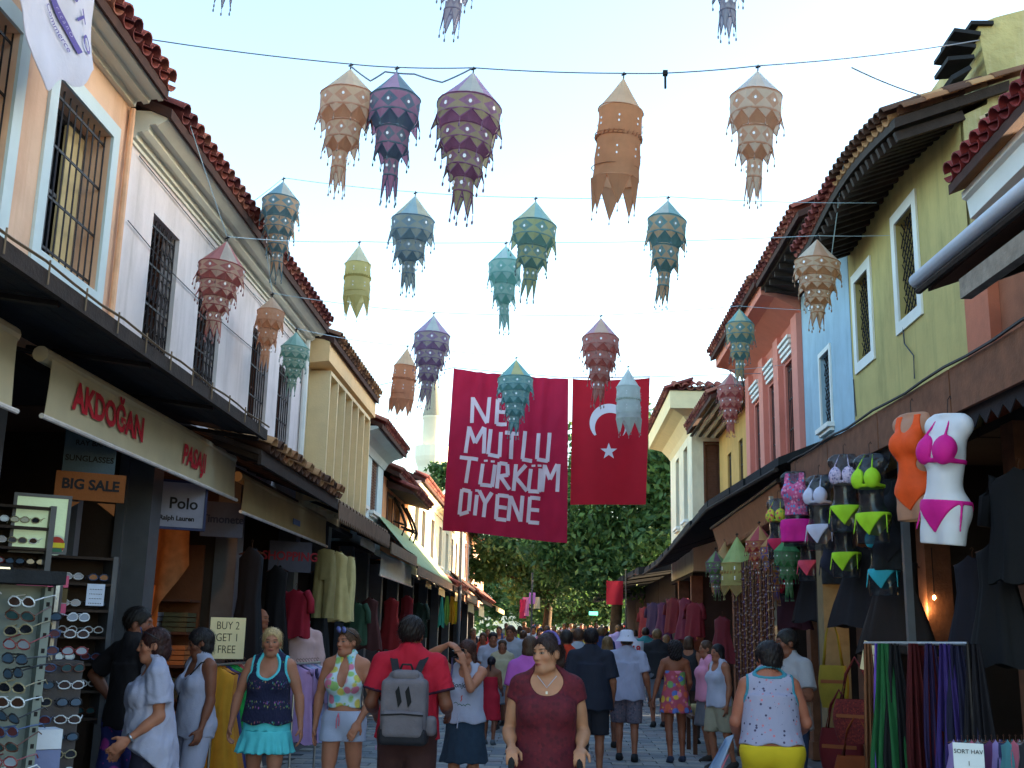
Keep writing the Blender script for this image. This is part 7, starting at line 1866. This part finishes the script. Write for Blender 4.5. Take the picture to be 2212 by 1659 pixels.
# 2 boy in board shorts
F = Fig(1.81, 'm', fat=.92, yaw=R(-50), arms={1:((.80,.12,-.62),(-.62,-.25,-.74),{'curl':.7}), -1:((-.2,-.1,-1),(.0,-.5,-.85),{})}, legs=WALK2)
person(F, spot(284,8.75), R(145), 'young man in black shirt and flowered board shorts, hand on hip, seen from behind', skin_mat(SK3), (g_hair(F, 'short_m', vol=.009), (26,20,18)), [
 ('shirt', g_top(F, hem=.86, neck=[((0,-.04,1.52),(.08,.09,.08))], sleeve=.21, drape=.08), C(30,26,30)), ('board_shorts', g_legs(F, 1.0, .50, flare=.06, off=.02), floral('board shorts', (46,52,120), [(176,60,150)], 7, .35)), ('shoes', g_shoes(F), C(40,40,46), .013)])
# 3 woman in white sleeveless outfit
F = Fig(1.655, 'f', fat=1.0, yaw=R(-22), pitch=R(14), arms={1:((.14,.0,-1),(.08,-.34,-.92),{'curl':.9}), -1:((-.14,.0,-1),(-.02,-.3,-.95),{})}, legs=WALK)
nk = [((0,-.13,1.40),(.075,.13,.115)), ((0,.12,1.45),(.09,.10,.10))]; st3 = (.205,(.085,.14,.15),0)
bs3 = g_top(F, hem=.80, neck=nk, straps=st3, drape=.05)
r3, _ = person(F, spot(424,9.6), R(-42), 'woman in white sleeveless dungarees with a thin black shoulder strap', skin_mat(SK3), (g_hair(F, extra=lambda q: smin(x_bob(q), ell(q,(0,.08,.03),(.08,.06,.07)),.03), vol=.015), (34,28,30)), [
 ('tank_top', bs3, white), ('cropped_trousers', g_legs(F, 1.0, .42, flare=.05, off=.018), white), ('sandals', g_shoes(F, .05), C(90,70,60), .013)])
def strap(name, label, root, F, pts, mat, r=.006, cat='strap'): mb = MB(); mb.tube([pt(root, F, p) for p in pts], r, 5); o = mb.build(name, mat, None, True, pt(root, F, pts[0])); return tag(o, label, cat)
k = F.k
sb = thing('shoulder_bag', pt(r3, F, (-.24,.03,.86)), 'small black bag on a thin strap across the white dungarees', 'bag')
mb = MB(); mb.tube([pt(r3, F, np.array(p)*k) for p in ((.15,.05,1.44),(.14,-.06,1.42),(.06,-.145,1.28),(-.06,-.14,1.12),(-.19,-.06,.95))], .006, 5); mb.build('strap', m_ink, sb)
mb = MB(); mb.obox(pt(r3, F, np.array((-.235,-.0,.88))*k), (.03,.03,0), (-.06,.06,0), (0,0,.08)); mb.build('pouch', m_ink, sb)
# 4 blonde
F = Fig(1.675, 'f', fat=1.04, bust=1.15, yaw=R(8), sh=1.05, arms={1:((.34,.0,-1),(.14,-.18,-1),{'curl':.5}), -1:((-.34,.0,-1),(-.16,-.12,-1),{'curl':.8})}, legs=WALK)
nk = [((0,-.13,1.405),(.098,.14,.128)), ((0,.12,1.46),(.098,.12,.10))]; stp = (.232,(.088,.15,.165),0)
cuts = nk+[((s*stp[0],.01,1.40), stp[1]) for s in (-1,1)]; bs = g_top(F, hem=.90, neck=nk, straps=stp, off=.013, drape=.07, fold=.003)
person(F, spot(580,9.8), R(2), 'blonde woman in navy crochet tank top and turquoise ruffled skirt', skin_mat(SK1), (g_hair(F, extra=lambda q: smin(x_bun(q), ell(q,(0,.05,-.03),(.084,.06,.08)),.03), vol=.010, hairline=.016), (190,158,112)), [
 ('tank_top', bs, crochet()), ('trim', trim(F, bs, cuts), C(90,196,206)), ('skirt', g_skirt(F, .97, [(.97,.178,.125),(.84,.205,.152)], .01, 12), C(88,200,206)), ('ruffle', g_skirt(F, .84, [(.84,.208,.156),(.66,.250,.200)], .06, 17), C(88,200,206)), ('sandals', g_shoes(F, .05), C(60,60,60), .013)])
# 5 halter top
F = Fig(1.69, 'f', fat=1.0, bust=1.15, yaw=R(-32), pitch=R(-3), arms={1:((.30,-.02,-1),(-.38,-.42,-.85),{'curl':.35,'palm':(-.2,.9,0)}), -1:((-.26,.04,-1),(-.06,-.10,-1),{'curl':.25})}, legs=WALK2)
nk = [((0,-.15,1.36),(.050,.13,.165)), ((0,.13,1.36),(.22,.115,.24))]; stp = (.205,(.128,.17,.20),0)
bs = g_top(F, hem=1.035, neck=nk, straps=stp, off=.011, drape=.0, fold=.002)
r5, _ = person(F, spot(745,10.0), R(-4), 'woman in a floral halter top and pale shorts, sunglasses on her head', skin_mat(SK1), (g_hair(F, extra=x_bun, vol=.007, hairline=.016), (84,58,40)), [
 ('halter_top', bs, floral('halter floral', (196,214,222), [(150,190,110),(120,196,206),(214,120,150),(206,190,90)], 13, .62)), ('shorts', g_legs(F, 1.0, .745, flare=.05, off=.013), M('pale blue shorts', S(170,176,200), .85, .06)), ('sandals', g_shoes(F, .05), C(120,90,70), .013)])
onhead(r5, F, shades_up, 'sunglasses', 'violet sunglasses pushed up on the head of the halter top woman', 'sunglasses', SHM)
mb = MB(); q = lambda x, y, z: pt(r5, F, np.array((x,y,z))*F.k); mb.tube([q(0,-.150,.985),q(-.012,-.158,.93),q(-.01,-.16,.86)], .005, 4); mb.tube([q(0,-.150,.985),q(.012,-.158,.93),q(.012,-.16,.88)], .005, 4); mb.build('drawstring', C(216,110,130), r5)
# 6 backpack man
F = Fig(1.775, 'm', fat=1.02, yaw=R(-8), arms={1:((.26,.05,-1),(.0,-.85,-.35),{}), -1:((-.26,.05,-1),(.0,-.85,-.30),{})}, legs=WALK)
bs = g_top(F, hem=.86, neck=[((0,-.04,1.51),(.082,.09,.075))], sleeve=.20, drape=.07, sleeve_off=.02, fold=.008)
def cuff(sx): return lambda P: np.maximum(bs(P)-.003, np.maximum(np.abs(F.along(P, sx)-.192)-.010, np.sqrt(((P-(F.arm[sx]['s']+F.arm[sx]['ud']*.19).astype(np.float32))**2).sum(1))-.14))
r6, _ = person(F, spot(884,8.5), R(180), 'man in a red T-shirt with dark cuffs walking away under a backpack', skin_mat(SK3), (g_hair(F, 'short_m', vol=.016, amp=.006), (34,24,22)), [
 ('shirt', bs, M('crimson jersey', S(180,24,48), .85, .06, 5., .12)), ('cuff', cuff(1), C(60,24,44)), ('cuff', cuff(-1), C(60,24,44)), ('trousers', g_legs(F, 1.0, .10, off=.03, flare=.03), C(70,40,38)), ('shoes', g_shoes(F), C(40,36,36), .013)])
bp = thing('backpack', pt(r6, F, (0,.2,1.2)), 'grey and black backpack on the back of the man in red', 'backpack')
Fb = F
def bpf(lst):
    def fn(P):
        d = None
        for c, r in lst:
            q = (P-np.asarray(c, np.float32))/1.; rr = np.asarray(r, np.float32); e = np.abs(q)-rr+.035; v = np.sqrt((np.maximum(e, 0)**2).sum(1))+np.minimum(e.max(1), 0)-.035; d = v if d is None else smin(d, v, .03)
        return d+folds(P, .004, 26, 9)
    return fn
def bpart(nm, fld, mat, lo, hi, h=.012):
    V, Q = mesh_field(fld, lo, hi, h); rz = Matrix.Rotation(R(180), 3, 'Z'); o = bpy.data.objects.new(nm, np_mesh(nm, V, Q, mat)); COL.objects.link(o); o.parent = bp
    o.rotation_euler = (0,0,R(180)); o.location = r6.location+Vector((0,0,F.dz))-bp.location; return o
gb, bb = M('grey backpack cloth', S(112,104,110), .85, .14, 9., .25, 60.), M('black backpack cloth', S(36,34,40), .8, .15, 9., .2, 60.)
L_, H_ = (-.26,.08,.72), (.26,.50,1.48)
bpart('main_pocket', bpf([((0,.235,1.14),(.165,.095,.20)),((0,.20,1.30),(.12,.07,.09))]), gb, L_, H_)
bpart('front_pocket', bpf([((.0,.325,1.03),(.150,.045,.095))]), gb, L_, H_); bpart('bottom', bpf([((0,.25,.945),(.172,.11,.06))]), bb, L_, H_)
bpart('lid', bpf([((0,.22,1.365),(.10,.08,.035))]), gb, L_, H_); bpart('side_flap', bpf([((-.19,.24,1.02),(.045,.05,.07))]), gb, L_, H_)
q = lambda x, y, z: pt(r6, F, (x,y,z))
for s in (-1,1):
    mb = MB(); pth = [q(s*.075,.20,1.37), q(s*.10,.135,1.45), q(s*.125,.06,1.505), q(s*.13,-.04,1.49), q(s*.14,-.12,1.38), q(s*.19,-.07,1.12), q(s*.17,.12,.98)]
    for a, b in zip(pth, pth[1:]): mb.obox((a+b)/2, (b-a)/2*1.05, Vector((.026,0,0)), Vector((0,.006,.006)))
    mb.build('strap', bb, bp)
mb = MB(); mb.tube([q(-.05,.20,1.395), q(-.03,.22,1.44), q(.03,.22,1.44), q(.05,.20,1.395)], .009, 6); mb.build('grab_handle', bb, bp)
for x in (-.035,.035): mb = MB(); mb.obox(q(x,.335,1.22), (.012,0,.02), (0,.004,0), (-.012,0,.055)); mb.build('buckle_strap', m_ink, bp)
mb = MB(); mb.tube([q(-.15,.372,1.095), q(0,.382,1.105), q(.15,.372,1.095)], .006, 5); mb.build('zip', m_ink, bp)
vs, fs = text_mesh('Bodrum', .075, 0, .002); mb = MB(); mb.add([q(-.14-x*1., .17+.0*x, .80+y+x*.25) for x, y, _ in vs], fs); mb.build('lettering', C(190,150,190), r6)
# 7 woman with camera
F = Fig(1.595, 'f', fat=1.0, yaw=R(-18), pitch=R(4), arms={-1:('ik',(-.125,-.20,1.665),(-1,-.25,.35),{'curl':.8,'dir':(.8,-.35,-.35),'palm':(.2,.3,-1)}), 1:('ik',(.035,-.215,1.47),(.25,-.2,-1),{'curl':.8,'dir':(-.25,-.1,.9),'palm':(-.5,.6,.1)})})
nk = [((0,-.13,1.43),(.09,.12,.10)), ((0,.12,1.46),(.09,.10,.10))]
r7, o7 = person(F, spot(1006,10.9), R(-12), 'woman in white tank top and denim skirt raising a camera to her eye', skin_mat(SK1), (g_hair(F, 'long', extra=x_long), (64,36,30)), [
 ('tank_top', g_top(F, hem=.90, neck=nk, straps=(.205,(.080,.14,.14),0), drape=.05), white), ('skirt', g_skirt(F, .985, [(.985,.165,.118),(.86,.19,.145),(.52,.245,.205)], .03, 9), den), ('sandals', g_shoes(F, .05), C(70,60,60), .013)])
wl_, wr_ = F.arm[-1]['w'], F.arm[1]['w']; eye = F.hc+F.HR@np.array([-.032,-.125,.005])*F.hs
cm = thing('photo_camera', pt(r7, F, eye), 'black camera held at the eye of the woman in the white tank top', 'camera')
ax = F.HR; e_ = lambda v: Matrix.Rotation(R(-12),3,'Z')@Vector(ax@np.array(v, float)); c_ = pt(r7, F, eye)
mb = MB(); mb.obox(c_, e_((.062,0,0)), e_((0,.03,0)), e_((0,0,.040))); mb.obox(c_+e_((0,0,.048)), e_((.02,0,0)), e_((0,.024,0)), e_((0,0,.012))); mb.build('body', m_ink, cm)
mb = MB(); mb.tube([c_+e_((0,-.02,-.002)), c_+e_((0,-.09,-.002))], [.032,.030], 14); mb.build('lens', M('black lens barrel', S(20,20,24), .3, 0, bump=0), cm)
mb = MB(); mb.tube([c_+e_((-.06,0,0)), c_+e_((-.075,.02,-.15)), pt(r7, F, (-.13,-.13,1.14)), pt(r7, F, (-.17,-.10,.98))], .010, 5); mb.build('strap', C(90,80,120), cm)
q = lambda x, y, z: pt(r7, F, (x,y,z)); mb = MB(); mb.tube([q(0,-.135,.935), q(.01,-.155,.88), q(.004,-.16,.80)], .006, 4); mb.build('drawstring', white, r7)
bv = BVHTree.FromPolygons([v.co.copy() for v in o7['tank_top'].data.vertices], [tuple(p.vertices) for p in o7['tank_top'].data.polygons])
def stick(text, size, x0, z0, mat, nm='lettering', sh=None):
    vs, fs = sh or text_mesh(text, size, 0, .001); mb = MB(); out = []
    for x, y, _ in vs:
        h_ = bv.ray_cast(Vector((x0+x, -1, z0+y)), Vector((0,1,0))); yy = h_[0].y if h_[0] else -.12; out.append((x0+x, yy-.003, z0+y))
    mb.add(out, fs); me = mb.mesh(nm, mat); put(nm, me, r7)
stick('Bonjour', .062, 0, 1.185, C(50,56,60))
sm = MB(); [sm.tube([(x,y,0),(x+.02,y+.012,0),(x+.045,y,0)], .004, 3) for x, y in ((-.08,-.01),(-.04,-.025),(0,-.03),(.04,-.022))]; stick('', 1, 0, 1.03, C(50,90,60), 'printed_leaf', (sm.v, sm.f))
sm = MB(); sm.tube([(.0,0,0),(.012,.02,0),(.006,.04,0),(.018,.055,0)], .006, 3); stick('', 1, -.01, 1.04, C(206,70,50), 'printed_motif', (sm.v, sm.f))
# 8 woman in dark red dress with stroller
F = Fig(1.675, 'f', fat=1.06, bust=1.2, yaw=R(-44), tilt=R(-3), arms={1:((.22,.12,-1),(-.10,-.92,-.30),{'curl':1.0,'dir':(-.05,-.85,-.25),'palm':(0,0,-1)}), -1:((-.22,.12,-1),(.10,-.92,-.30),{'curl':1.0,'dir':(.05,-.85,-.25),'palm':(0,0,-1)})}, legs=WALK)
nk = [((0,-.12,1.435),(.125,.14,.105)), ((0,.1,1.47),(.11,.1,.06))]
bs = g_top(F, hem=.80, neck=nk, sleeve=.085, drape=.04, off=.013, fold=.003, sleeve_off=.012)
r8, _ = person(F, spot(1181,7.0), 0, 'woman in a dark red dress pushing a stroller, head turned to the left', skin_mat((176,124,94)), (g_hair(F, extra=lambda q: smin(x_pony(q), ell(q,(0,.075,-.04),(.07,.05,.08)),.03), vol=.009, hairline=.010), (44,26,24)), [
 ('dress', lambda P, a=bs, b=g_skirt(F, 1.0, [(1.0,.190,.140),(.85,.225,.170),(.30,.30,.24)], .03, 11): smin(a(P), b(P), .03), floral('dark red print', (88,12,30), [(74,9,26),(98,16,32)], 34)), ('sandals', g_shoes(F, .05), C(60,40,40), .013)])
onhead(r8, F, lambda mb: (mb.tube([(.091*math.cos(t), .02-.0*t, .055+.085*math.sin(t)) for t in [k*math.pi/14 for k in range(15)]], .010, 6)), 'hair_band', 'violet hair band on the woman in the dark red dress', 'hair band', C(96,86,150))
mb = MB(); q = lambda x, y, z: pt(r8, F, np.array((x,y,z))*F.k); mb.tube([q(.06*s,-.06-.03*(1-abs(s)),1.45-.07*(1-abs(s))) for s in (-1,-.6,-.3,0,.3,.6,1)], .0022, 4); mb.obox(q(0,-.118,1.352), (.006,0,0), (0,.004,0), (0,0,.008)); o = mb.build('necklace', m_silver, None, origin=q(0,-.1,1.38)); tag(o, 'thin necklace with a small pendant on the woman in dark red', 'necklace')
so_ = r8.location+Vector((0,-.45,0)); stv = thing('stroller', so_, 'folding stroller pushed by the woman in the dark red dress', 'stroller')
for s in (-1,1):
    hp = pt(r8, F, F.arm[s]['w']+np.array([-s*.004,-.075,-.040])); a = hp+Vector((0,.035,.02)); b = hp+Vector((0,-.04,-.03)); bot = Vector((r8.location.x+s*.23, so_.y-.35, .10))
    mb = MB(); mb.tube([a, b, b+Vector((0,-.02,-.05))], [.017,.019,.017], 8); mb.build('handle', m_ink, stv)
    mb = MB(); mb.tube([b+Vector((0,-.02,-.05)), b+Vector((0,-.08,-.4)), bot], .010, 8); mb.build('frame_tube', m_silver, stv)
    mb = MB(); mb.tube([b+Vector((0,-.07,-.38)), Vector((r8.location.x+s*.2, so_.y+.1, .09))], .010, 8); mb.build('rear_leg', m_silver, stv)
    for yy in (-.35,.1): mb = MB(); c = Vector((r8.location.x+s*.23, so_.y+yy, .075)); mb.tube([c-Vector((.015,0,0)), c+Vector((.015,0,0))], .075, 14); mb.build('wheel', m_ink, stv)
mb = MB(); c = Vector((r8.location.x, so_.y-.15, .45)); mb.obox(c, (.19,0,0), (0,.13,.03), (0,0,.02)); mb.obox(c+Vector((0,.15,.2)), (.19,0,0), (0,.02,.0), (0,.05,.22)); mb.build('seat', C(40,50,90), stv)
# 9 man in black shirt, 10 white hat, 11 floral dress, 14 girl
AW = {1:((.16,.04,-1),(.02,-.22,-1),{}), -1:((-.16,.04,-1),(-.02,-.22,-1),{})}
F = Fig(1.765, 'm', fat=1.12, arms={1:((.22,.06,-1),(.05,-.25,-1),{}), -1:((-.2,.0,-1),(-.02,-.4,-.9),{})}, legs=WALK2)
person(F, spot(1276,14.), R(178), 'man in a loose black shirt and dark shorts walking away', skin_mat(SK2), (g_hair(F, 'short_m'), (32,24,26)), [('shirt', g_top(F, hem=.78, neck=[((0,-.04,1.53),(.075,.09,.08))], sleeve=.25, drape=.10, sleeve_off=.022), C(30,34,50), .011), ('shorts', g_legs(F, 1., .50, flare=.07, off=.02), C(36,36,46), .012), ('shoes', g_shoes(F), C(60,50,46), .014)], .010)
F = Fig(1.74, 'm', fat=1.06, yaw=R(5), arms={-1:((-.25,.1,-1),(-.15,-.4,-.8),{}), 1:((.16,.0,-1),(.0,-.5,-.8),{})}, legs=WALK)
r10, _ = person(F, spot(1354,16.2), R(176), 'man in a white shirt, plaid shorts and white bucket hat walking away', skin_mat(SK2), (g_hair(F, 'short_m'), (60,50,46)), [('shirt', g_top(F, hem=.80, neck=[((0,-.04,1.53),(.075,.09,.08))], sleeve=.22, drape=.10, sleeve_off=.022, fold=.008), M('white shirt', S(160,162,188), .85, .05, 5., .15), .012), ('shorts', g_legs(F, 1., .50, flare=.06, off=.02), floral('grey plaid', (96,90,104), [(76,70,86),(120,100,110)], 30), .013), ('shoes', g_shoes(F), C(30,34,40), .014)], .011)
def hat_(mb): mb.lathe([(.152,.002),(.150,.008),(.108,.058),(.100,.075),(.088,.142),(.055,.158),(0,.160)], 20, (0,.014,0)); mb.lathe([(.150,.002),(.104,.052)], 20, (0,.014,0))
onhead(r10, F, hat_, 'bucket_hat', 'white bucket hat worn by the man in the white shirt', 'hat', M('white hat', S(206,206,226), .85, .04))
F = Fig(1.64, 'f', arms={1:((.34,.12,-1),(.28,.10,-1),{'curl':.6}), -1:((-.2,-.1,-1),(.0,-.7,-.5),{})}, legs=WALK2)
person(F, spot(1458,16.2), R(183), 'woman with big dark curls in a short flowered sundress walking away', skin_mat((140,80,56)), (g_hair(F, 'long', extra=x_puff, amp=.014), (30,22,26)), [('sundress', g_skirt(F, 1.27, [(1.27,.152,.118),(1.1,.158,.125),(.9,.195,.16),(.69,.235,.20)], .04, 9), floral('sundress flowers', (176,70,90), [(214,170,60),(90,110,180),(206,90,60),(214,120,150),(110,150,90)], 11, .6), .012), ('shoes', g_shoes(F, .06), C(40,48,70), .014)], .011)
F = Fig(1.33, 'f', fat=.9, bust=.6, arms={-1:((-.15,.0,-1),(.0,-.8,-.4),{}), 1:((.15,.0,-1),(.0,-.8,-.4),{})}, legs=WALK)
r14, _ = person(F, spot(1060,18.), R(172), 'girl in a red dress and dark cap walking away behind the camera woman', skin_mat(SK3), (g_hair(F, extra=x_pony), (28,24,34)), [('dress', g_skirt(F, 1.30, [(1.30,.14,.11),(1.1,.142,.115),(.9,.18,.145),(.48,.22,.18)], .03, 9), C(176,26,50), .012), ('shoes', g_shoes(F), C(90,100,110), .014)], .012)
# 12 woman in dotted top
F = Fig(1.66, 'f', fat=1.25, lean=.16, yaw=R(28), pitch=R(8), arms={1:((.30,.0,-1),(-.1,-.75,-.5),{}), -1:((-.34,-.1,-1),(.1,-.8,-.4),{})}, legs=WALK)
nk = [((0,-.10,1.48),(.10,.13,.09)), ((0,.10,1.47),(.115,.10,.035))]; stp = (.255,(.090,.16,.17),0)
cuts = nk[1:]+[((s*stp[0],.01,1.40), stp[1]) for s in (-1,1)]; bs = g_top(F, hem=.94, neck=nk, straps=stp, off=.014, drape=.05, fold=.003)
r12, _ = person(F, spot(1664,8.5), R(176), 'stout woman in a white dotted sleeveless top and yellow shorts, seen from behind', skin_mat((166,100,78)), (g_hair(F, extra=lambda q: smin(ell(q,(0,.05,-.035),(.088,.07,.07)), ell(q,(0,.045,.035),(.104,.100,.098)),.02), vol=.018), (34,26,28)), [
 ('top', bs, dots('dotted cotton', (158,154,178), [(70,60,90),(206,120,130)], 26, .26)), ('trim', trim(F, bs, cuts), C(60,130,150)), ('shorts', g_legs(F, .955, .55, flare=.06, off=.02, fold=.003), M('mustard yellow cloth', S(206,176,30), .85, .07)), ('sandals', g_shoes(F, .05), C(70,60,60), .013)])
h = thing('plastic_bag', pt(r12, F, (.34,-.15,.95)), 'pale blue and pink plastic bag hanging from the dotted top woman', 'bag')
mb = MB(); p0_ = pt(r12, F, (.27,-.10,1.02)); mb.grid(lambda u, v: tuple(p0_+Vector((-.02-.17*v+.07*(u-.5)*(1+v), .05*math.sin(u*6), -.05-.34*v+.06*(u-.5)))), 10, 8); mb.grid(lambda u, v: tuple(p0_+Vector((-.02-.17*v+.07*(u-.5)*(1+v), .04+.05*math.sin(u*6), -.05-.34*v+.06*(u-.5)))), 10, 8); mb.build('sack', M('pale plastic', S(176,196,222), .4, .1, trans=.3), h)
mb = MB(); mb.grid(lambda u, v: tuple(p0_+Vector((-.05-.13*v+.05*(u-.5)*(1+v), -.015+.05*math.sin(u*6), -.18-.22*v+.05*(u-.5)))), 8, 6); mb.build('pink_print', C(222,120,130), h)
F = Fig(1.76, 'm', fat=1.0, yaw=R(-20), arms={1:((.3,-.2,-.9),(-.3,-.8,.3),{}), -1:((-.16,.04,-1),(-.02,-.3,-1),{})})
person(F, spot(1703,11.), R(-55), 'man in a grey short sleeved shirt behind the dotted top woman, arm bent', skin_mat(SK3), (g_hair(F, 'short_m'), (36,30,28)), [('shirt', g_top(F, hem=.82, neck=[((0,-.05,1.52),(.075,.09,.08))], sleeve=.22, drape=.09), M('grey shirt', S(150,146,150), .85, .08), .011), ('jeans', g_legs(F, 1., .10, off=.02), C(50,66,96), .012), ('shoes', g_shoes(F), C(50,46,46), .014)], .010)
# ------------------------------------------------------------------ the crowd
PRO = []
def proto(sex, H, fat, walk, hair, bottom, arms=None, top='t'):
    F = Fig(H, sex, fat=fat, arms=arms or AW, legs=walk)
    hf = {'s':g_hair(F, 'short_m'), 'l':g_hair(F, 'long', extra=x_long), 'b':g_hair(F, extra=x_bob)}[hair]
    tp = g_top(F, hem=.84, neck=[((0,-.05,1.51),(.08,.10,.09))], sleeve=.21, drape=.08) if top == 't' else g_top(F, hem=.84, neck=[((0,-.12,1.43),(.09,.12,.11)),((0,.1,1.47),(.09,.09,.08))], straps=(.205,(.085,.14,.15),0), drape=.06)
    bt = {'j':g_legs(F, 1., .10, off=.02), 's':g_legs(F, 1., .50, flare=.06, off=.02), 'k':g_skirt(F, .98, [(.98,.165,.12),(.86,.195,.15),(.5,.24,.2)], .03, 9)}[bottom]
    r, o = person(F, (0,0,0), 0, 'x', skin_mat(SK2), (hf, (36,28,26)), [('top', tp, white, .018), ('bottoms', bt, den, .02), ('shoes', g_shoes(F), C(50,46,46), .02)], .017, 'people down the street', hh=.018)
    return r
for a in (('m',1.76,1.05,WALK,'s','j'),('f',1.66,1.,WALK2,'l','s',None,'v'),('m',1.72,1.12,WALK2,'s','s'),('f',1.62,1.1,WALK,'b','k'),('f',1.70,.95,WALK2,'b','j',None,'v')): PRO.append(proto(*a))
tops_c = {'white':(168,168,188),'pale grey':(160,166,180),'sky blue':(120,160,206),'orange red':(206,60,34),'mauve':(176,90,176),'black':(36,36,42),'pink':(214,140,170),'dark blue':(44,60,110),'lime':(170,190,70),'cream':(176,166,140),'red':(176,40,46),'teal':(50,120,126),'brown':(110,76,60),'lilac':(170,156,206),'yellow':(206,186,70)}
bot_c = [(40,54,84),(60,56,60),(150,140,120),(34,34,40),(110,110,120),(80,60,50)]
used = {}
def crowd(pi, px, y, face, tc, where, dx=0., scale=1.):
    src = PRO[pi]; first = used.get(pi) is None
    r = src if first else src.copy()
    if not first:
        COL.objects.link(r); ch = []
        for c in used[pi]: d = c.copy(); COL.objects.link(d); d.parent = r; ch.append(d)
    else: ch = list(src.children); used[pi] = ch
    s = spot(px, y); r.location = s; r.rotation_euler = (0,0,R(face)); r.scale = (scale,)*3
    r['label'] = ' '.join(('person in a %s top %s' % (tc, where)).split()[:16]); r['group'] = 'people down the street'; r['category'] = 'person'
    for c in ch:
        k_ = c.name.split('.')[0]
        if k_ in ('top','bottoms','hair'):
            c.material_slots[0].link = 'OBJECT'; c.material_slots[0].material = C(*tops_c[tc]) if k_ == 'top' else (C(*bot_c[int(px+y*3) % 6]) if k_ == 'bottoms' else hair_mat(((36,28,26),(70,48,36),(110,84,56),(28,24,28))[int(px*7+y) % 4]))
    return r
CR = [(0,1062,21,10,'white','beside the camera woman, facing the viewer'),(3,1083,20.5,0,'cream','close beside the man in white on the left'),(2,1100,21.5,-15,'pale grey','just right of the couple on the left'),(0,1128,25,185,'white','and jeans seen from behind left of the dark red dress'),(1,1040,25,0,'orange red','behind the camera woman'),
 (3,1143,12,178,'mauve','directly behind the dark red dress at left'),(2,1222,14.8,182,'orange red','between the dark red dress and the black shirt'),(0,1248,17,180,'pale grey','peeping out left of the black shirted man'),(1,1312,18,175,'white','between the black shirt and the white hat'),(2,1298,24,180,'dark blue','over the right shoulder of the black shirt'),
 (4,1490,19,160,'black','in front of the dark right stalls, beyond the curls'),(3,1527,16.5,-80,'pink','bending by the low table on the right'),(1,1552,15.5,-60,'white','at the low table on the right edge of the bead strings'),(2,1420,22,185,'black','behind the white hat man'),(4,1440,26,200,'red','in the dark behind the flowered sundress'),(0,1395,27,175,'teal','far right of the white hat'),
 (1,1165,29,0,'pink','down the street above the dark red shoulder'),(2,1108,29,10,'sky blue','behind the grey topped man at left'),(4,1018,28,20,'black','far left behind the camera'),(0,1180,33,180,'black','far off above the dark red dress'),(3,1205,31,5,'lilac','far off right of the dark red head'),(1,1236,34,180,'white','far off left of the black shirt head'),
 (0,1335,33,180,'lilac','far off between black shirt and hat'),(2,1262,36,175,'yellow','far off just over the black shirt head'),(4,1075,34,0,'dark blue','far off at the left stalls'),(3,1050,36,10,'red','farther along the left stalls'),(0,1150,38,0,'pale grey','farther off by the white pole'),(1,1120,40,180,'lime','farther off left of the white pole'),
 (2,1195,41,180,'orange red','in the far middle of the street'),(0,1218,44,0,'white','in the distant middle, facing the viewer'),(4,1240,46,180,'red','in the distant middle, walking off'),(1,1268,44,0,'pink','in the distance right of the middle'),(3,1285,47,180,'cream','in the distance left of the hat'),(2,1308,43,0,'black','in the distance right by the hat'),(0,1330,48,180,'teal','in the distance at the right stalls'),(4,1350,41,0,'red','in the distance close to the right stalls'),(3,1372,36,180,'white','far along the right stalls'),
 (2,1090,48,0,'cream','in the distance by the left stalls'),(0,1130,52,180,'brown','small in the distance at left'),(1,1160,55,0,'yellow','small in the distance left of the middle'),(2,1185,57,180,'pale grey','small in the distance at the middle'),(3,1210,54,0,'dark blue','small in the distance, a little right of middle'),(4,1232,58,180,'white','small in the distance above the orange top'),(0,1255,56,0,'red','small in the distance above the black head'),(1,1278,60,180,'orange red','small in the distance under the turquoise sign'),(2,1300,55,0,'pink','small in the distance right of the turquoise sign'),(3,1322,58,180,'sky blue','small in the distance left of the pale pole'),(0,1343,52,0,'brown','small in the distance at the pale pole')]
for q in CR: crowd(*q, scale=random.Random(int(q[1])).uniform(.95,1.06))
for k in range(26):
    rg = random.Random(900+k); tc = list(tops_c)[k % 15]; px = 1150+rg.uniform(0,200)
    crowd(k % 5, px, rg.uniform(60,76), 180*(k % 2), tc, ('tiny at the very end of the street by the trees','hardly visible at the far street end')[k//15], scale=rg.uniform(.95,1.05))
